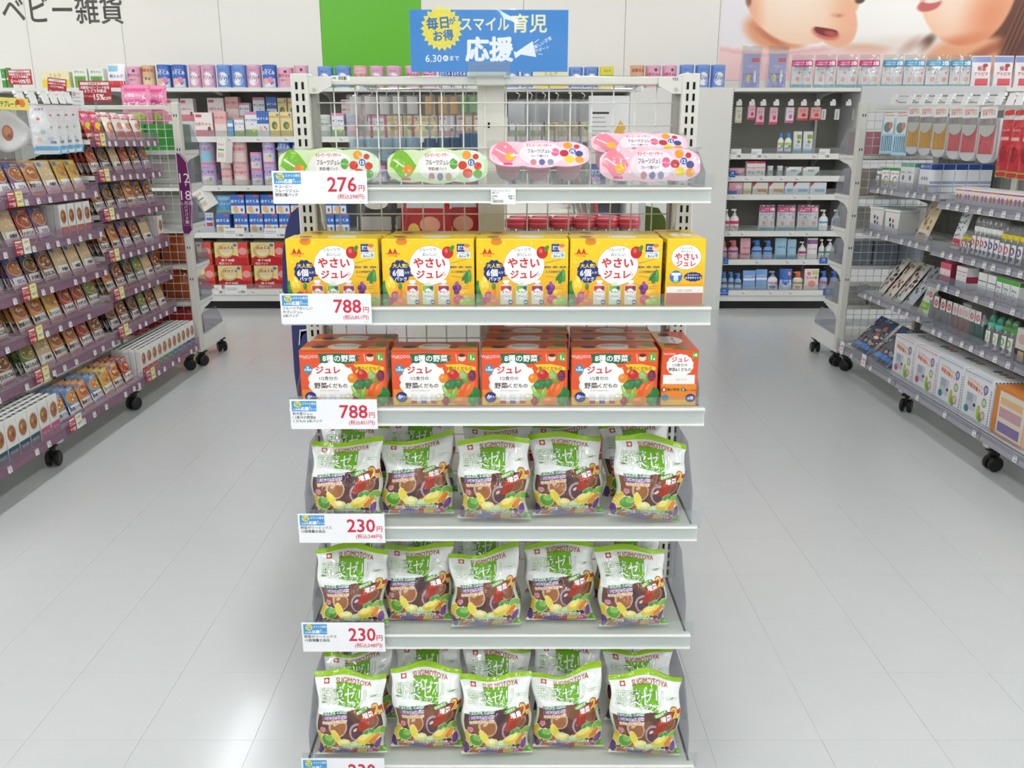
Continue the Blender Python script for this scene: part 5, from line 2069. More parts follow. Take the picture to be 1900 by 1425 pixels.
# red-lidded jars in two rows
mb = MB()
mb.lathe([(0.026, 0), (0.031, 0.004), (0.031, 0.05), (0.027, 0.058)], 20, '#6a5c57')
jar = mb.mesh('jar_body', clear('jar_clear', '#d8d2cd', 0.12, 0.08, haze=0.25))
mb = MB()
mb.lathe([(0.0315, 0.056), (0.0325, 0.058), (0.0325, 0.078), (0.029, 0.082)], 22, '#c23b4a')
mb.lathe([(0.033, 0.066), (0.0335, 0.068), (0.033, 0.071)], 22, '#d8606a')
lid = mb.mesh('lid', PLASTIC)
mb = MB()


def sj(u, v, q):
    a = u / 0.031
    return Vector(((0.0312 + q) * sin(a), -(0.0312 + q) * cos(a), v))


P = Print(mb, sj)
P.rect(-.025, .012, .025, .048, '#e9e2df', 6)
P.text('カリカリ', 0, .038, .012, '#c23b4a', 0.02)
for k in range(3):
    P.rect(-.02, .028 - .006 * k, .018, .030 - .006 * k, '#8a8a8a', 4)
jarP = Proto(('jar_body', jar), ('lid', lid), ('jar_label', mb.mesh('jar_label', CARD), 0))
for row in range(2):
    for k in range(6):
        Y = 2.36 + row * 0.085
        pz = on_y(1060, 440, 2.33)
        x = px_x(957 + 42 * k, 430, 2.36) + 0.012 * row
        jarP.put('snack_jar', (x, Y, 1.1465), (0, 0, 0), 'small clear jar with red lid on the gondola shelf behind the grid, ' + ('front row' if row == 0 else 'back row'), 'jar', 'red lidded jars', scale=0.93)
# dark snack bags and red cards on the other side
snack = {'base': '#b3242c', 'bands': [(.0, .18, '#7c1a20'), (.62, .70, '#c9cfd4'), (.70, 1, '#46413e')], 'ells': [(.1, .38, .2, .12, '#e2a08a'), (-.22, .3, .12, .1, '#e8c25a')]}
snack2 = {'base': '#3c3a3a', 'bands': [(.3, .5, '#a8a6a2')], 'ells': [(0, .7, .3, .1, '#d9d6d0')]}
for k, (px, d) in enumerate(((700, snack2), (735, snack2), (790, snack), (850, snack))):
    Y = 2.25 + 0.03 * (k % 2)
    p = on_y(px, 440, Y)
    me = packet(0.105 if k < 2 else 0.135, 0.175, 0.03, d, FOIL, '#6a6866' if d is snack2 else '#8c1f26')
    tag(obj('snack_bag', me, None, (p.x, Y, 1.1485), (-0.12, 0, random.uniform(-.2, .2))), 'dark grey foil snack bag behind the grid above the yellow boxes' if k < 2 else 'dark red snack bag behind the grid beside the spine post', 'snack bag', 'snack bags behind the grid')
for sgn in (-1, 1):
    for k in range(9):
        Y = 2.46 + .3 * k if sgn < 0 else 2.62 + .3 * k
        d_ = (snack, snack2)[k % 2]
        tag(obj('snack_bag', packet(0.135, 0.175, 0.03, d_, FOIL, '#6a6866'), None, (sx_c + sgn * .30, Y, 1.1485), (-.12, 0, sgn * pi / 2)), f'snack bag facing the aisle on the gondola behind the end display, {"spoon pack" if sgn < 0 else "jar"} side', 'snack bag', f'snack bags of the middle gondola, side {sgn}')
for k, px in enumerate((690, 790, 1000, 1090)):
    Y = 2.28
    p = on_y(px, 640, Y)
    me = packet(0.115, 0.17, 0.04, snack, FOIL, '#8c1f26')
    tag(obj('snack_bag', me, None, (p.x, Y, 0.55 + 0.003), (-0.1, 0, 0.1 * k - 0.1)), 'dark red snack bag on the middle shelf of the gondola behind the grid', 'snack bag', 'red snack bags behind the grid')


# ---- rounded age signs on the gondola corners
def age_sign(pts_px, Y, col, name, label, waves=None, texts=None, thick=0.004):
    pts = [(on_y(x, y, Y).x, on_y(x, y, Y).z) for x, y in pts_px]
    x0 = sum(p[0] for p in pts) / len(pts)
    zb = min(p[1] for p in pts)
    mb = MB()
    mb.prism([(p[0] - x0, p[1] - zb) for p in pts], 'y', 0, thick, col)
    board = mb.mesh('board', CARD)
    pm = MB()
    P = Print(pm, flat(-x0, 0, -zb))
    for wv in waves or ():
        P.poly([(on_y(x, y, Y).x, on_y(x, y, Y).z) for x, y in wv[0]], wv[1])
    for t, x, y, s, c, b in texts or ():
        q = on_y(x, y, Y)
        P.text(t, q.x, q.z, s, c, b)
    parts = [('board', board)]
    if waves or texts:
        parts.append(('board_print', pm.mesh('board_print', CARD), 0))
    return Proto(*parts).put(name, (x0, Y, zb), (0, 0, 0), label, 'sign')


age_sign([(553, 384), (563, 383), (574, 390), (574, 735), (552, 735), (546, 690), (538, 560), (524, 540), (524, 470), (530, 425), (540, 395)], 2.16, '#2b2f66', 'age_sign', 'dark navy rounded age sign on the gondola corner behind the end display',
         waves=[([(527, 450), (545, 437), (560, 432), (573, 440), (573, 470), (556, 462), (540, 470), (525, 485)], '#22264f'), ([(556, 612), (573, 610), (573, 613), (558, 615), (556, 640), (554, 640)], '#d8d9e6')])
age_sign([(1198, 382), (1222, 386), (1234, 405), (1240, 440), (1242, 470), (1196, 470)], 2.2, '#4f5f22', 'age_sign', 'olive green rounded age sign behind the end display upright')
# clear holder tube beside the green sign
mb = MB()
q = on_y(1190, 430, 2.17)
mb.lathe([(0.009, 0), (0.009, 0.15)], 12, '#ffffff')
mb.box(-0.06, 0.004, -0.003, 0.003, 0.085, 0.093)
tag(obj('sign_clip', mb.mesh('sign_clip', BOTTLE), None, (q.x, 2.17, q.z)), 'clear plastic sign clip beside the olive age sign', 'clip')
# ================================================================ goods of the baby food gondola (faces +x)
RZL = pi / 2
random.seed(31)


def pouch_design(top, food, label, strip, txt, tc='#2b2b3a'):
    rp = random.Random(txt + top)
    bits = [(rp.uniform(-.26, .26), .64 + rp.uniform(-.11, .11), rp.uniform(.04, .09), rp.uniform(.02, .045), rp.choice(('#e6c79a', '#c65f34', '#8f5a30', '#7d9a45', '#d9a05a', '#e9ddc0', food))) for _ in range(11)]
    return {'base': top, 'bands': [(.0, .40, label), (.0, .07, strip)],
            'ells': [(.02, .64, .45, .22, '#cbb89f'), (.02, .645, .41, .195, food)] + bits + [(-.33, .89, .11, .065, '#3f7fc2')],
            'texts': [(txt, 0.02, .27, .17, tc, .02), ('1歳からの', .1, .91, .10, '#f4f0e8', .015), ('ベビーフード', 0, .14, .10, '#7a7a80', .01)]}


PD = {
    'orange stew': pouch_design('#c98a4e', '#b35f2a', '#e9e7e0', '#b8466a', '野菜リゾット'),
    'brown curry': pouch_design('#8a5a3c', '#7c4a28', '#e4e2dc', '#a3405f', '五目ごはん'),
    'cream pasta': pouch_design('#cdb793', '#d8b88a', '#f0efe9', '#7a9a4c', '中華丼'),
    'green vegetable': pouch_design('#5d7a45', '#8a8a3c', '#ecebe4', '#4f8a3c', 'ほうれん草'),
    'red tomato': pouch_design('#a34a36', '#a83a24', '#ecebe6', '#b23042', 'ナポリタン'),
    'dark sukiyaki': pouch_design('#5a4034', '#6a4428', '#dedcd6', '#8c3a58', 'すき焼き'),
    'violet label': pouch_design('#7a5a7e', '#b0683c', '#f0eef2', '#6f4a8c', 'うどん'),
    'blue label': pouch_design('#6f86a8', '#c08a4c', '#f2f2f4', '#3f6fb0', '洋風リゾット'),
    'yellow corn': pouch_design('#d0a63c', '#c98a3a', '#efeee6', '#d2a02c', 'コーンスープ'),
}
SNK = {
    'red fruit snack': {'base': '#c8343c', 'bands': [(.55, 1, '#d85a8c'), (.0, .2, '#f0e3d8')], 'ells': [(-.1, .45, .28, .14, '#e9c232'), (.12, .35, .22, .12, '#8c2f3c'), (.2, .6, .16, .1, '#6fae3a')], 'texts': [('おやつ', 0, .82, .22, '#ffffff', .03)]},
    'silver striped snack': {'base': '#d9d4cf', 'bands': [(.75, 1, '#c9405a'), (.1, .3, '#c65a3c')], 'ells': [(0, .5, .3, .13, '#e0795a'), (.1, .55, .1, .06, '#4f9a52')], 'texts': [('赤ちゃん', 0, .85, .2, '#ffffff', .03)]},
    'pale rice cracker': {'base': '#efe6d8', 'bands': [(.8, 1, '#d84a5c')], 'ells': [(0, .42, .34, .2, '#d87a4c'), (-.08, .45, .14, .09, '#f0c9a0')], 'texts': [('せんべい', 0, .9, .2, '#ffffff', .03)]},
    'maroon chocolate': {'base': '#6e2f2b', 'bands': [(.6, .72, '#b9803c')], 'ells': [(0, .35, .3, .16, '#b8643c')], 'texts': [('ビスケット', 0, .82, .17, '#f0d9b0', .03)]},
}
ORD = ['lowest', 'second', 'third', 'fourth', 'fifth', 'top']
BAYN = ['outer bay', 'middle bay', 'bay by end panel']
backs = ('#c7c3bd', '#8f8a86', '#aaa6a0')


def pouch_column(y, bay, lev, kind, n=4, w=0.115, h=0.158, snack=False, gap=0.029):
    z = deck('L', bay, lev) + 0.003
    x = (LXB if lev < 0 else LXF) - 0.032
    d = (SNK if snack else PD)[kind]
    me = packet(w, h, 0.028 if snack else 0.02, d, FOIL if not snack else FILM, '#7d7a76')
    nm = 'snack_packet' if snack else 'retort_pouch'
    wh = ('base shelf' if lev < 0 else ORD[lev] + ' shelf')
    for k in range(n):
        o = obj(nm, me, None, (x - k * gap - 0.006, y + random.uniform(-.005, .005), z), (-0.30 + random.uniform(-.02, .02), random.uniform(-.02, .02), RZL + random.uniform(-.05, .05)))
        if k == 0:
            lb = f'{kind} baby {"snack packet" if snack else "food pouch"}, front of its row, {wh}, {BAYN[bay]}'
        else:
            lb = f'{kind} baby {"snack packet" if snack else "food pouch"} behind its front one, {wh}, {BAYN[bay]}'
        tag(o, lb, 'snack packet' if snack else 'food pouch', f'{kind} packets on the {wh}, {BAYN[bay]}')


def small_box_block(ys, bay, lev, kinds, deep, w=0.07, d=0.03, h=0.155):
    z = deck('L', bay, lev) + 0.002
    x0 = (LXB if lev < 0 else LXF) - 0.03
    wh = ('base shelf' if lev < 0 else ORD[lev] + ' shelf')
    for y, kind in zip(ys, kinds):
        me = carton(w, d, h, BOXD[kind])
        for k in range(deep):
            o = obj('meal_box', me, None, (x0 - k * (d + 0.003), y, z), (0, 0, RZL + random.uniform(-.02, .02)))
            tag(o, f'white meal box with {kind} foot, {"front of its row" if k == 0 else "behind its front box"}, {wh}, {BAYN[bay]}', 'box', f'meal boxes with {kind} foot, {wh}, {BAYN[bay]}')


def meal(c, txt):
    return {'base': '#eeeeea', 'bands': [(.0, .30, c)], 'ells': [(0, .62, .44, .24, '#d8cfc0'), (0, .62, .38, .20, '#a8643a'), (-.12, .66, .1, .06, '#d8a05a'), (.14, .58, .1, .06, '#7a3f24'), (.02, .7, .08, .04, '#6f9a45')],
            'texts': [(txt, 0, .16, .2, '#ffffff', .03)], 'top': {'bands': [(.2, .8, '#3d4a44')], 'texts': [('献立', 0, .5, .2, '#ffffff', .02)]}, 'side': {'bands': [(.1, .9, '#dcdcd8')]}}


BOXD = {'coral': meal('#d8674f', 'ランチ'), 'green': meal('#5aa05a', '野菜'), 'teal': meal('#3a8a9c', '海鮮'), 'navy': meal('#3f5a96', '和風'), 'purple': meal('#7a3f86', '五目'), 'petrol': meal('#2f6a76', 'ひじき'), 'pink': meal('#d0708c', 'まぐろ'), 'amber': meal('#d8762f', 'パスタ')}

P_ = list(PD)
# bay beside the end panel: five shelves of pouches, snacks on top, meal boxes on the base
C = LB[2]
lay = {0: ['dark sukiyaki', 'brown curry', 'dark sukiyaki', 'green vegetable', 'brown curry', 'cream pasta'],
       1: ['orange stew', 'brown curry', 'dark sukiyaki', 'green vegetable', 'cream pasta', 'brown curry'],
       2: ['brown curry', 'orange stew', 'violet label', 'brown curry', 'cream pasta'],
       3: ['brown curry', 'dark sukiyaki', 'dark sukiyaki', 'orange stew', 'brown curry', 'brown curry'],
       4: ['red tomato', 'dark sukiyaki', 'cream pasta', 'red tomato', 'brown curry', 'violet label']}
for lev, ks in lay.items():
    n = len(ks)
    for i, k in enumerate(ks):
        pouch_column(C[0] + 0.1 + i * (0.665 / max(1, n - 1)) * (1.0 if n == 6 else 0.84), 2, lev, k, 4)
small_box_block([C[1] - 0.075], 2, 2, ['coral'], 4)
for i, k in enumerate(['red fruit snack', 'red fruit snack', 'pale rice cracker', 'silver striped snack', 'silver striped snack', 'silver striped snack']):
    pouch_column(C[0] + 0.09 + i * 0.118, 2, 5, k, 3, 0.10, 0.15, True, 0.038)
small_box_block([C[0] + 0.06 + 0.0745 * i for i in range(11)], 2, -1, ['coral', 'coral', 'coral', 'green', 'green', 'green', 'teal', 'teal', 'teal', 'navy', 'navy'], 5)
# middle bay
B_ = LB[1]
lay = {0: ['green vegetable', 'cream pasta', 'orange stew', 'orange stew', 'red tomato', 'brown curry'],
       1: ['orange stew', 'orange stew', 'yellow corn', 'red tomato', 'red tomato', 'green vegetable'],
       2: ['violet label', 'dark sukiyaki', 'brown curry', 'cream pasta', 'cream pasta', 'cream pasta'],
       3: ['cream pasta', 'red tomato', 'violet label']}
for lev, ks in lay.items():
    n = len(ks)
    for i, k in enumerate(ks):
        pouch_column(B_[0] + 0.1 + i * 0.132, 1, lev, k, 4)
small_box_block([B_[0] + 0.50 + 0.08 * i for i in range(4)], 1, 3, ['amber', 'coral', 'amber', 'coral'], 4)
for i, k in enumerate(['violet label', 'violet label', 'orange stew', 'cream pasta', 'yellow corn', 'yellow corn']):
    pouch_column(B_[0] + 0.1 + i * 0.132, 1, 4, k, 4)
for i, k in enumerate(['blue label', 'blue label', 'orange stew', 'blue label', 'yellow corn', 'orange stew', 'red tomato']):
    pouch_column(B_[0] + 0.07 + i * 0.118, 1, -1, k, 5, 0.105, 0.14, False, 0.03)
# near bay
A_ = LB[0]
lay = {0: ['cream pasta', 'green vegetable', 'orange stew', 'brown curry', 'orange stew', 'brown curry'],
       1: ['brown curry', 'orange stew', 'cream pasta', 'brown curry', 'green vegetable', 'brown curry'],
       2: ['cream pasta', 'brown curry', 'green vegetable', 'violet label', 'cream pasta', 'brown curry'],
       3: ['violet label', 'orange stew', 'red tomato', 'cream pasta', 'violet label', 'violet label'],
       4: ['red tomato', 'red tomato', 'cream pasta', 'violet label', 'red tomato', 'red tomato']}
for lev, ks in lay.items():
    for i, k in enumerate(ks):
        pouch_column(A_[0] + 0.1 + i * 0.132, 0, lev, k, 2)
small_box_block([A_[0] + 0.06 + 0.083 * i for i in range(10)], 0, -1, ['purple', 'purple', 'purple', 'purple', 'petrol', 'petrol', 'petrol', 'petrol', 'pink', 'pink'], 5, 0.078, 0.032, 0.17)

# trays of red snack tubes on the fifth shelf of the near bay edge
mbt = MB()
mbt.prism([(-0.09, 0), (0.09, 0), (0.09, 0.03), (0.06, 0.06), (-0.09, 0.10)], 'y', -0.07, 0.07, '#f0c9cb')
tray = mbt.mesh('display_tray', COATED)

# ---- price tags on the rails (white), red and yellow discount tags
tm_ = MB()
tm_.box(-0.0006, 0.0006, -0.014, 0.014, 0, 0.028, '#efefef')
Pq = Print(tm_, flat(0.0006, 0, 0, (0, 1, 0), (0, 0, 1)))
Pq.rect(-0.011, .017, .004, .019, '#8a8a8a')
Pq.text('98', .003, .009, .012, '#444444', 0.01)
tagL = tm_.mesh('price_tag', CARD)


def promo_tag(c, y=False):
    mb = MB()
    mb.box(-0.0006, 0.0006, -0.028, 0.028, 0, 0.066, c)
    P = Print(mb, flat(0.0006, 0, 0, (0, 1, 0), (0, 0, 1)))
    if not y:
        P.rect(-.024, .052, .024, .061, '#f2e6e4')
        P.text('月齢別ベビーフード', 0, .044, .0075, '#ffffff', .02, fit=.05)
        P.text('よりどり対象品', 0, .034, .0085, '#ffffff', .02, fit=.05)
        P.text('4点以上', -.010, .015, .0085, '#ffffff', .02)
        P.text('15%', .013, .014, .016, '#ffffff', .03, fit=.026)
        P.text('OFF', .014, .004, .008, '#ffffff', .02)
    else:
        P.rect(-.024, .04, .024, .062, '#f4f0c8')
        P.text('お買得', 0, .051, .012, '#b08a2a', .02)
        P.rect(-.02, .006, .022, .036, '#f6f4e6')
        P.text('98円', .002, .021, .02, '#7a7a52', .02, fit=.038)
    return mb.mesh('discount_tag', CARD)


tagR, tagY = promo_tag('#b9323f'), promo_tag('#e3cf3a', True)
tagW = promo_tag('#f0f0ee', True)
for bay in range(3):
    ya, yb = LB[bay]
    for lev in range(-1, len(L_LEV[bay])):
        zb = (BASE_Z if lev < 0 else L_LEV[bay][lev]) + 0.003
        x = (LXB if lev < 0 else LXF) + 0.0075
        wh = ('base' if lev < 0 else ORD[lev]) + ' shelf'
        ys_ = [ya + 0.17 + 0.105 * i + random.uniform(-.02, .02) for i in range(7)]
        for i, y in enumerate(ys_):
            if random.random() < .15 or y > yb - .03:
                continue
            tag(obj('price_tag', tagL, None, (x, y, zb), (0, -0.12, 0)), f'small white price tag on the {wh} rail, {BAYN[bay]}', 'price tag', f'price tags on the {wh} rail, {BAYN[bay]}')
        tag(obj('discount_tag', tagR, None, (x + 0.0015, ya + 0.045, zb), (0, -0.06, 0)), f'red discount tag on the {wh} rail, {BAYN[bay]}', 'price tag')
        if not (bay == 1 and lev in (-1, 3)):
            tag(obj('discount_tag', tagY, None, (x + 0.0015, ya + 0.108, zb), (0, -0.06, 0)), f'yellow discount tag beside the red one on the {wh} rail, {BAYN[bay]}', 'price tag')
        else:
            tag(obj('discount_tag', tagW, None, (x + 0.0015, ya + 0.108, zb), (0, -0.06, 0)), f'white price card beside the red tag on the {wh} rail, {BAYN[bay]}', 'price tag')


# ---- hanging goods on pegs in the middle bay
def side_peg(x0, x1, plate=True):
    mb = MB()
    s = 1 if x1 > x0 else -1
    mb.tube([(x0, 0, 0), (x1 - s * 0.03, 0, 0), (x1, 0, 0.015)], 0.003, 6)
    mb.tube([(x0, 0, 0.035), (x1 + s * 0.005, 0, 0.035)], 0.0022, 6)
    peg = mb.mesh('peg', CHROME)
    mb = MB()
    # white moulded clip with a tilted plate
    mb.prism([(x1 - s * 0.004, 0.022), (x1 + s * 0.012, 0.028), (x1 + s * 0.02, -0.012), (x1 + s * 0.016, -0.014), (x1 + s * 0.006, 0.016), (x1 - s * 0.004, 0.014)], 'y', -0.026, 0.026, '#f0f0ee')
    mb.box(x1 - 0.006, x1 + 0.006, -0.03, 0.03, 0.028, 0.042, '#f4f4f2')
    return Proto(('peg', peg), ('price_plate', mb.mesh('price_plate', PLASTIC)))


pegL = side_peg(LXS + 0.02, LXF - 0.04)
bibs = [75, 91, 106, 119]
for k, px in enumerate([30, 52] + bibs):
    y = on_x(px, 185, LXF - 0.05).y
    z = on_x(px, 187, LXF - 0.05).z
    pegL.put('peg_hook', (0, y, z), (0, 0, 0), 'chromed peg with white price plate ' + ('holding the plate pack' if k < 2 else 'holding a bib pack'), 'hook', 'pegs of the middle bay, pouch rack')


def bib_pack():
    w, h = 0.14, 0.225
    d = {'base': '#e9eaec', 'bands': [(0.0, .17, '#74b6e0'), (.88, 1, '#f0dfe6')],
         'ells': [(-.2, .72, .06, .03, '#d86a7c'), (.22, .55, .05, .03, '#c9b4a0'), (-.1, .45, .09, .04, '#b9cfdf'), (.15, .33, .12, .05, '#c9d6e4'), (-.24, .3, .08, .04, '#e0c9c0'), (.25, .8, .05, .02, '#d04a5c'), (0, .62, .2, .12, '#f3f4f6')],
         'texts': [('スタイ', -.1, .92, .12, '#8a4a6a', .02), ('2枚組', .22, .25, .1, '#6a86a8', .02)]}
    me = packet(w, h, 0.02, d, FILM, '#d9dfe6')
    me2 = me.copy()
    me2.transform(Matrix.Translation((0, 0, -h)))
    return me2


bm_ = bib_pack()
for k, px in enumerate(bibs):
    for q in range(1):
        p = on_x(px, 195, LXF - 0.07 - 0.025 * q)
        o = obj('bib_pack', bm_, None, (LXF - 0.07 - 0.025 * q, p.y, p.z), (random.uniform(-.03, .03), 0, RZL - 0.55))
        tag(o, 'white bib pack with pale blue foot hanging on a peg beside the plate pack' if q == 0 else 'white bib pack hanging behind another bib pack', 'bib pack', 'hanging bib packs')
# white plate in a clear pack with a yellow header
mb = MB()
mb.cbox(-0.12, 0.12, -0.03, 0.0, -0.30, 0, 0.004)
bag = mb.mesh('clear_pack', WRAP)
mb = MB()
N = 40
ring0, ring1, ring2, ring3 = [], [], [], []
for k in range(N):
    a = 2 * pi * k / N
    sx_ = 0.108 + 0.012 * cos(3 * a + 0.4)
    for rg, f, y in ((ring0, 1.0, -0.012), (ring1, 0.97, -0.024), (ring2, 0.72, -0.016), (ring3, 0.62, -0.006)):
        rg.append((f * sx_ * cos(a), y, -0.165 + f * (sx_ * 0.95) * sin(a)))
vs = ring0 + ring1 + ring2 + ring3
fs = []
for r_ in range(3):
    for k in range(N):
        k2 = (k + 1) % N
        fs.append((r_ * N + k, r_ * N + k2, (r_ + 1) * N + k2, (r_ + 1) * N + k))
fs.append(tuple(range(3 * N, 4 * N)))
mb.add(vs, fs, '#efefee', smooth=True)
Pp = Print(mb, flat(0, -0.0062, -0.165))
Pp.ell(-0.01, -0.005, 0.034, 0.04, '#b9562c', 18)
Pp.ell(-0.012, 0.004, 0.022, 0.022, '#d98a4a', 14)
Pp.ell(0.0, -0.02, 0.014, 0.012, '#7c2f24', 12)
plate = mb.mesh('plate', PLASTIC)
mb = MB()
mb.box(-0.12, 0.12, -0.0325, -0.0305, -0.055, 0.005, '#efe07a')
Pp = Print(mb, flat(0, -0.0325, -0.055))
Pp.text('ランチプレート', -0.02, 0.028, 0.032, '#4a6a3a', 0.03, fit=.14)
Pp.ell(.08, .035, .02, .02, '#e8853a', 14)
Pp.ell(.055, .04, .012, .014, '#b9542c', 12)
hdr = mb.mesh('header_card', CARD)
platep = Proto(('clear_pack', bag), ('plate', plate), ('header_card', hdr))
p = on_x(6, 183, LXF - 0.05)
platep.put('plate_pack', (LXF - 0.05, p.y, p.z), (0, 0, RZL - 0.35), 'white moulded baby plate in a clear pack with yellow header', 'plate pack', scale=0.84)


# ---- red discount boards standing above the racks
def board(pxs, Y, label, big=True, col='#b5333f', lean=0.0):
    (x0, y0), (x1, y1) = pxs
    a, b = on_y(x0, y1, Y), on_y(x1, y0, Y)
    w, h = b.x - a.x, b.z - a.z
    mb = MB()
    mb.box(0, w, -0.001, 0.001, 0, h, col)
    P = Print(mb, flat(0, -0.001, 0))
    P.rect(.05 * w, .80 * h, .95 * w, .94 * h, '#f0e4e2')
    P.text('6.30㊋まで', .5 * w, .87 * h, .085 * w, '#8a2a30', .02)
    P.text('月齢別ベビーフード各種', .5 * w, .68 * h, .10 * w, '#ffffff', .02, fit=.9 * w)
    P.text('よりどり対象品', .5 * w, .52 * h, .11 * w, '#ffffff', .02, fit=.7 * w)
    if big:
        P.text('レジにて4点以上', .25 * w, .27 * h, .055 * w, '#ffffff', .01, fit=.38 * w)
        P.text('15%', .60 * w, .24 * h, .24 * w, '#ffffff', .03, fit=.32 * w)
        P.text('OFF', .86 * w, .17 * h, .13 * w, '#ffffff', .02)
    else:
        P.text('5〜10%引', .5 * w, .22 * h, .2 * w, '#ffffff', .03, fit=.9 * w)
    face = mb.mesh('board', CARD)
    mb = MB()
    mb.box(w * .42, w * .5, 0.0015, 0.006, -0.16, h * .3, '#e9eaea')
    return Proto(('board', face), ('stand_strip', mb.mesh('stand_strip', ACRYL))).put('discount_board', tuple(a), (0, lean, 0), label, 'sign')


board(((150, 150), (204, 189)), 5.0, 'red discount board reading 15% OFF above the baby snack shelf')
board(((89, 143), (119, 176)), 4.6, 'narrow red discount board standing above the bib packs', False, lean=0.12)
# white card leaning beside the board
a, b = on_y(134, 192, 4.95), on_y(152, 167, 4.95)
mb = MB()
mb.box(0, b.x - a.x, -.0008, .0008, 0, b.z - a.z + .05, '#e6e6e4')
Pp = Print(mb, flat(0, -.0008, 0))
Pp.rect(.004, b.z - a.z + .02, .02, b.z - a.z + .04, '#c98a90')
for q in range(5):
    Pp.rect(.004, .02 + .02 * q, .045, .026 + .02 * q, '#b9b9bb')
tag(obj('info_card', mb.mesh('info_card', CARD), None, (a.x, 4.95, a.z - 0.05), (0, .05, 0)), 'white information card beside the 15% OFF board', 'card')
# a peg bracket for the cards
# ---- mauve age sign on the end upright
age_sign([(327, 284), (335, 285), (347, 300), (353, 335), (357, 380), (357, 425), (350, 434), (341, 433), (339, 425), (333, 350)], 5.44, '#6b1f5c', 'age_sign', 'purple rounded age sign reading 12 to 18 on the end upright',
         waves=[([a_, b_, (b_[0] - 1.2, b_[1] + .6), (a_[0] - 1.2, a_[1] + .6)], '#e8dce8') for a_, b_ in zip([(331, 285), (335, 286), (346.5, 301), (352.5, 336), (356.5, 380)], [(335, 286), (346.5, 301), (352.5, 336), (356.5, 380), (356.5, 424)])],
         texts=[('12', 342, 330, 0.082, '#f6f0f6', 0.005), ("'", 345, 347, 0.06, '#f6f0f6', 0.01), ('18', 345, 362, 0.082, '#f6f0f6', 0.005), ('ヵ月頃', 346, 377, 0.028, '#e6d6e6', 0.01)])
q = on_y(347, 398, 5.44)
mb = MB()
P = Print(mb, flat(0, 5.439, 0), h0=0.001)
P.rect(q.x - .025, q.z - .068, q.x + .02, q.z + .062, '#d9c4d6')
P.rect(q.x - .0235, q.z - .0665, q.x + .0185, q.z + .0605, '#6b1f5c')
for k, ch in enumerate('パクパク期'):
    P.text(ch, q.x - .0025, q.z + .045 - .023 * k, .024, '#efe4ee', .01)
o = obj('board_print', mb.mesh('board_print', CARD), bpy.data.objects['age_sign.002'])
o.matrix_parent_inverse = Matrix.Translation(-Vector(bpy.data.objects['age_sign.002'].location))

# ---- goods on the far end display (seen through and beyond its grid)
GRN = {'base': '#3f9a45', 'bands': [(.62, 1, '#e6e2df')], 'texts': [('おむつ', 0, .35, .3, '#e8f4e4', .02)], 'ells': [(0, .82, .2, .08, '#d0506a')]}
GRB = {'base': '#d8d8d2', 'bands': [(.0, .8, '#7aa48a')], 'texts': [('ガーゼ', 0, .4, .3, '#f0f4f0', .02)]}
SHOES = {'base': '#8c8f92', 'bands': [(.0, .45, '#c05a2c'), (.45, .5, '#3f4246')], 'texts': [('くつした', 0, .7, .2, '#e6e6e6', .02)]}
REDB = {'base': '#7d8183', 'bands': [(.0, .5, '#c0343c')], 'ells': [(0, .55, .2, .2, '#d8505a')]}
for si, (z, kind, nm, lb, h, n) in enumerate(((LE_Z[4], GRN, 'wipes_box', 'green and white box on the top shelf of the far end display', 0.155, 4), (LE_Z[3], GRB, 'gauze_box', 'pale green box on the fourth shelf of the far end display', 0.15, 4), (LE_Z[2], GRB, 'gauze_box', 'pale green box on the third shelf of the far end display', 0.16, 4))):
    for k in range(n):
        tag(obj(nm, carton(0.205, 0.2, h, kind), None, (-2.06 - 0.115 - 0.215 * k, 5.485 + 0.175, z + .002), (0, 0, pi)), lb, 'box', lb + 's')
for z, kind, lb in ((LE_Z[1], SHOES, 'grey and orange sock pack on the second shelf of the far end display'), (LE_Z[0], SHOES, 'grey and orange sock pack on the lowest shelf of the far end display'), (0.175, REDB, 'grey and red soft pack on the base of the far end display')):
    for k in range(4):
        for q in range(2):
            tag(obj('sock_pack', packet(0.2, 0.19, 0.07, kind, FILM, kind['bands'][0][2]), None, (-2.07 - 0.115 - 0.213 * k, 5.485 + 0.22 - 0.085 * q, z + .004), (-.18, 0, pi)), lb, 'pack', lb + 's')
# pink snack bags behind the top bar
PK = {'base': '#e68bb0', 'bands': [(.82, 1, '#d8568c'), (.35, .62, '#d9508c')], 'ells': [(0, .2, .3, .1, '#f0d9a0'), (.2, .18, .12, .07, '#c9d86a')], 'texts': [('たまごボーロ', 0, .5, .14, '#ffffff', .03), ('お徳用パック', 0, .72, .12, '#ffffff', .02)]}
for k, px in enumerate((255, 285)):
    Y = 5.64 + 0.09 * k
    p = on_y(px, 212, Y)
    tag(obj('snack_bag', packet(0.19, 0.235, 0.05, PK, FILM, '#e2a0bc'), None, (p.x, Y, LE_Z[4] + 0.16), (-.05, 0, -.1)), 'pink snack bag standing on the green boxes behind the end panel', 'snack bag', 'pink snack bags on the green boxes')
# ================================================================ goods of the feeding bottle gondola (faces -x)
RZR = -pi / 2
random.seed(77)
RBAY = ['outer bay', 'middle bay', 'bay by the end post']


def ry(px, py=300, X=RXF + 0.04):
    return on_x(px, py, X).y


def rput(name, me, px, bay, lev, label, cat, group, dx=0.04, py=300, rot=0.0, tilt=0.0, dz=0.002, roll=0.0):
    x = (RXB if lev < 0 else RXF) + dx
    y = on_x(px, py, x).y
    loc = (x, y, deck('R', bay, lev) + dz)
    r = (tilt, roll, RZR + rot)
    if isinstance(me, Proto):
        return me.put(name, loc, r, label, cat, group)
    return tag(obj(name, me, None, loc, r), label, cat, group)


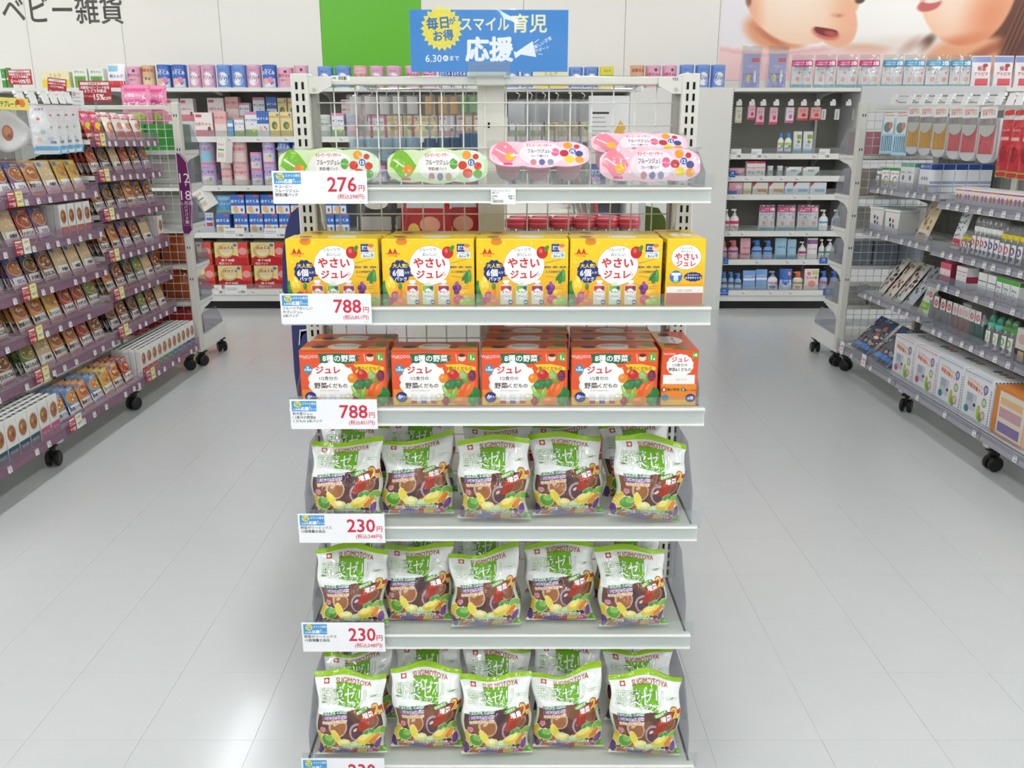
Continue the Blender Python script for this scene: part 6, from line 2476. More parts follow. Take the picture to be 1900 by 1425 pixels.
# ---- pegs along the top
pegR = side_peg(RXS - 0.02, RXF + 0.05)
for px in (1660, 1692, 1715, 1740, 1765, 1795, 1826, 1858, 1880, 1897):
    p = on_x(px, 190, RXF + 0.05)
    pegR.put('peg_hook', (0, p.y, p.z), (0, 0, 0), 'chromed peg with white price plate above the hanging brushes', 'hook', 'pegs of the feeding bottle rack')


def brush_pack(c):
    """long blister: white rounded tray with coloured bristles under a white header"""
    w, h = 0.125, 0.262
    mb = MB()
    pts = [(-w / 2, -h * .22), (w / 2, -h * .22)]
    for k in range(13):
        a = -pi * k / 12
        pts.append((w / 2 * cos(a), -h + w * .42 + w * .42 * sin(a)))
    mb.prism(pts, 'y', -0.016, 0.012, '#eef0f4')
    tray = mb.mesh('tray', PLASTIC)
    mb = MB()
    for k in range(7):
        x = (-.36 + .12 * k) * w
        mb.lathe([(0.0062, -h * .84), (0.0066, -h * .8), (0.0062, -h * .32)], 8, c, cx=x, cy=-0.016)
    bars = mb.mesh('bristles', PLASTIC)
    bars_p = ('bristles', bars)
    mb = MB()
    mb.box(-w * .46, w * .46, -0.0245, -0.0235, -h * .34, -0.005, '#eeeeec')
    P = Print(mb, flat(0, -0.0245, -h * .34))
    P.rect(-w * .4, h * .24, w * .34, h * .255, '#d98a80')
    P.rect(-w * .4, h * .265, w * .2, h * .28, '#d98a80')
    P.rect(-w * .46, h * .0, w * .46, h * .12, '#9aa6ae')
    P.ell(w * .2, h * .07, w * .12, h * .05, '#c9b08a', 12)
    P.ell(-w * .2, h * .06, w * .08, h * .045, '#c87a70', 12)
    P.text('洗浄ブラシ', 0, h * .2, w * .15, '#c8534a', .02)
    card = mb.mesh('header_card', CARD)
    mb = MB()
    pts2 = [(w * .44, -h * .34)] + [(w * .44 * cos(-pi * k / 10), -h * .34 + w * .42 * sin(-pi * k / 10)) for k in range(1, 10)] + [(-w * .44, -h * .34)]
    mb.prism(pts2, 'y', -0.0252, -0.0242, '#d9dcd2')
    flap = mb.mesh('round_flap', CARD)
    mb = MB()
    mb.cbox(-w * .5, w * .5, -0.027, -0.0, -h * .99, -h * .2, 0.006)
    shell = mb.mesh('clear_shell', WRAP)
    return Proto(('tray', tray), bars_p, ('header_card', card), ('round_flap', flap), ('clear_shell', shell))


bp_y, bp_p = brush_pack('#e3a81f'), brush_pack('#e2525c')
for pr_, px, lb, wh in ((bp_y, 1706, 'yellow', 'next to the blue baskets'), (bp_y, 1730, 'yellow', 'between two other yellow packs'), (bp_y, 1756, 'yellow', 'next to the pink packs'), (bp_p, 1786, 'pink', 'next to the yellow packs'), (bp_p, 1812, 'pink', 'between two other pink packs'), (bp_p, 1846, 'pink', 'next to the red toy packs')):
    X = RXF + 0.07
    p = on_x(px, 196, X)
    pr_.put('brush_pack', (X, p.y, p.z), (0, 0, RZR + 0.15), f'hanging bottle brush pack with {lb} bristles, {wh}', 'brush pack', f'{lb} brush packs')
# pale blue baskets
mb = MB()
W, H, D = 0.14, 0.265, 0.06
mb.box(-W / 2, W / 2, D / 2 - .003, D / 2, -H, -.06, '#a9d0e4')
for sx in (-1, 1):
    mb.box(*sorted((sx * W / 2, sx * (W / 2 - .004))), -D / 2, D / 2, -H, -.06, '#a9d0e4')
mb.box(-W / 2, W / 2, -D / 2, D / 2, -H, -H + .004, '#a9d0e4')
for k in range(8):
    x = -W / 2 + .008 + k * (W - .016) / 7
    mb.box(x - .0045, x + .0045, -D / 2, -D / 2 + .003, -H + .004, -.06, '#b6d8ea')
for z in (-H + .004, -H * .6, -.075):
    mb.box(-W / 2, W / 2, -D / 2 - .001, -D / 2 + .003, z, z + .014, '#b6d8ea')
bk = mb.mesh('basket', PLASTIC)
mb = MB()
mb.box(-W * .36, W * .36, -D / 2 - .003, -D / 2 - .0015, -H * .55, -.03, '#e9eaea')
P = Print(mb, flat(0, -D / 2 - .003, -H * .55))
P.rect(-W * .3, .10, W * .3, .105, '#d98a80')
P.rect(-W * .3, .115, W * .2, .12, '#d98a80')
P.ell(-.01, .035, .035, .03, '#7d868c', 14)
P.ell(.02, .045, .02, .02, '#c99a80', 12)
cd = mb.mesh('header_card', CARD)
bsk = Proto(('basket', bk), ('header_card', cd))
for px, lb in ((1662, 'beside the end post'), (1686, 'beside the yellow brush packs')):
    p = on_x(px, 200, RXF + 0.08)
    bsk.put('drying_basket', (RXF + 0.08, p.y, p.z), (0, 0, RZR + .2), f'hanging pale blue slatted drying basket {lb}', 'basket')
RED = {'base': '#c8323c', 'bands': [(.85, 1, '#d9d4d2'), (.0, .1, '#8db84a'), (.55, .6, '#e8b0a8', -.3, .3)], 'ells': [(0, .35, .3, .12, '#a3242e')], 'texts': [('おしゃぶり', 0, .7, .12, '#f4dcd8', .02)]}
rm = packet(0.088, 0.30, 0.022, RED, FILM, '#b02c36').copy()
rm.transform(Matrix.Translation((0, 0, -0.30)))
for px in (1876, 1896, 1918):
    p = on_x(px, 203, RXF + 0.07)
    tag(obj('toy_pack', rm, None, (RXF + 0.07, p.y, p.z), (0, 0, RZR + .1)), 'hanging red toy pack beside the pink brush packs', 'toy pack', 'hanging red toy packs')

# ---- top shelf, bay by the end post
SMB = {'base': '#f0f0ec', 'bands': [(.88, 1, '#3f9a52')], 'ells': [(.1, .35, .3, .25, '#4a4a4e'), (.12, .35, .25, .2, '#e9e9e6'), (-.28, .3, .16, .12, '#e6d62e')], 'texts': [('のぉ〜る', 0, .74, .22, '#d0405c', .03)], 'side': {'bands': [(.88, 1, '#3f9a52')]}}
GRX = {'base': '#e4e6e4', 'bands': [(.85, 1, '#6fb09a')], 'ells': [(0, .45, .2, .1, '#8a9298')], 'texts': [('哺乳びん', 0, .65, .2, '#8a9298', .02)], 'side': {'bands': [(.85, 1, '#5a9a86')]}}
BLX = {'base': '#e6e8ec', 'bands': [(.80, 1, '#3a62b0'), (.05, .28, '#e3d94a', .18, .42)], 'ells': [(-.2, .48, .09, .07, '#9098a2'), (.02, .48, .09, .07, '#878f9a'), (.24, .48, .09, .07, '#9098a2'), (-.3, .12, .1, .05, '#e09aa0')], 'texts': [('母乳フリーザー', 0, .9, .12, '#e9edf4', .02)], 'side': {'bands': [(.80, 1, '#2c4a8c'), (.3, .4, '#9aa2bc'), (.2, .25, '#9aa2bc')]}, 'top': {'bands': [(0, 1, '#34589f')]}}
lab = 'on the top shelf by the end post'
bb_s = baby_bottle(0.055, 0.12, '#ffffff', '#9aa4b0')
rput('feeding_bottle', bb_s, 1638, 2, 2, 'small clear feeding bottle alone at the end of the top shelf', 'bottle', None)
for px in (1654, 1671):
    rput('brush_box', carton(0.07, 0.06, 0.115, SMB), px, 2, 2, 'white box with green top and yellow spot ' + lab, 'box', 'white boxes with yellow spots', rot=.25)
for px in (1690, 1703):
    rput('bottle_box', carton(0.07, 0.07, 0.148, GRX), px, 2, 2, 'pale box with sea-green top ' + lab, 'box', 'boxes with sea-green tops', rot=.1, dx=.055)
yf = on_x(1726, 330, RXF + .06).y
for k in range(5):
    tag(obj('freezer_bag_box', carton(0.125, 0.064, 0.148, BLX), None, (RXF + .055 + .0665 * k, yf - .01, deck('R', 2, 2) + .002), (0, 0, RZR)), 'white box with blue top, ' + ('front of its file on the top shelf' if k == 0 else 'behind the front one of its file'), 'box', 'white boxes with blue tops')
# ---- small pacifier boxes on the top shelf, middle bay
random.seed(4)
cols = ['#e0723c', '#d05a86', '#d05a86', '#6fa85a', '#d03a5c', '#d03a5c', '#9a5ab0', '#6a4a9c', '#7aa84a', '#5a9a4a']
k = 0
for row in range(2):
    for i in range(9):
        c = cols[(i + row * 3) % 10]
        d = {'base': '#f0efed', 'bands': [(.82, .9, c)], 'ells': [(-.2, .45, .15, .2, c), (.2, .45, .15, .2, c)], 'texts': []}
        o = rput('pacifier_box', carton(0.075, 0.05, 0.075, d), 1789 + 16 * i + row * 9, 1, 3, 'small white pacifier box with coloured ovals on the top shelf, middle bay', 'box', 'pacifier boxes', dx=.045 + .085 * row, dz=.002 + .0 * row, py=360)

# ---- third shelf level: white storage bins, bibs on cards, jars and bottles
mb = MB()
mb.prism([(-.06, 0), (.06, 0), (.07, .13), (-.07, .13)], 'y', -.06, .06, '#ecebe8')
mb.cbox(-.074, .074, -.068, .068, .125, .14, .004, '#f2f1ee')
P = Print(mb, flat(0, -.0605, 0))
for u, v in ((-.02, .08), (.01, .075), (-.012, .05), (.015, .045)):
    P.rect(u - .008, v - .01, u + .008, v + .01, random.choice(('#3d4046', '#b9636a', '#6a7a9a')))
bn = mb.mesh('bin', PLASTIC)
mb = MB()
mb.prism([(-.07, .1405), (.07, .1405), (.055, .20), (-.055, .20)], 'y', -.05, .05, '#ffffff')
lidb = mb.mesh('clear_hood', ACRYL)
binp = Proto(('bin', bn), ('clear_hood', lidb))
for px, lb in ((1642, 'beside the end post'), (1672, 'beside the patterned bibs')):
    rput('milk_powder_bin', binp, px, 2, 1, f'white storage bin with a clear hood {lb}', 'storage bin', None, dx=.09, py=410, rot=.2)
PAT1 = {'base': '#d8c6a4', 'bands': [(0, .25, '#e9e2d4')], 'ells': [(random.uniform(-.4, .4), random.uniform(.3, .95), .07, .05, random.choice(('#b58a5a', '#8a6a4a', '#c9ad84'))) for _ in range(16)], 'texts': [('お食事スタイ', 0, .13, .12, '#8a4a3c', .02)]}
PAT2 = {'base': '#e4e6ea', 'bands': [(0, .28, '#c4495a')], 'ells': [(random.uniform(-.4, .4), random.uniform(.35, .95), .05, .03, random.choice(('#3f4a5c', '#5a7a6a', '#8a8f98'))) for _ in range(20)], 'texts': [('お食事エプロン', 0, .14, .11, '#f4e6e6', .02)]}
PAT3 = {'base': '#d4d6d0', 'bands': [(.0, .06, '#c9a070')], 'ells': [(random.uniform(-.4, .4), random.uniform(.1, .95), .06, .05, random.choice(('#a83240', '#3f4a44', '#e9e6de', '#7a2430'))) for _ in range(30)]}
PAT4 = {'base': '#e2d6c4', 'ells': [(random.uniform(-.4, .4), random.uniform(.1, .95), .07, .04, random.choice(('#b84a44', '#4a4e56', '#f0ece4'))) for _ in range(26)]}
PAT5 = {'base': '#b9bfc6', 'ells': [(random.uniform(-.4, .4), random.uniform(.1, .95), .07, .04, random.choice(('#2f3f56', '#e4e2d0', '#5a6a4a', '#d8dce0'))) for _ in range(26)]}
rput('bib', packet(.15, .22, .02, PAT1, FILM), 1712, 2, 1, 'giraffe-patterned tan bib on a card leaning on the third shelf', 'bib', None, dx=.07, py=410, tilt=-.35)
rput('bib', packet(.10, .19, .02, PAT2, FILM), 1776, 1, 2, 'white patterned bib with red card leaning beside the yellow lidded jars', 'bib', None, dx=.06, py=420, tilt=-.25, dz=.008)
jy = baby_bottle(0.052, 0.115, '#ffffff', '#b0505c', '#e6d23a')
for px in (1794, 1803):
    for q in range(2):
        rput('feeding_bottle', jy, px + 5 * q, 1, 2, 'short feeding bottle with yellow ring and reddish mark, third shelf', 'bottle', 'short yellow ringed bottles', dx=.045 + .06 * q, py=450)
bw = baby_bottle(0.044, 0.19, '#ffffff', '#d8485c', '#eeeeec')
bv = baby_bottle(0.05, 0.19, '#ffffff', '#5b3c8f', '#eeeeec')
by_ = baby_bottle(0.052, 0.175, '#ffffff', '#e06a7c', '#e6d23a')
byv = baby_bottle(0.052, 0.175, '#ffffff', '#6a3f86', '#e6d23a')
for i, (px, b_, nm) in enumerate(((1813, bw, 'white ring and red marks'), (1822, bw, 'white ring and red marks'), (1830, bw, 'white ring and red marks'), (1838, bv, 'white ring and violet marks'), (1848, bv, 'white ring and violet marks'), (1858, bv, 'white ring and violet marks'), (1868, by_, 'yellow ring and pink marks'), (1879, by_, 'yellow ring and pink marks'), (1891, byv, 'yellow ring and violet marks'), (1904, byv, 'yellow ring and violet marks'))):
    for q in range(2):
        rput('feeding_bottle', b_, px + 9 * q, 1 if px < 1900 else 0, 2, f'tall clear feeding bottle with {nm}, {"front" if q == 0 else "back"} row', 'bottle', f'feeding bottles with {nm}', dx=.045 + .07 * q, py=450)
# ---- second shelf, middle bay: cartons
PKB = {'base': '#d95a78', 'bands': [(.4, .7, '#f0dfe2'), (.0, .1, '#f0e9ea')], 'side': {'bands': [(.0, 1, '#8c3a4e')]}}
WPB = {'base': '#ece8e8', 'bands': [(.75, .8, '#c9909c'), (.6, .63, '#b9b4b8')], 'side': {'bands': [(.3, .6, '#b03a50')]}}
WHB = {'base': '#eaecec', 'bands': [(.62, .66, '#3a3f44'), (.4, .43, '#aab0b2')], 'side': {'bands': [(.0, 1, '#d8dada')]}}
GNB = {'base': '#e9ecea', 'bands': [(.82, 1, '#4fae3c')], 'texts': [('Betta', 0, .6, .26, '#2f7a7c', .02), ('びん', 0, .42, .2, '#2f7a7c', .02)], 'ells': [(0, .18, .07, .05, '#3a3f44')], 'side': {'bands': [(.82, 1, '#3f8a30')]}}
for px, d, lb, w_ in ((1756, PKB, 'pink box with pale stripe', .055), (1766, PKB, 'pink box with pale stripe', .055), (1787, WPB, 'tall pale pink box', .05), (1797, WPB, 'tall pale pink box', .05), (1833, WHB, 'white box with black line', .075), (1852, WHB, 'white box with black line', .075), (1866, GNB, 'white box with green top', .06), (1880, GNB, 'white box with green top', .07), (1896, GNB, 'white box with green top', .07)):
    for q in range(2):
        rput('teat_box', carton(w_, .06, .105 if d is not WPB else .107, d), px + 7 * q, 1, 1, f'{lb} on the second shelf, middle bay, {"front" if q == 0 else "back"} row', 'box', f'{lb}, second shelf', dx=.045 + .075 * q, py=530)
# ---- lowest shelf: patterned bib packs, then cups and bottles
for px, d, lb in ((1630, PAT3, 'grey'), (1648, PAT4, 'cream'), (1666, PAT3, 'grey'), (1686, PAT5, 'blue-grey')):
    for q in range(2):
        rput('bib_pack', packet(.11, .26, .02, d, FILM, '#8c2c38' if d is not PAT5 else '#6a7078'), px + 8 * q, 2, 0, f'glossy {lb} patterned bib pack leaning back on the lowest shelf', 'bib pack', 'patterned bib packs', dx=.05 + .045 * q, py=530, tilt=-.62)
LGR = {'base': '#d8dccc', 'bands': [(.15, .42, '#86c22c')], 'ells': [(-.1, .75, .2, .1, '#8aa0a8')], 'texts': [('ストロー', 0, .28, .16, '#ffffff', .02)]}
rput('straw_pack', packet(.12, .15, .02, LGR, FILM), 1713, 2, 0, 'pale pack with a lime band leaning beside the straw cups', 'pack', None, dx=.05, py=570, tilt=-.3)


def straw_cup(c, dot):
    mb = MB()
    mb.lathe([(.022, 0), (.026, .004), (.027, .09), (.024, .1)], 14, '#ffffff')
    b = mb.mesh('cup_body', clear('cup_' + c[1:], c, .1, .1, haze=.3))
    mb = MB()
    mb.lathe([(.025, .1), (.026, .115), (.012, .125), (.006, .14), (.0005, .141)], 14, '#b9bcc0')
    l = mb.mesh('lid', PLASTIC)
    mb = MB()
    mb.box(-.024, .024, -.029, -.0275, .10, .158, '#dcdad6')
    P = Print(mb, flat(0, -.029, .10))
    P.ell(0, .026, .017, .017, dot, 14)
    P.ell(0, .026, .007, .009, '#e9b0b0', 10)
    return Proto(('cup_body', b), ('lid', l), ('hang_card', mb.mesh('hang_card', CARD)))


sc_r, sc_p, sc_g = straw_cup('#c9ccd0', '#c8424c'), straw_cup('#d8bcbc', '#d9a0a4'), straw_cup('#86b0ae', '#c87a84')
for px, b_, lb in ((1729, sc_r, 'grey straw cup with red dot card'), (1741, sc_r, 'grey straw cup with red dot card'), (1754, sc_r, 'grey straw cup with red dot card'), (1766, sc_r, 'grey straw cup with red dot card'), (1778, sc_p, 'pinkish straw cup'), (1789, sc_p, 'pinkish straw cup'), (1800, sc_p, 'pinkish straw cup'), (1811, sc_g, 'teal straw cup'), (1823, sc_g, 'teal straw cup')):
    rput('straw_cup', b_, px, 1 if px > 1735 else 2, 0, f'{lb} on the lowest shelf, middle bay', 'cup', lb + 's', dx=.045, py=610, dz=.002)
rput('cup_box', carton(.07, .12, .15, WHB), 1812, 1, 0, 'large white box behind the teal straw cups', 'box', None, dx=.15, py=590, rot=.1)
bt = baby_bottle(.055, .165, '#62c9ae', '#c9d8a0', '#62c9ae')
bg = baby_bottle(.055, .172, '#8cc48a', '#7ab84a', '#5fa352')
for px, b_, lb in ((1838, bt, 'teal-domed'), (1853, bt, 'teal-domed'), (1869, bg, 'green-domed'), (1882, bg, 'green-domed')):
    rput('feeding_bottle', b_, px, 1, 0, f'tall {lb} feeding bottle on the lowest shelf of the feeding rack', 'bottle', f'{lb} bottles', dx=.045, py=640)
CRM = {'base': '#d9d2cc', 'bands': [(0, .4, '#4a3a30'), (.05, .35, '#d8b088', -.2, .3)], 'ells': [(0, .7, .3, .15, '#c9a8a4')]}
rput('cup_box', carton(.09, .08, .15, CRM), 1912, 0, 0, 'cream and brown box beside the green-domed bottles', 'box', None, dx=.06, py=640)

# ---- base shelf: blue-topped wash mats, then big sterilizer boxes
BLU = {'base': '#4a4a52', 'bands': [(.86, 1, '#2c4fae'), (.0, .2, '#4a7cc8')], 'ells': [(random.uniform(-.42, .42), random.uniform(.25, .82), .07, .04, random.choice(('#b0563c', '#8c8f98', '#3c466c', '#d8cfc4', '#6a3a34'))) for _ in range(30)], 'texts': [('マット', .1, .93, .12, '#e6ecf6', .02)]}
for px, py, q in ((1592, 650, 0), (1627, 690, 1)):
    rput('wash_mat_pack', packet(.26, .26, .05, BLU, FILM, '#33343a'), px, 2, -1, 'dark patterned mat pack with blue header, ' + ('beside the end post' if q == 0 else 'beside the pink sterilizer boxes'), 'pack', None, dx=.03, py=py, tilt=-.75, dz=.022)


def steril(c1, c2, c3):
    w, d, h = .245, .33, .225
    mb = MB()
    mb.cbox(-w / 2, w / 2, -d / 2, d / 2, 0, h, .002, '#eceeef')
    P = Print(mb, flat(0, -d / 2, 0))
    for k in range(14):
        x = -w / 2 + .006 + k * (w - .012) / 14
        P.poly([(x, h - .003), (x + .008, h - .003), (x + .003, h - .018)], c1 if k % 2 else c2)
        P.poly([(w / 2 - .004, .008 + k * .0125), (w / 2 - .004, .018 + k * .0125), (w / 2 - .016, .012 + k * .0125)], c1 if k % 2 else c2)
    P.text('レンジでかんたん', -.015, h * .80, .019, '#e08a4c', .02, rot=-.12)
    P.text('除菌消毒セット', -.01, h * .69, .024, '#e0683a', .03, rot=-.12)
    P.rect(-.085, .045, .0, h * .56, '#c9cdd6')
    P.rect(-.08, h * .38, -.03, h * .55, '#a8b0c4')
    P.ell(-.01, h * .34, .012, .008, '#2f2a2a', 10)
    P.ell(.03, h * .24, .016, .036, '#b9c85a', 14)
    P.ell(.05, h * .16, .02, .022, '#7ab03c', 14)
    P.ell(-.075, h * .2, .02, .018, c3, 16)
    for k, cc in enumerate(('#6a62a8', '#8aa06a', '#d89aa0')):
        P.ell(.068, h * (.76 - .27 * k), .019, .022, cc, 18)
        P.ell(.068, h * (.76 - .27 * k), .012, .014, '#b9b4cc' if k == 0 else '#d8dcb8', 14)
    Q = Print(mb, flat(0, -d / 2, h, (1, 0, 0), (0, 1, 0)))
    for k in range(14):
        x = -w / 2 + .006 + k * (w - .012) / 14
        Q.poly([(x, .004), (x + .008, .004), (x + .003, .02)], c1 if k % 2 else c2)
    for k, cc in enumerate(('#5a5a86', '#8a9a72', '#c98a94')):
        Q.ell(-.05 + .05 * k, .11, .02, .022, cc, 18)
    Q.rect(-.03, .17, .08, .26, '#8a9468')
    for sx in (-1, 1):
        R_ = Print(mb, flat(sx * w / 2, 0, 0, (0, sx, 0), (0, 0, 1)))
        for k in range(20):
            y = -d / 2 + .006 + k * (d - .012) / 20
            R_.poly([(y, h - .003), (y + .009, h - .003), (y + .004, h - .018)], c1 if k % 2 else c2)
        R_.rect(-d * .4, h * .2, -d * .1, h * .75, '#b9bcc4')
        R_.rect(-d * .0, h * .2, d * .35, h * .5, '#c9a890')
    return Proto(('carton', mb.mesh('carton', COATED)))


st_p, st_b = steril('#d85c8c', '#b04a7c', '#d0507c'), steril('#4a7cb8', '#2f5a9c', '#3a8a98')
sty = 4.56
for k, (s_, lb) in enumerate(((st_p, 'pink-edged sterilizer box beside the dark mat packs'), (st_p, 'pink-edged sterilizer box beside the blue-edged boxes'), (st_b, 'blue-edged sterilizer box beside the pink-edged boxes'), (st_b, 'blue-edged sterilizer box beside the orange box'))):
    yy = sty - .256 * k
    s_.put('sterilizer_box', (RXB + .21, yy, deck('R', 1, -1) + .002), (0, 0, RZR), lb, 'box', 'sterilizer boxes')
ORB = {'base': '#d8873a', 'bands': [(.05, .92, '#e9dcc8', -.35, .5), (.1, .3, '#8c7cae', -.3, .4), (.4, .6, '#c9a0a8', -.3, .4), (.66, .8, '#e3b98c', -.3, .4)], 'side': {'bands': [(0, 1, '#d8b48c'), (.2, .8, '#a87c58', -.3, .3)]}}
tag(obj('cooker_set_box', carton(.24, .3, .22, ORB), None, (RXB + .2, sty - .256 * 4, deck('R', 0, -1) + .002), (0, 0, RZR)), 'orange edged cooker set box beside the blue-edged sterilizer box', 'box')

# ---- price tags on the rails
tm2 = MB()
tm2.box(-0.0006, 0.0006, -0.015, 0.015, 0, 0.03, '#ececec')
Pq = Print(tm2, flat(-0.0006, 0, 0, (0, -1, 0), (0, 0, 1)))
Pq.rect(-0.011, .019, .004, .021, '#8a8a8a')
Pq.text('598', .003, .009, .011, '#444444', 0.01)
tagRm = tm2.mesh('price_tag', CARD)
random.seed(12)
for bay in range(3):
    ya, yb2 = RB[bay]
    for lev in range(-1, len(R_LEV[bay])):
        zb = (BASE_Z if lev < 0 else R_LEV[bay][lev]) + 0.003
        x = (RXB if lev < 0 else RXF) - 0.0075
        wh = ('base' if lev < 0 else ['lowest', 'second', 'third', 'top'][lev if bay < 2 else (0, 2, 3)[lev]]) + ' shelf'
        for i in range(8 if lev >= 0 else 3):
            y = ya + 0.05 + (0.1 if lev >= 0 else .28) * i + random.uniform(-.02, .02)
            if y > yb2 - .03 or random.random() < .1:
                continue
            tag(obj('price_tag', tagRm, None, (x, y, zb), (0, .12, 0)), f'small white price tag on the {wh} rail, feeding rack, {RBAY[bay]}', 'price tag', f'feeding rack tags, {wh}, {RBAY[bay]}')
mb = MB()
mb.box(-.0006, .0006, -.03, .03, 0, .07, '#f0f0f0')
P = Print(mb, flat(-.0006, 0, 0, (0, -1, 0), (0, 0, 1)))
P.text('1,980', 0, .04, .022, '#c8323c', .03, fit=.05)
P.text('円(税込)', 0, .018, .011, '#c8323c', .02)
pc = mb.mesh('discount_tag', CARD)
for px, py, lb in ((1562, 640, 'beside the end post'), (1602, 668, 'below the dark mat pack')):
    p = on_x(px, py, RXB - .009)
    tag(obj('discount_tag', pc, None, (RXB - .0095, p.y, BASE_Z + .004), (0, .06, 0)), f'white price tag with red figures {lb}', 'price tag')

# ---- goods on the far end display beyond the end post
PKT = {'base': '#c98a94', 'bands': [(.0, .3, '#b0485c'), (.7, 1, '#efe6e2')], 'ells': [(0, .5, .25, .15, '#e9d0c0')]}
BRN = {'base': '#b0a49c', 'bands': [(.6, .8, '#8a7c74'), (.0, .1, '#a83a40')], 'ells': [(.2, .4, .15, .15, '#5a4a44')]}
GRY = {'base': '#bdbcb8', 'bands': [(.4, .7, '#8d8f92')]}
NVY = {'base': '#8a93a4', 'bands': [(.5, 1, '#3c4a7c')], 'ells': [(0, .3, .2, .1, '#b0485c')]}
for z, d, nm, h in ((RE_Z[4], PKT, 'rose', .14), (RE_Z[3], BRN, 'taupe', .16), (RE_Z[2], GRY, 'grey', .13), (RE_Z[1], NVY, 'navy topped', .15), (RE_Z[0], GRY, 'grey', .12)):
    lev = RE_Z.index(z)
    for k in range(5):
        o = obj('feeding_set_box', carton(.155, .19, h, d), None, (2.155 + .085 + .168 * k, 5.465 + .17, z + .002), (0, 0, pi))
        tag(o, f'{nm} box, {["lowest", "second", "third", "fourth", "top"][lev]} shelf of the display beyond the end post', 'box', f'{nm} boxes beyond the end post, shelf {lev + 1}')
# ================================================================ goods on the wall shelves
random.seed(99)
MILK = 'milk shelves'


def dcan(base, lid, name, tc, panel=None, dots=None, foot=None):
    d = {'base': base, 'lid': lid, 'bands': [], 'ells': [], 'texts': []}
    if foot:
        d['bands'].append((0, .42, foot))
    if panel:
        d['ells'].append((0, .40, .36, .33, panel))
    d['texts'].append((name, 0, .62 if not panel else .48, .26, tc, .02))
    d['texts'].append(('粉ミルク', 0, .84, .12, tc, .01))
    for (u, v, r, c) in dots or ():
        d['ells'].append((u, v, r, r * .8, c))
    return d


HAG = dcan('#3f6fc4', '#3f6fc4', 'はぐくみ', '#ffffff', None, [(-.2, .28, .2, '#f0b08a'), (.15, .34, .2, '#d88ac0'), (.2, .16, .08, '#c84a6a'), (.32, .22, .07, '#6aa84a')], '#dfe3f4')
HAG['texts'][0] = ('はぐくみ', 0, .70, .30, '#ffffff', .03)
PCH = dcan('#e3a9c6', '#e6b8cf', 'レーベンス', '#c23a6a', None, [(-.15, .38, .07, '#c84a6a'), (0, .38, .07, '#7ab04a'), (.15, .38, .07, '#e0b040'), (.1, .86, .1, '#7a3040')])
PCH['texts'] = [('E赤ちゃん', 0, .64, .24, '#c23a6a', .02)]
HOH = dcan('#d9b48c', '#d8b894', 'ほほえみ', '#c4342c', None, [(-.1, .42, .1, '#6a7a3a'), (.15, .4, .08, '#8a5a3a')], '#e6cfa8')
HOH['texts'][0] = ('ほほえみ', 0, .84, .27, '#c4342c', .03)
ICP = dcan('#dba6c4', '#e2b4cd', 'アイクレオ', '#4a3a5c', '#f4eef2')
ICB = dcan('#6f96dc', '#7ea2e0', 'アイクレオ', '#2a3a6c', '#f2f2f0')
SUK = dcan('#c9b4dc', '#e28ab4', 'すこやか', '#3a3f8c', None, [(.05, .2, .16, '#f0d070'), (.2, .28, .1, '#7ab0d8')], '#e0dcee')
HAI = dcan('#ecc2c4', '#e6a8ac', 'はいはい', '#a83a44', None, [(.25, .2, .12, '#f0d8c8')], '#efdcd8')
LIL = dcan('#b9b0d0', '#d0c8de', 'ミルク', '#6a5a8c', None, [], '#8cc8dc')
MIL = dcan('#b8c4de', '#d0d4e4', 'ミルフィー', '#c23a6a', None, [], '#e9c0d0')
HPM = dcan('#cfd8d0', '#dde2dc', 'MA-mi', '#5a7a6a')
BXE = {'base': '#f0e6e4', 'bands': [(.0, .28, '#dd7f92'), (.80, .92, '#c8566c', -.45, -.1)], 'texts': [('E赤ちゃん', 0, .52, .2, '#c23a5a', .02)], 'ells': [(.3, .32, .1, .1, '#7a4a3c')]}
BXH = {'base': '#eab4b4', 'bands': [(0, .5, '#f0dcd8')], 'texts': [('はいはい', 0, .76, .26, '#b0404a', .02)], 'ells': [(.28, .18, .14, .08, '#f0d0b8')]}
BXS = {'base': '#eceef2', 'bands': [(0, .3, '#9ac07a'), (.88, 1, '#d890b4')], 'texts': [('すこやか', 0, .66, .25, '#3a4a9c', .03), ('M1', .1, .5, .18, '#d05a86', .03)], 'ells': [(.2, .26, .12, .09, '#f0d070')]}
BXG = {'base': '#3d6cc0', 'bands': [(0, .5, '#e6e2e8')], 'texts': [('はぐくみ', 0, .70, .26, '#ffffff', .03)], 'ells': [(-.2, .3, .16, .1, '#f0c0a0'), (.15, .36, .07, .04, '#c84a6a'), (.28, .3, .07, .04, '#6aa84a')]}
BXY = {'base': '#ead9a0', 'bands': [(0, .25, '#e8cf80')], 'texts': [('ほほえみ', 0, .8, .24, '#b8862c', .03)], 'ells': [(0, .45, .28, .16, '#4a8a5a'), (.1, .42, .14, .09, '#e08a3a'), (.32, .88, .1, .05, '#3f7fc2')]}
SMP = {'base': '#6fa8d8', 'bands': [(.6, .8, '#eef2f6')], 'texts': [('スティック', 0, .4, .18, '#ffffff', .02)]}
HPJ = {'base': '#dfe4de', 'bands': [(.7, 1, '#c4d0c6')], 'texts': [('ミルク', 0, .4, .28, '#3a4a44', .02)]}
HGX = {'base': '#3f73c8', 'bands': [(0, .42, '#e8eaf0'), (.9, 1, '#d85a4c', .1, .48)], 'texts': [('はぐくみ', 0, .66, .26, '#ffffff', .03)], 'ells': [(-.18, .25, .2, .18, '#f0b890'), (-.1, .1, .16, .07, '#e8d050'), (.28, .2, .08, .1, '#5a6a8c')]}
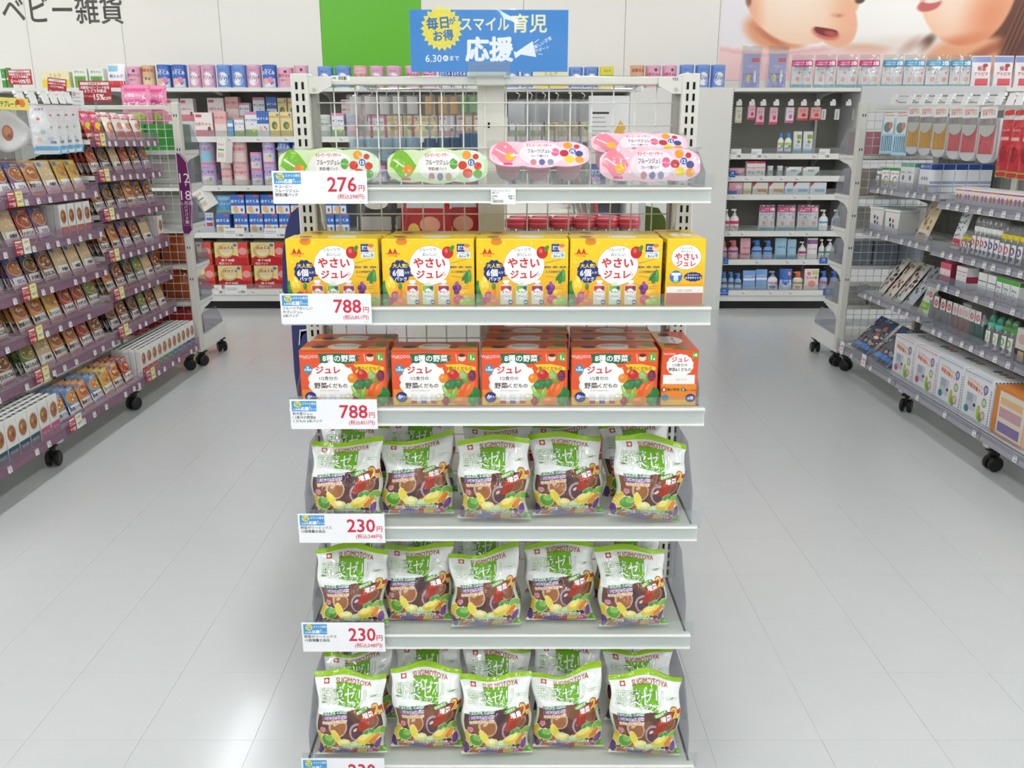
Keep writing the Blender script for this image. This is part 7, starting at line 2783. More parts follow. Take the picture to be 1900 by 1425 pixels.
MEI = {'base': '#ead79a', 'bands': [(0, .34, '#c4232e'), (.34, 1, '#e0483c', .22, .5)],
       'ells': [(-.1, .34, .34, .12, '#c4232e'), (-.18, .62, .26, .3, '#d9b968'), (-.15, .64, .2, .24, '#f0e2b4'), (.36, .62, .13, .16, '#f0a0a0'), (.13, .88, .06, .07, '#3f7fc2')],
       'texts': [('ほほえみ', -.12, .76, .11, '#a8382c', .03), ('らくらくキューブ', -.12, .62, .055, '#b8862c', .02), ('ah × meiji', -.12, .24, .10, '#ffffff', .03), ('限定パック', -.2, .08, .08, '#f4d8d4', .02)],
       'top': {'bands': [(0, 1, '#e6d8b0')]}, 'side': {'bands': [(0, 1, '#e0602c'), (.5, .7, '#ead79a')]}}
GBX = {'base': '#e8ebe4', 'bands': [(0, .6, '#5fae4a', -.4, .4)], 'ells': [(0, .35, .28, .2, '#7a8a4c')], 'texts': [('赤ちゃん', 0, .82, .18, '#5a7a5a', .02)]}
YBX = {'base': '#ece6b8', 'bands': [(0, .5, '#e6d23a')], 'texts': [('ミルク', 0, .75, .16, '#b0a060', .02)]}
GNX = {'base': '#4a9a4a', 'bands': [(.4, .5, '#e0ecd8')], 'texts': [('茶', 0, .75, .3, '#e8f4e0', .02)]}
RWB = {'base': '#e9eaee', 'bands': [(0, .3, '#cf2c38'), (.7, .95, '#8cc0dc', -.45, .1)], 'texts': [('粉ミルク', 0, .5, .2, '#5a6ab0', .03)]}
YGX = {'base': '#e3d84a', 'bands': [(.3, .6, '#6fae3c')], 'texts': [('ミルク', 0, .8, .2, '#3a7a3c', .02)]}


def bput(kind, px0, px1, pyt, z, Y, d, label, cat, group, name, mk='can', dep=None, h=None, dz=0.0015):
    a, b = on_y(px0, pyt, Y), on_y(px1, pyt, Y)
    w = abs(b.x - a.x) * .97
    hh = h or (a.z - z)
    x = (a.x + b.x) / 2
    w, hh = round(w, 2) if w > .05 else round(w, 3), round(hh, 3)
    if mk == 'can':
        me = can(w / 2, hh, d)
        yy = Y + w / 2
    elif mk == 'carton':
        dp = dep or min(.12, w * .7)
        me = carton(w, dp, hh, d)
        yy = Y + dp / 2
    elif mk == 'refill':
        me = refill(w, hh, dep or .06, d)
        yy = Y + .035
    elif mk == 'packet':
        me = packet(w, hh, dep or .03, d, FILM)
        yy = Y + .02
    else:
        me = bottle(w, hh, w * .7, d, mk)
        yy = Y + w * .4
    return tag(obj(name, me, None, (x, yy, z + dz), (0, 0, random.uniform(-.04, .04))), label, cat, group)


# ---- cans along the top ledge
ZT = bz_l[-1]
top = [(0, 8, GNX, 'green tea box', 'carton', 128), (9, 17, GNX, 'green tea box', 'carton', 126), (75, 128, YBX, 'pale yellow box', 'carton', 133), (133, 160, GBX, 'white and green cereal box', 'carton', 127), (163, 190, GBX, 'white and green cereal box', 'carton', 127),
       (194, 229, RWB, 'white pouch with red foot', 'refill', 118),
       (230, 257, PCH, 'pink formula can', 'can', 123), (257, 283, HOH, 'beige formula can', 'can', 121), (285, 313, HAG, 'blue formula can with bubbles', 'can', 120), (314, 341, HAG, 'blue formula can with bubbles', 'can', 120),
       (345, 369, ICP, 'pink formula can with oval panel', 'can', 120), (370, 395, ICP, 'pink formula can with oval panel', 'can', 120), (397, 425, ICB, 'light blue formula can with oval panel', 'can', 120), (425, 453, ICB, 'light blue formula can with oval panel', 'can', 120),
       (453, 481, ICP, 'pink formula can with oval panel', 'can', 120), (482, 510, HAG, 'blue formula can with bubbles', 'can', 120), (511, 540, PCH, 'pink formula can', 'can', 125), (541, 569, PCH, 'pink formula can', 'can', 121),
       (586, 615, ICB, 'light blue formula can with oval panel', 'can', 123), (619, 648, ICB, 'light blue formula can with oval panel', 'can', 122), (652, 680, HAI, 'pale pink formula can', 'can', 122), (683, 711, ICP, 'pink formula can with oval panel', 'can', 122), (714, 743, ICP, 'pink formula can with oval panel', 'can', 122), (750, 778, PCH, 'pink formula can', 'can', 122), (781, 809, PCH, 'pink formula can', 'can', 124),
       (812, 838, HAG, 'blue formula can with bubbles', 'can', 122), (839, 866, HAG, 'blue formula can with bubbles', 'can', 122), (938, 964, ICB, 'light blue formula can with oval panel', 'can', 124), (966, 990, ICB, 'light blue formula can with oval panel', 'can', 124), (993, 1052, YBX, 'pale yellow box', 'carton', 128), (1056, 1083, ICB, 'light blue formula can with oval panel', 'can', 124), (1085, 1112, ICB, 'light blue formula can with oval panel', 'can', 124), (1114, 1140, YGX, 'yellow and green box', 'carton', 124),
       (1171, 1198, HOH, 'beige formula can', 'can', 121), (1200, 1229, PCH, 'pink formula can', 'can', 121), (1231, 1259, PCH, 'pink formula can', 'can', 121), (1263, 1291, ICB, 'light blue formula can with oval panel', 'can', 120), (1293, 1321, ICB, 'light blue formula can with oval panel', 'can', 120), (1322, 1350, ICB, 'light blue formula can with oval panel', 'can', 120)]
SHORTS = {'green tea box': 'tea box', 'pale yellow box': 'yellow box', 'white and green cereal box': 'cereal box', 'white pouch with red foot': 'pouch', 'pink formula can': 'pink can', 'beige formula can': 'beige can', 'blue formula can with bubbles': 'bubble can', 'pink formula can with oval panel': 'rosy oval', 'light blue formula can with oval panel': 'blue oval', 'pale pink formula can': 'pale can', 'yellow and green box': 'green box'}
SHORT = SHORTS.get
for i, (a, b, d, lb, mk, pt) in enumerate(top):
    where = 'over milk' if b < 545 else ('behind display' if b < 1160 else 'over column')
    sh_ = [SHORT(top[j][3]) if 0 <= j < len(top) else 'nothing' for j in (i - 1, i + 1)]
    nm = {'can': 'formula_can', 'carton': 'milk_carton', 'refill': 'milk_pouch'}[mk]
    bput(0, a, b, pt, ZT, BY + .02, d, f'{lb} {where}, {sh_[0]} and {sh_[1]} beside it', 'can' if mk == 'can' else ('pouch' if mk == 'refill' else 'box'), f'{lb}s {where}', nm, mk)
board(((17, 129), (57, 157)), BY + .015, 'small red and white discount board leaning among the boxes on the top ledge', False)

# ---- second milk shelf: cartons, the back row on a riser
z = bz_l[3]
mb = MB()
mb.box(-3.0, -0.2, 0, .12, 0, .13, '#dcdcd6')
tag(obj('shelf_riser', mb.mesh('shelf_riser', STEELW), None, (0, BY + .22, z + .001)), 'white riser step under the back row of milk cartons', 'riser')
z += .0
for a, b, t, d, lb in ((360, 393, 209, BXE, 'pink and white'), (396, 418, 207, BXH, 'rose'), (420, 432, 223, SMP, 'small sky blue'), (433, 451, 218, BXS, 'lilac lettered'), (453, 475, 208, BXS, 'lilac lettered'), (475, 497, 206, BXG, 'royal blue'), (498, 518, 208, BXY, 'cream yellow'), (519, 541, 208, BXY, 'cream yellow'), (543, 560, 208, BXE, 'pink and white'), (614, 637, 210, BXS, 'lilac lettered')):
    bput(0, a, b, t, z, BY + .06, d, f'{lb} milk carton in the front row of the second wall shelf', 'carton', f'{lb} milk cartons, front row', 'milk_carton', 'carton')
for a, b, t, d, lb in ((307, 331, 183, BXE, 'pink and white'), (333, 358, 183, BXE, 'pink and white'), (383, 415, 182, BXE, 'pink and white'), (417, 441, 180, BXH, 'rose'), (442, 463, 191, BXS, 'lilac lettered'), (468, 490, 181, BXS, 'lilac lettered'), (492, 513, 180, BXG, 'royal blue'), (514, 531, 182, BXY, 'cream yellow'), (533, 552, 182, BXY, 'cream yellow'), (632, 655, 185, BXE, 'pink and white'), (656, 680, 185, BXH, 'rose')):
    bput(0, a, b, t, z + .132, BY + .23, d, f'{lb} milk carton on the riser, back row of the second wall shelf', 'carton', f'{lb} milk cartons, back row', 'milk_carton', 'carton')
for a, b, t, d, lb in ((588, 612, 213, HPM, 'pale green'), (639, 661, 209, MIL, 'blue and pink')):
    bput(0, a, b, t, z, BY + .06, d, f'{lb} milk can on the second wall shelf behind the grid', 'can', None, 'formula_can', 'can')
# ---- third milk shelf: cans stacked in twos
z = bz_l[2]
for a, b, t, d, lb, n in ((368, 396, 302, SUK, 'lilac formula can', 2), (407, 427, 314, HAI, 'small pale pink formula can', 2), (428, 457, 302, HAI, 'large pale pink formula can', 2), (463, 485, 314, SUK, 'small lilac formula can', 2), (485, 510, 302, SUK, 'large lilac formula can', 2), (513, 540, 302, HAG, 'blue formula can with bubbles', 2), (541, 568, 302, HAG, 'blue formula can with bubbles', 2), (590, 620, 304, HOH, 'beige formula can', 1)):
    hh = on_y(a, t, BY + .065).z - z
    for k in range(n):
        if d is SUK and a == 368 and k == 1:
            bput(0, a, b, t, z + hh + .001, BY + .065, LIL, 'pale violet formula can standing on a lilac can', 'can', None, 'formula_can', 'can', h=hh)
            continue
        bput(0, a, b, t, z + k * (hh + .0015), BY + .065, d, f'{lb}, {"bottom of" if k == 0 else "top of"} its stack on the third wall shelf', 'can', f'{lb}s {"bottom" if k == 0 else "top"}', 'formula_can', 'can', h=hh)
    bput(0, a + 12, b + 9, t, z, BY + .21, d, f'{lb} behind its stack on the third wall shelf', 'can', f'{lb}s behind', 'formula_can', 'can', h=hh)


def folded_card(px0, px1, py0, py1, Y, label, rot):
    a, b = on_y(px0, py1, Y), on_y(px1, py0, Y)
    w, h = b.x - a.x, b.z - a.z
    mb = MB()
    mb.prism([(0, 0), (w * .62, .0), (w * .62, .002), (0, .002)], 'z', 0, h, '#eceae4')
    P = Print(mb, flat(0, 0, 0))
    P.text('ミルク', w * .3, h * .75, w * .16, '#b8403c', .02)
    P.rect(w * .08, h * .5, w * .5, h * .56, '#6a9a4a')
    P.rect(w * .08, h * .2, w * .5, h * .4, '#d9c9b0')
    me = mb.mesh('leaf', CARD)
    mb = MB()
    mb.prism([(w * .62, 0), (w, .03), (w, .032), (w * .62, .002)], 'z', 0, h * .95, '#e0dfd8')
    Proto(('front_leaf', me), ('back_leaf', mb.mesh('leaf', CARD))).put('leaflet', (a.x, Y, a.z), (0, rot, 0), label, 'leaflet')


folded_card(402, 425, 256, 300, BY - .012, 'white folded leaflet hanging from the second wall shelf edge', .1)
folded_card(378, 406, 352, 394, BY + .045, 'white folded leaflet hanging askew below the third wall shelf', -.55)
# ---- fourth milk shelf: blue boxes two high, a blue soft pack
z = bz_l[1]
for (a, b) in ((429, 456), (457, 484), (485, 511), (512, 539), (540, 566), (590, 616), (617, 643)):
    hh = on_y(a, 397, BY + .07).z - z
    for k in range(2):
        bput(0, a + (4 if k == 0 else 0), b + (4 if k == 0 else 0), 397, z + k * (hh + .0015), BY + .07, HGX, 'blue milk box with cheek picture, ' + ('bottom' if k == 0 else 'top') + ' of its stack', 'box', f'blue milk boxes {"bottom" if k == 0 else "top"}', 'milk_box', 'carton', h=hh, dep=.1)
bput(0, 399, 426, 398, z, BY + .07, HGX, 'blue milk box alone under the blue soft pack', 'box', None, 'milk_box', 'carton', dep=.1)
SFT = {'base': '#5aa0d4', 'bands': [(.75, 1, '#8cbad8'), (0, .2, '#a8c070')], 'texts': [('おしりナップ', 0, .55, .15, '#eef4f8', .02)]}
bput(0, 396, 428, 357, z + .155, BY + .08, SFT, 'blue soft wipes pack on top of the lone blue milk box', 'pack', None, 'wipes_pack', 'packet', h=.16)
WSP = {'base': '#dfe3f0', 'bands': [(.3, .5, '#c04a6a'), (.6, .75, '#5a7ac0')], 'texts': [('ナップ', 0, .85, .2, '#3a5a9c', .02)]}
for a in (366, 379):
    bput(0, a, a + 15, 395, z, BY + .08, WSP, 'white and blue striped wipes pack beside the lone blue milk box', 'pack', 'striped wipes packs', 'wipes_pack', 'packet')
# ---- base of the milk section: red and cream boxes two high
z = bz_l[0]
for (a, b) in ((400, 462), (467, 529), (333, 394), (268, 328), (202, 262), (590, 650)):
    hh = on_y(a, 493, BY + .06).z - z
    for k in range(2):
        bput(0, a + (3 if k == 0 else 0), b + (3 if k == 0 else 0), 493, z + k * (hh + .0015), BY + .06, MEI, 'cream and red formula cube box, ' + ('bottom' if k == 0 else 'top') + ' of its stack on the base shelf', 'box', f'cream and red boxes {"bottom" if k == 0 else "top"}', 'cube_milk_box', 'carton', h=hh, dep=.16)
    if a in (400, 467):
        p = on_y((a + b) / 2, 448, BY + .12)
        mb = MB()
        ww = .26
        vs = [(-ww / 2, -.07, 0), (ww / 2, -.07, 0), (ww / 2, .07, 0), (-ww / 2, .07, 0), (-ww * .3, 0, .075), (ww * .3, 0, .075)]
        mb.add(vs, [(0, 1, 5, 4), (2, 3, 4, 5), (1, 2, 5), (3, 0, 4)], '#ffffff')
        o = obj('bag_top', mb.mesh('bag_top', WRAP), None, (p.x, BY + .14, z + 2 * (hh + .0015) + .003))
        tag(o, 'gathered clear bag top over a stack of cream and red boxes', 'plastic bag', 'clear bag tops')
# ---- the same shelves go on behind the end display
random.seed(55)
for k, (z, kinds) in enumerate(((bz_l[0], (MEI, HGX)), (bz_l[1], (HGX, BXG)), (bz_l[2], (HAG, SUK, HAI)), (bz_l[3], (BXE, BXS, BXY)))):
    x = -1.22
    while x < .86:
        d = kinds[int((x + 2) * 2.3) % len(kinds)]
        if k == 2:
            me, w = can(.065, .165, d), .14
        else:
            w = .26 if d is MEI else .135
            me = carton(w, .1, .2 if d is MEI else .17, d)
        tag(obj('formula_can' if k == 2 else 'milk_carton', me, None, (x + w / 2, BY + .15, z + .0015), (0, 0, random.uniform(-.05, .05))),
            f'{"milk can" if k == 2 else "milk carton"} on the {["base", "lower", "middle", "upper"][k]} wall shelf hidden behind the end display', 'can' if k == 2 else 'carton', f'milk stock behind the end display, {["base", "lower", "middle", "upper"][k]} shelf')
        x += w + .015
# ---- price plates on the wall rails
pm = MB()
pm.box(-.025, .025, -.0008, .0008, 0, .038, '#eeeeec')
P = Print(pm, flat(0, -.0008, 0))
P.text('2,580', .004, .016, .014, '#444444', .02, fit=.042)
P.rect(-.02, .028, .01, .031, '#8a8a8a')
plate_me = pm.mesh('price_plate', CARD)
random.seed(8)
for k, z in enumerate(bz_l[:-1]):
    for px in range(400, 660, 26):
        if random.random() < .25:
            continue
        x = on_y(px + random.uniform(-4, 4), 300, BY).x
        fr = BY if k == 0 else BY + .05
        tag(obj('shelf_label', plate_me, None, (x, fr - .0015, z - .042)), f'small white price label on the {["base", "lower", "middle", "upper"][k]} rail of the milk shelves', 'shelf label', f'price labels, {["base", "lower", "middle", "upper"][k]} milk rail')
for k, z in enumerate(bz_r[:-1]):
    for px in range(1362, 1540, 30):
        if random.random() < .25:
            continue
        x = on_y(px + random.uniform(-5, 5), 300, BY).x
        fr = BY if k == 0 else BY + .05
        tag(obj('shelf_label', plate_me, None, (x, fr - .0015, z - .042)), f'small white price label on the {["base", "second", "third", "fourth", "fifth", "sixth"][k]} rail of the refill shelves', 'shelf label', f'price labels, {["base", "second", "third", "fourth", "fifth", "sixth"][k]} refill rail')
# wide cards
for px0, px1, pt, k, side in ((415, 453, 424, 1, 0), (490, 530, 424, 1, 0), (418, 458, 537, 0, 0), (398, 412, 537, 0, 0), (1356, 1375, 283, 5, 1), (1394, 1413, 283, 5, 1), (1520, 1540, 278, 5, 1)):
    fr = BY if k == 0 else BY + .05
    a, b = on_y(px0, pt, fr), on_y(px1, pt, fr)
    mb = MB()
    w = b.x - a.x
    mb.box(0, w, -.001, .001, 0, .085, '#f0f0ee')
    P = Print(mb, flat(0, -.001, 0))
    for q in range(2):
        P.rect(w * .06, .055 - .014 * q, w * .55, .060 - .014 * q, '#9a9a9a')
    P.text('1,980', w * .78, .025, .03, '#444444', .02, fit=w * .36)
    zz = (bz_l if side == 0 else bz_r)[k]
    tag(obj('shelf_card', mb.mesh('shelf_card', CARD), None, (a.x, fr - .0035, zz - .045)), f'wide white price card on the {["base", "lower"][k] if side == 0 else "hook-side"} rail of the {"milk" if side == 0 else "refill"} shelves', 'shelf label', f'wide price cards {k} {side}')

# ---- refill section: top ledge
ZR = bz_r[-1]
BLP = {'base': '#a8acdc', 'bands': [(0, .45, '#7d84cc'), (.78, .9, '#d8606c', .0, .45)], 'ells': [(-.2, .3, .12, .12, '#d0c83a'), (.2, .35, .08, .2, '#eceaf0')], 'texts': [('ベビー', 0, .65, .2, '#f0e8f4', .02)]}
RF_P = {'base': '#dfe2e6', 'bands': [(0, .14, '#7cb8c0')], 'ells': [(.1, .33, .22, .10, '#e8a68c'), (.25, .58, .12, .06, '#d889b8'), (-.25, .86, .14, .07, '#5fa8d0')], 'texts': [('泡ソープ', 0, .7, .2, '#6a7484', .02)]}
for a, b in ((1380, 1414), (1428, 1464)):
    tp = refill(.145, .27, .07, BLP)
    p0, p1 = on_y(a, 112, BY + .03), on_y(b, 112, BY + .03)
    mbw = MB()
    mbw.grid(lambda u, v: Vector(((u - .5) * .17, -.042 * (1 - v ** 2), v * .33 + .004 * sin(12 * u))), 8, 8, '#ffffff')
    mbw.grid(lambda u, v: Vector(((u - .5) * .17, .042 * (1 - v ** 2), v * .33 + .004 * sin(12 * u))), 8, 8, '#ffffff', flip=True)
    Proto(('refill_pouch', tp), ('clear_bag', mbw.mesh('clear_bag', WRAP))).put('bagged_refill', ((p0.x + p1.x) / 2, BY + .07, ZR + .0015), (0, 0, 0), 'lilac refill pouch in a clear bag on the ledge over the refill shelves', 'refill pack', 'lilac bagged refills')
for ti, (a, b, c) in enumerate(((1471, 1510, 'm'), (1514, 1553, 'm'), (1555, 1594, 'm'), (1597, 1634, 'm'), (1640, 1679, 'c'), (1681, 1718, 'c'), (1722, 1764, 'c'), (1767, 1804, 'c'))):
    p0, p1 = on_y(a, 130, BY + .03), on_y(b, 130, BY + .03)
    tp = twin_pack(round(p1.x - p0.x, 2), .215, '#c8387c' if c == 'm' else '#3fa0cc', RF_P)
    tp.put('twin_refill_pack', ((p0.x + p1.x) / 2, BY + .07, ZR + .0015), (0, 0, random.uniform(-.08, .08)), f'twin refill pack with {"magenta" if c == "m" else "cyan"} header on the ledge, ' + ('next to the lilac packs', 'second from the lilac packs', 'second from the cyan packs', 'next to the cyan packs', 'next to the magenta packs', 'second from the magenta packs', 'second from the white refills', 'next to the white refills')[ti], 'refill pack', f'{"magenta" if c == "m" else "cyan"} twin packs on the ledge')
RDW = {'base': '#e6e2e6', 'bands': [(.82, 1, '#8c9cd0'), (.08, .3, '#d8505c', -.3, .4)], 'ells': [(.2, .72, .14, .06, '#a8502c')], 'texts': [('保湿', 0, .62, .24, '#c8424c', .03), ('アトピタ', 0, .45, .2, '#d8505c', .03)]}
for a, b in ((1808, 1845), (1849, 1887), (1890, 1926)):
    bput(0, a, b, 103, ZR, BY + .03, RDW, 'white and red bath refill pouch on the top ledge beside the cyan packs', 'refill pack', 'white and red refills', 'refill_pouch', 'refill', dep=.07)

# ---- hook row
CR = {}
hookm = MB()
hookm.tube([(0, .38, 0), (0, .02, 0), (0, 0, .012)], .0025, 6)
hookm.tube([(0, .38, .03), (0, .01, .03)], .002, 6)
hk_m = hookm.mesh('peg', CHROME)
mb = MB()
mb.cbox(-.024, .024, -.008, -.002, -.005, .03, .002, '#f0f0ee')
mb.box(-.01, .016, -.01, -.008, .028, .046, '#f4f4f2')
hk_p = mb.mesh('price_plate', PLASTIC)
hkP = Proto(('peg', hk_m), ('price_plate', hk_p))
HK = [(1371, 198, 228, 14, '#e4e4cf', '#c9c9a0', 'pale yellow'), (1395, 196, 222, 15, '#efb9cc', '#d03a6c', 'pink'), (1411, 199, 231, 17, '#e6b8c4', '#c83a6a', 'rose banded'), (1436, 199, 231, 17, '#e6b8c4', '#c83a6a', 'rose banded'), (1466, 199, 228, 17, '#efdfe8', '#d05a9c', 'white and mauve'), (1490, 199, 223, 21, '#e6a49c', '#c83440', 'coral'), (1514, 199, 223, 21, '#e6a49c', '#c83440', 'coral')]
for px in (1371, 1395, 1416, 1440, 1467, 1491, 1516, 1545, 1574):
    p = on_y(px, 195, BY + .07)
    hkP.put('peg_hook', (p.x, BY + .07, p.z), (0, 0, 0), 'grey peg hook with white price plate on the refill section back panel', 'hook', 'peg hooks of the refill section')
for px, t, b, w_, c1, c2, lb in HK:
    p0, p1 = on_y(px - w_ / 2, b, BY + .09), on_y(px + w_ / 2, t, BY + .09)
    w, h = p1.x - p0.x, p1.z - p0.z
    d = {'base': c1, 'bands': [(.0, .15, c2)], 'ells': [(.1, .4, .22, .14, c2)], 'texts': [('ケア', 0, .7, .3, '#8a4a5c', .02)]}
    me = carton(w, .03, h, d)
    tag(obj('care_box', me, None, ((p0.x + p1.x) / 2, BY + .11, p0.z)), f'small {lb} hanging care box on a peg of the refill section', 'box', f'{lb} hanging boxes')
for px in (1527, 1552, 1585):
    p = on_y(px, 222, BY + .12)
    mb = MB()
    mb.box(-.02, .02, -.001, .001, 0, .085, '#e9e9e6')
    Print(mb, flat(0, -.001, 0)).rect(-.004, .01, .004, .07, '#9a9a9a')
    tag(obj('peg_strip', mb.mesh('peg_strip', CARD), None, (p.x, BY + .12, p.z)), 'narrow white hanging strip on an empty peg', 'strip', 'white strips on empty pegs')

# ---- refill shelves, by level (deck, list)
SPR = {'base': '#e6ecf0', 'bands': [(.0, .2, '#8a8ea8'), (.75, .95, '#b9c83a')], 'texts': [('虫よけ', 0, .5, .2, '#4a5a8c', .03)], 'ells': [(.15, .65, .2, .08, '#5aa04a')], 'cap': '#3f90cc'}
SIL = {'base': '#d4d8dc', 'bands': [(.0, .18, '#8cb8d8'), (.68, .88, '#8c9a2c', -.1, .45)], 'texts': [('ひふ', 0, .38, .24, '#3a5a9c', .03)], 'ells': [(.1, .55, .2, .08, '#5aa04a')]}
Zs = bz_r
for a, b in ((1445, 1457), (1458, 1472)):
    bput(0, a, b, 247, Zs[5], BY + .07, SPR, 'white spray bottle with blue cap on the sixth refill shelf', 'bottle', 'spray bottles', 'spray_bottle', 'cap')
for a, b in ((1475, 1491), (1493, 1512)):
    bput(0, a, b, 244, Zs[5], BY + .07, SIL, 'silver refill pouch beside the spray bottles', 'pouch', 'silver pouches', 'refill_pouch', 'refill')
KAB = {'base': '#efe6e6', 'bands': [(.86, 1, '#d0405c')], 'texts': [('アトピタ', 0, .55, .24, '#c8323c', .03)], 'ells': [(-.2, .25, .1, .06, '#7a9ac0'), (.2, .2, .12, .06, '#b09ac8')]}
PKP = {'base': '#e6a8bc', 'bands': [(.0, .3, '#3f6fc4', -.5, .1)], 'ells': [(.2, .6, .2, .2, '#f0d0d8')]}
GJ = {'base': '#b9c8c4', 'bands': [(.6, 1, '#d4dcda')], 'texts': [('薬', 0, .4, .3, '#3a8a7c', .02)], 'lid': '#dfe4e2'}
FLT = {'base': '#e9eaea', 'polys': [([(.2, .05), (.5, .05), (.5, .5)], '#5a5c5e'), ([(-.5, .8), (-.5, 1), (-.3, 1)], '#d0404c')], 'texts': [('体温計', 0, .6, .14, '#3a7a7c', .02)]}
for a, b, t, d, lb, mk in ((1354, 1384, 312, PKP, 'pink soft pack', 'packet'), (1386, 1404, 300, KAB, 'white and red care box', 'carton'), (1404, 1421, 300, KAB, 'white and red care box', 'carton'), (1425, 1437, 308, GJ, 'small grey-green jar', 'can'), (1443, 1455, 308, GJ, 'small grey-green jar', 'can'), (1459, 1488, 310, FLT, 'flat white thermometer box', 'carton'), (1490, 1521, 310, FLT, 'flat white thermometer box', 'carton')):
    bput(0, a, b, t, Zs[4], BY + .07, d, f'{lb} on the fifth refill shelf', 'box' if mk == 'carton' else ('jar' if mk == 'can' else 'pack'), f'{lb}s on the fifth refill shelf', {'carton': 'care_box', 'can': 'ointment_jar', 'packet': 'soft_pack'}[mk], mk)
OR1 = {'base': '#ece6de', 'bands': [(.2, .45, '#e6a04a', -.2, .4)], 'polys': [([(-.5, .6), (-.5, 1), (-.25, 1)], '#cc2c34')], 'ells': [(.38, .25, .05, .12, '#d8802c')]}
BL1 = {'base': '#e6eaf0', 'bands': [(.2, .45, '#8cbce0', -.2, .4)], 'polys': [([(-.5, .6), (-.5, 1), (-.25, 1)], '#cc2c34')]}
YE1 = {'base': '#ece8d4', 'bands': [(.1, .3, '#e3c26a')]}
for a, b, d, lb in ((1353, 1379, PKP, 'pink patterned box'), (1380, 1395, YE1, 'pale yellow box'), (1397, 1426, OR1, 'white box with orange bar'), (1427, 1456, OR1, 'white box with orange bar'), (1457, 1472, BL1, 'narrow pale blue box'), (1473, 1503, BL1, 'white box with blue bar'), (1504, 1534, BL1, 'white box with blue bar')):
    bput(0, a, b, 339, Zs[3], BY + .07, d, f'{lb} on the fourth refill shelf', 'box', f'{lb}es on the fourth refill shelf', 'care_box', 'carton')
PMP = {'base': '#efe9e8', 'cap': '#efefec', 'bands': [(.62, .9, '#d8406c')], 'ells': [(0, .35, .2, .12, '#e6b0a0'), (.15, .2, .1, .06, '#b04a4a')]}
WPB2 = {'base': '#eceef2', 'cap': '#e9e9e6', 'bands': [(.7, .9, '#7ab0d0')], 'ells': [(0, .4, .3, .2, '#f4f4f6')]}
for a, b in ((1345, 1356), (1357, 1374)):
    bput(0, a, b, 387, Zs[2], BY + .07, PMP, 'white pump bottle with pink collar on the third refill shelf', 'bottle', 'pink collared pump bottles', 'pump_bottle', 'pump')
for a, b in ((1411, 1442), (1445, 1480), (1484, 1522)):
    p0, p1 = on_y(a, 380, BY + .08), on_y(b, 380, BY + .08)
    tp = twin_pack(round(p1.x - p0.x, 2), .20, '#c8387c', RF_P, 1.1)
    tp.put('twin_refill_pack', ((p0.x + p1.x) / 2, BY + .115, Zs[2] + .0015), (0, 0, random.uniform(-.08, .08)), 'twin refill pack with magenta header on the third refill shelf', 'refill pack', 'magenta twin packs on the third shelf')
for a, b in ((1523, 1541), (1547, 1565)):
    bput(0, a, b, 388, Zs[2], BY + .07, WPB2, 'white pump bottle with blue collar on the third refill shelf', 'bottle', 'blue collared pump bottles', 'pump_bottle', 'pump')
PNK = {'base': '#e79aa4', 'cap': '#c96a6c', 'bands': [(.75, .95, '#4a6ab0')], 'texts': [('泡', 0, .4, .4, '#f4dcdc', .02)]}
BLB = {'base': '#8cb0e0', 'cap': '#3f74c4', 'bands': [(.78, .95, '#2f5aa8')], 'texts': [('シャンプー', 0, .4, .2, '#eef2fa', .02)]}
PRF = {'base': '#d8a4aa', 'bands': [(.2, .3, '#b0606c')], 'texts': [('つめかえ', 0, .55, .2, '#8a3f50', .02)]}
BRF = {'base': '#9cc4dc', 'bands': [(.0, .2, '#6aa0c8')], 'texts': [('つめかえ', 0, .6, .2, '#3a6a9c', .02)]}
WRP = {'base': '#ece6ea', 'bands': [(.75, .95, '#8a3f86')], 'texts': [('アトピタ', 0, .5, .22, '#c8323c', .03)]}
WPR = {'base': '#efe9ec', 'cap': '#efefec', 'bands': [(.65, .9, '#a83a6c')], 'texts': [('アトピタ', 0, .35, .24, '#c8323c', .03)]}
GRP = {'base': '#e9ece9', 'cap': '#f0f0ee', 'bands': [(.6, .8, '#4aa4a0')], 'ells': [(0, .3, .22, .16, '#d87a6c')]}
for a, b, t, d, lb, mk in ((1338, 1352, 447, PNK, 'pink foam bottle', 'foam'), (1354, 1373, 446, PNK, 'pink foam bottle', 'foam'), (1376, 1395, 443, PRF, 'dusty pink refill pouch', 'refill'), (1398, 1417, 446, BLB, 'blue foam bottle', 'foam'), (1419, 1437, 446, BLB, 'blue foam bottle', 'foam'), (1441, 1462, 443, BRF, 'pale blue refill pouch', 'refill'), (1463, 1481, 445, BRF, 'pale blue refill pouch', 'refill'), (1484, 1499, 448, WPR, 'white pump bottle with plum collar', 'pump'), (1501, 1520, 443, WRP, 'white refill pouch with plum band', 'refill'), (1522, 1533, 443, GRP, 'white pump bottle with teal band', 'pump'), (1535, 1552, 443, GRP, 'white pump bottle with teal band', 'pump')):
    bput(0, a, b, t, Zs[1], BY + .07, d, f'{lb} on the second refill shelf', 'pouch' if mk == 'refill' else 'bottle', f'{lb}s on the second refill shelf', 'refill_pouch' if mk == 'refill' else 'pump_bottle', mk)
B1 = {'base': '#8fb4e6', 'cap': '#4a80cc', 'bands': [(.7, .9, '#6a5a4a'), (.3, .5, '#dfe8f4')]}
B2 = {'base': '#7da6e2', 'bands': [(.0, .16, '#a8c4ea'), (.5, .62, '#e6ecf6')], 'ells': [(.2, .3, .1, .06, '#8cc84a')], 'texts': [('ミルキー', 0, .72, .2, '#f4f6fa', .02)]}
W1 = {'base': '#eceef4', 'cap': '#8fb0e0', 'ells': [(0, .3, .3, .18, '#3f6fc0')], 'texts': [('牛乳石鹸', 0, .72, .2, '#c84a6a', .02)]}
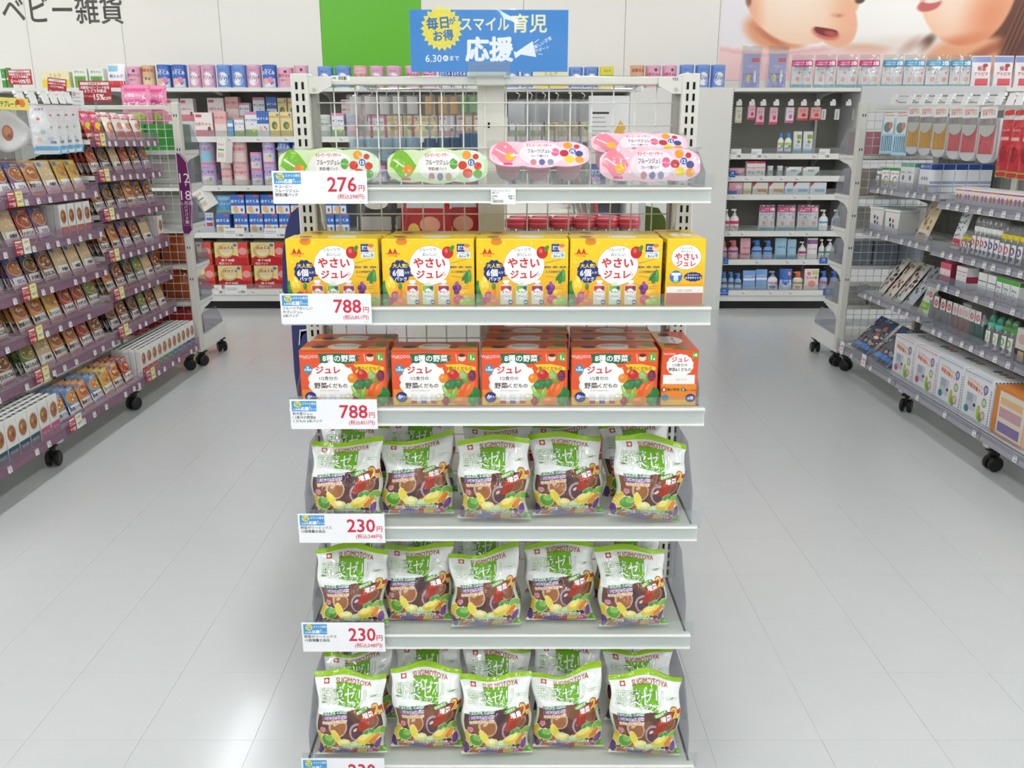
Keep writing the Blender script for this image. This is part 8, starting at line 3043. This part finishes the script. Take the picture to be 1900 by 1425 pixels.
B3 = {'base': '#2f62b8', 'bands': [(.0, .5, '#dfe6f4')], 'ells': [(0, .45, .35, .22, '#3a6cc4'), (.3, .8, .12, .1, '#e0a08a')], 'texts': [('ミルキー', 0, .45, .2, '#ffffff', .02)]}
P3 = {'base': '#f0e0d8', 'cap': '#d86a4a', 'bands': [(.65, .85, '#8cb05a')], 'ells': [(0, .3, .22, .16, '#e8947c')]}
P4 = {'base': '#ecd8d8', 'bands': [(.75, .95, '#a8c46a', .0, .45)], 'ells': [(0, .3, .28, .16, '#e08a70'), (-.2, .8, .14, .1, '#d87a8c')], 'texts': [('ももの葉', 0, .6, .2, '#c84a5c', .02)]}
P5 = {'base': '#9ab4e0', 'cap': '#3f66b8', 'bands': [(.7, .9, '#c8606c')], 'ells': [(0, .3, .25, .2, '#f0d0c4')]}
for a, b, t, d, lb, mk in ((1338, 1352, 505, B1, 'blue foam bottle', 'foam'), (1353, 1364, 505, B1, 'blue foam bottle', 'foam'), (1365, 1378, 507, B1, 'blue foam bottle', 'foam'), (1381, 1404, 503, B2, 'blue milky refill pouch', 'refill'), (1405, 1426, 501, B2, 'blue milky refill pouch', 'refill'), (1427, 1446, 503, W1, 'white soap pump bottle', 'pump'), (1449, 1472, 500, B3, 'royal blue refill pouch', 'refill'), (1474, 1493, 504, P3, 'peach foam bottle', 'foam'), (1495, 1523, 500, P4, 'peach refill pouch', 'refill'), (1524, 1539, 503, P5, 'blue and peach foam bottle', 'foam'), (1543, 1559, 503, P5, 'blue and peach foam bottle', 'foam')):
    bput(0, a, b, t, Zs[0], BY + .03, d, f'{lb} on the base refill shelf', 'pouch' if mk == 'refill' else 'bottle', f'{lb}s on the base refill shelf', 'refill_pouch' if mk == 'refill' else 'pump_bottle', mk)
# blue section cards
for px0, px1, py0, py1, t1, t2, wh in ((1335, 1352, 535, 548, 'ヘア', 'シャンプー', 'base'), (1527, 1546, 535, 548, '全身', 'ソープ', 'base'), (1341, 1352, 478, 490, 'ヘア', 'シャンプー', 'second'), (1520, 1536, 478, 489, '全身', 'ソープ', 'second'), (1353, 1365, 317, 329, '保湿', 'クリーム', 'fifth')):
    Y = BY - .004 if wh == 'base' else BY + .046
    a, b = on_y(px0, py1, Y), on_y(px1, py0, Y)
    w, h = b.x - a.x, b.z - a.z
    mb = MB()
    mb.box(0, w, -.001, .001, 0, h, '#2f66b4')
    P = Print(mb, flat(0, -.001, 0))
    P.text(t1, w / 2, h * .68, w * .2, '#ffffff', .03)
    P.text(t2, w / 2, h * .34, w * .18, '#ffffff', .03, fit=w * .9)
    tag(obj('section_card', mb.mesh('section_card', CARD), None, (a.x, Y, a.z)), f'blue section card reading {"hair" if t1 == "ヘア" else ("body soap" if t1 == "全身" else "cream")} on the {wh} refill rail', 'sign')
# beyond the grey board: a few more pouches on the ledge are enough; stock of the far unit
for k, z in enumerate(bz_r[1:-1]):
    for i in range(3):
        d = (B2, PRF, W1)[(i + k) % 3]
        tag(obj('refill_pouch', refill(.14, .115, .05, d), None, (xr2 + .12 + .2 * i, BY + .12, z + .002)), 'refill pouch on the wall shelves beyond the grey board', 'pouch', 'refill pouches beyond the grey board')
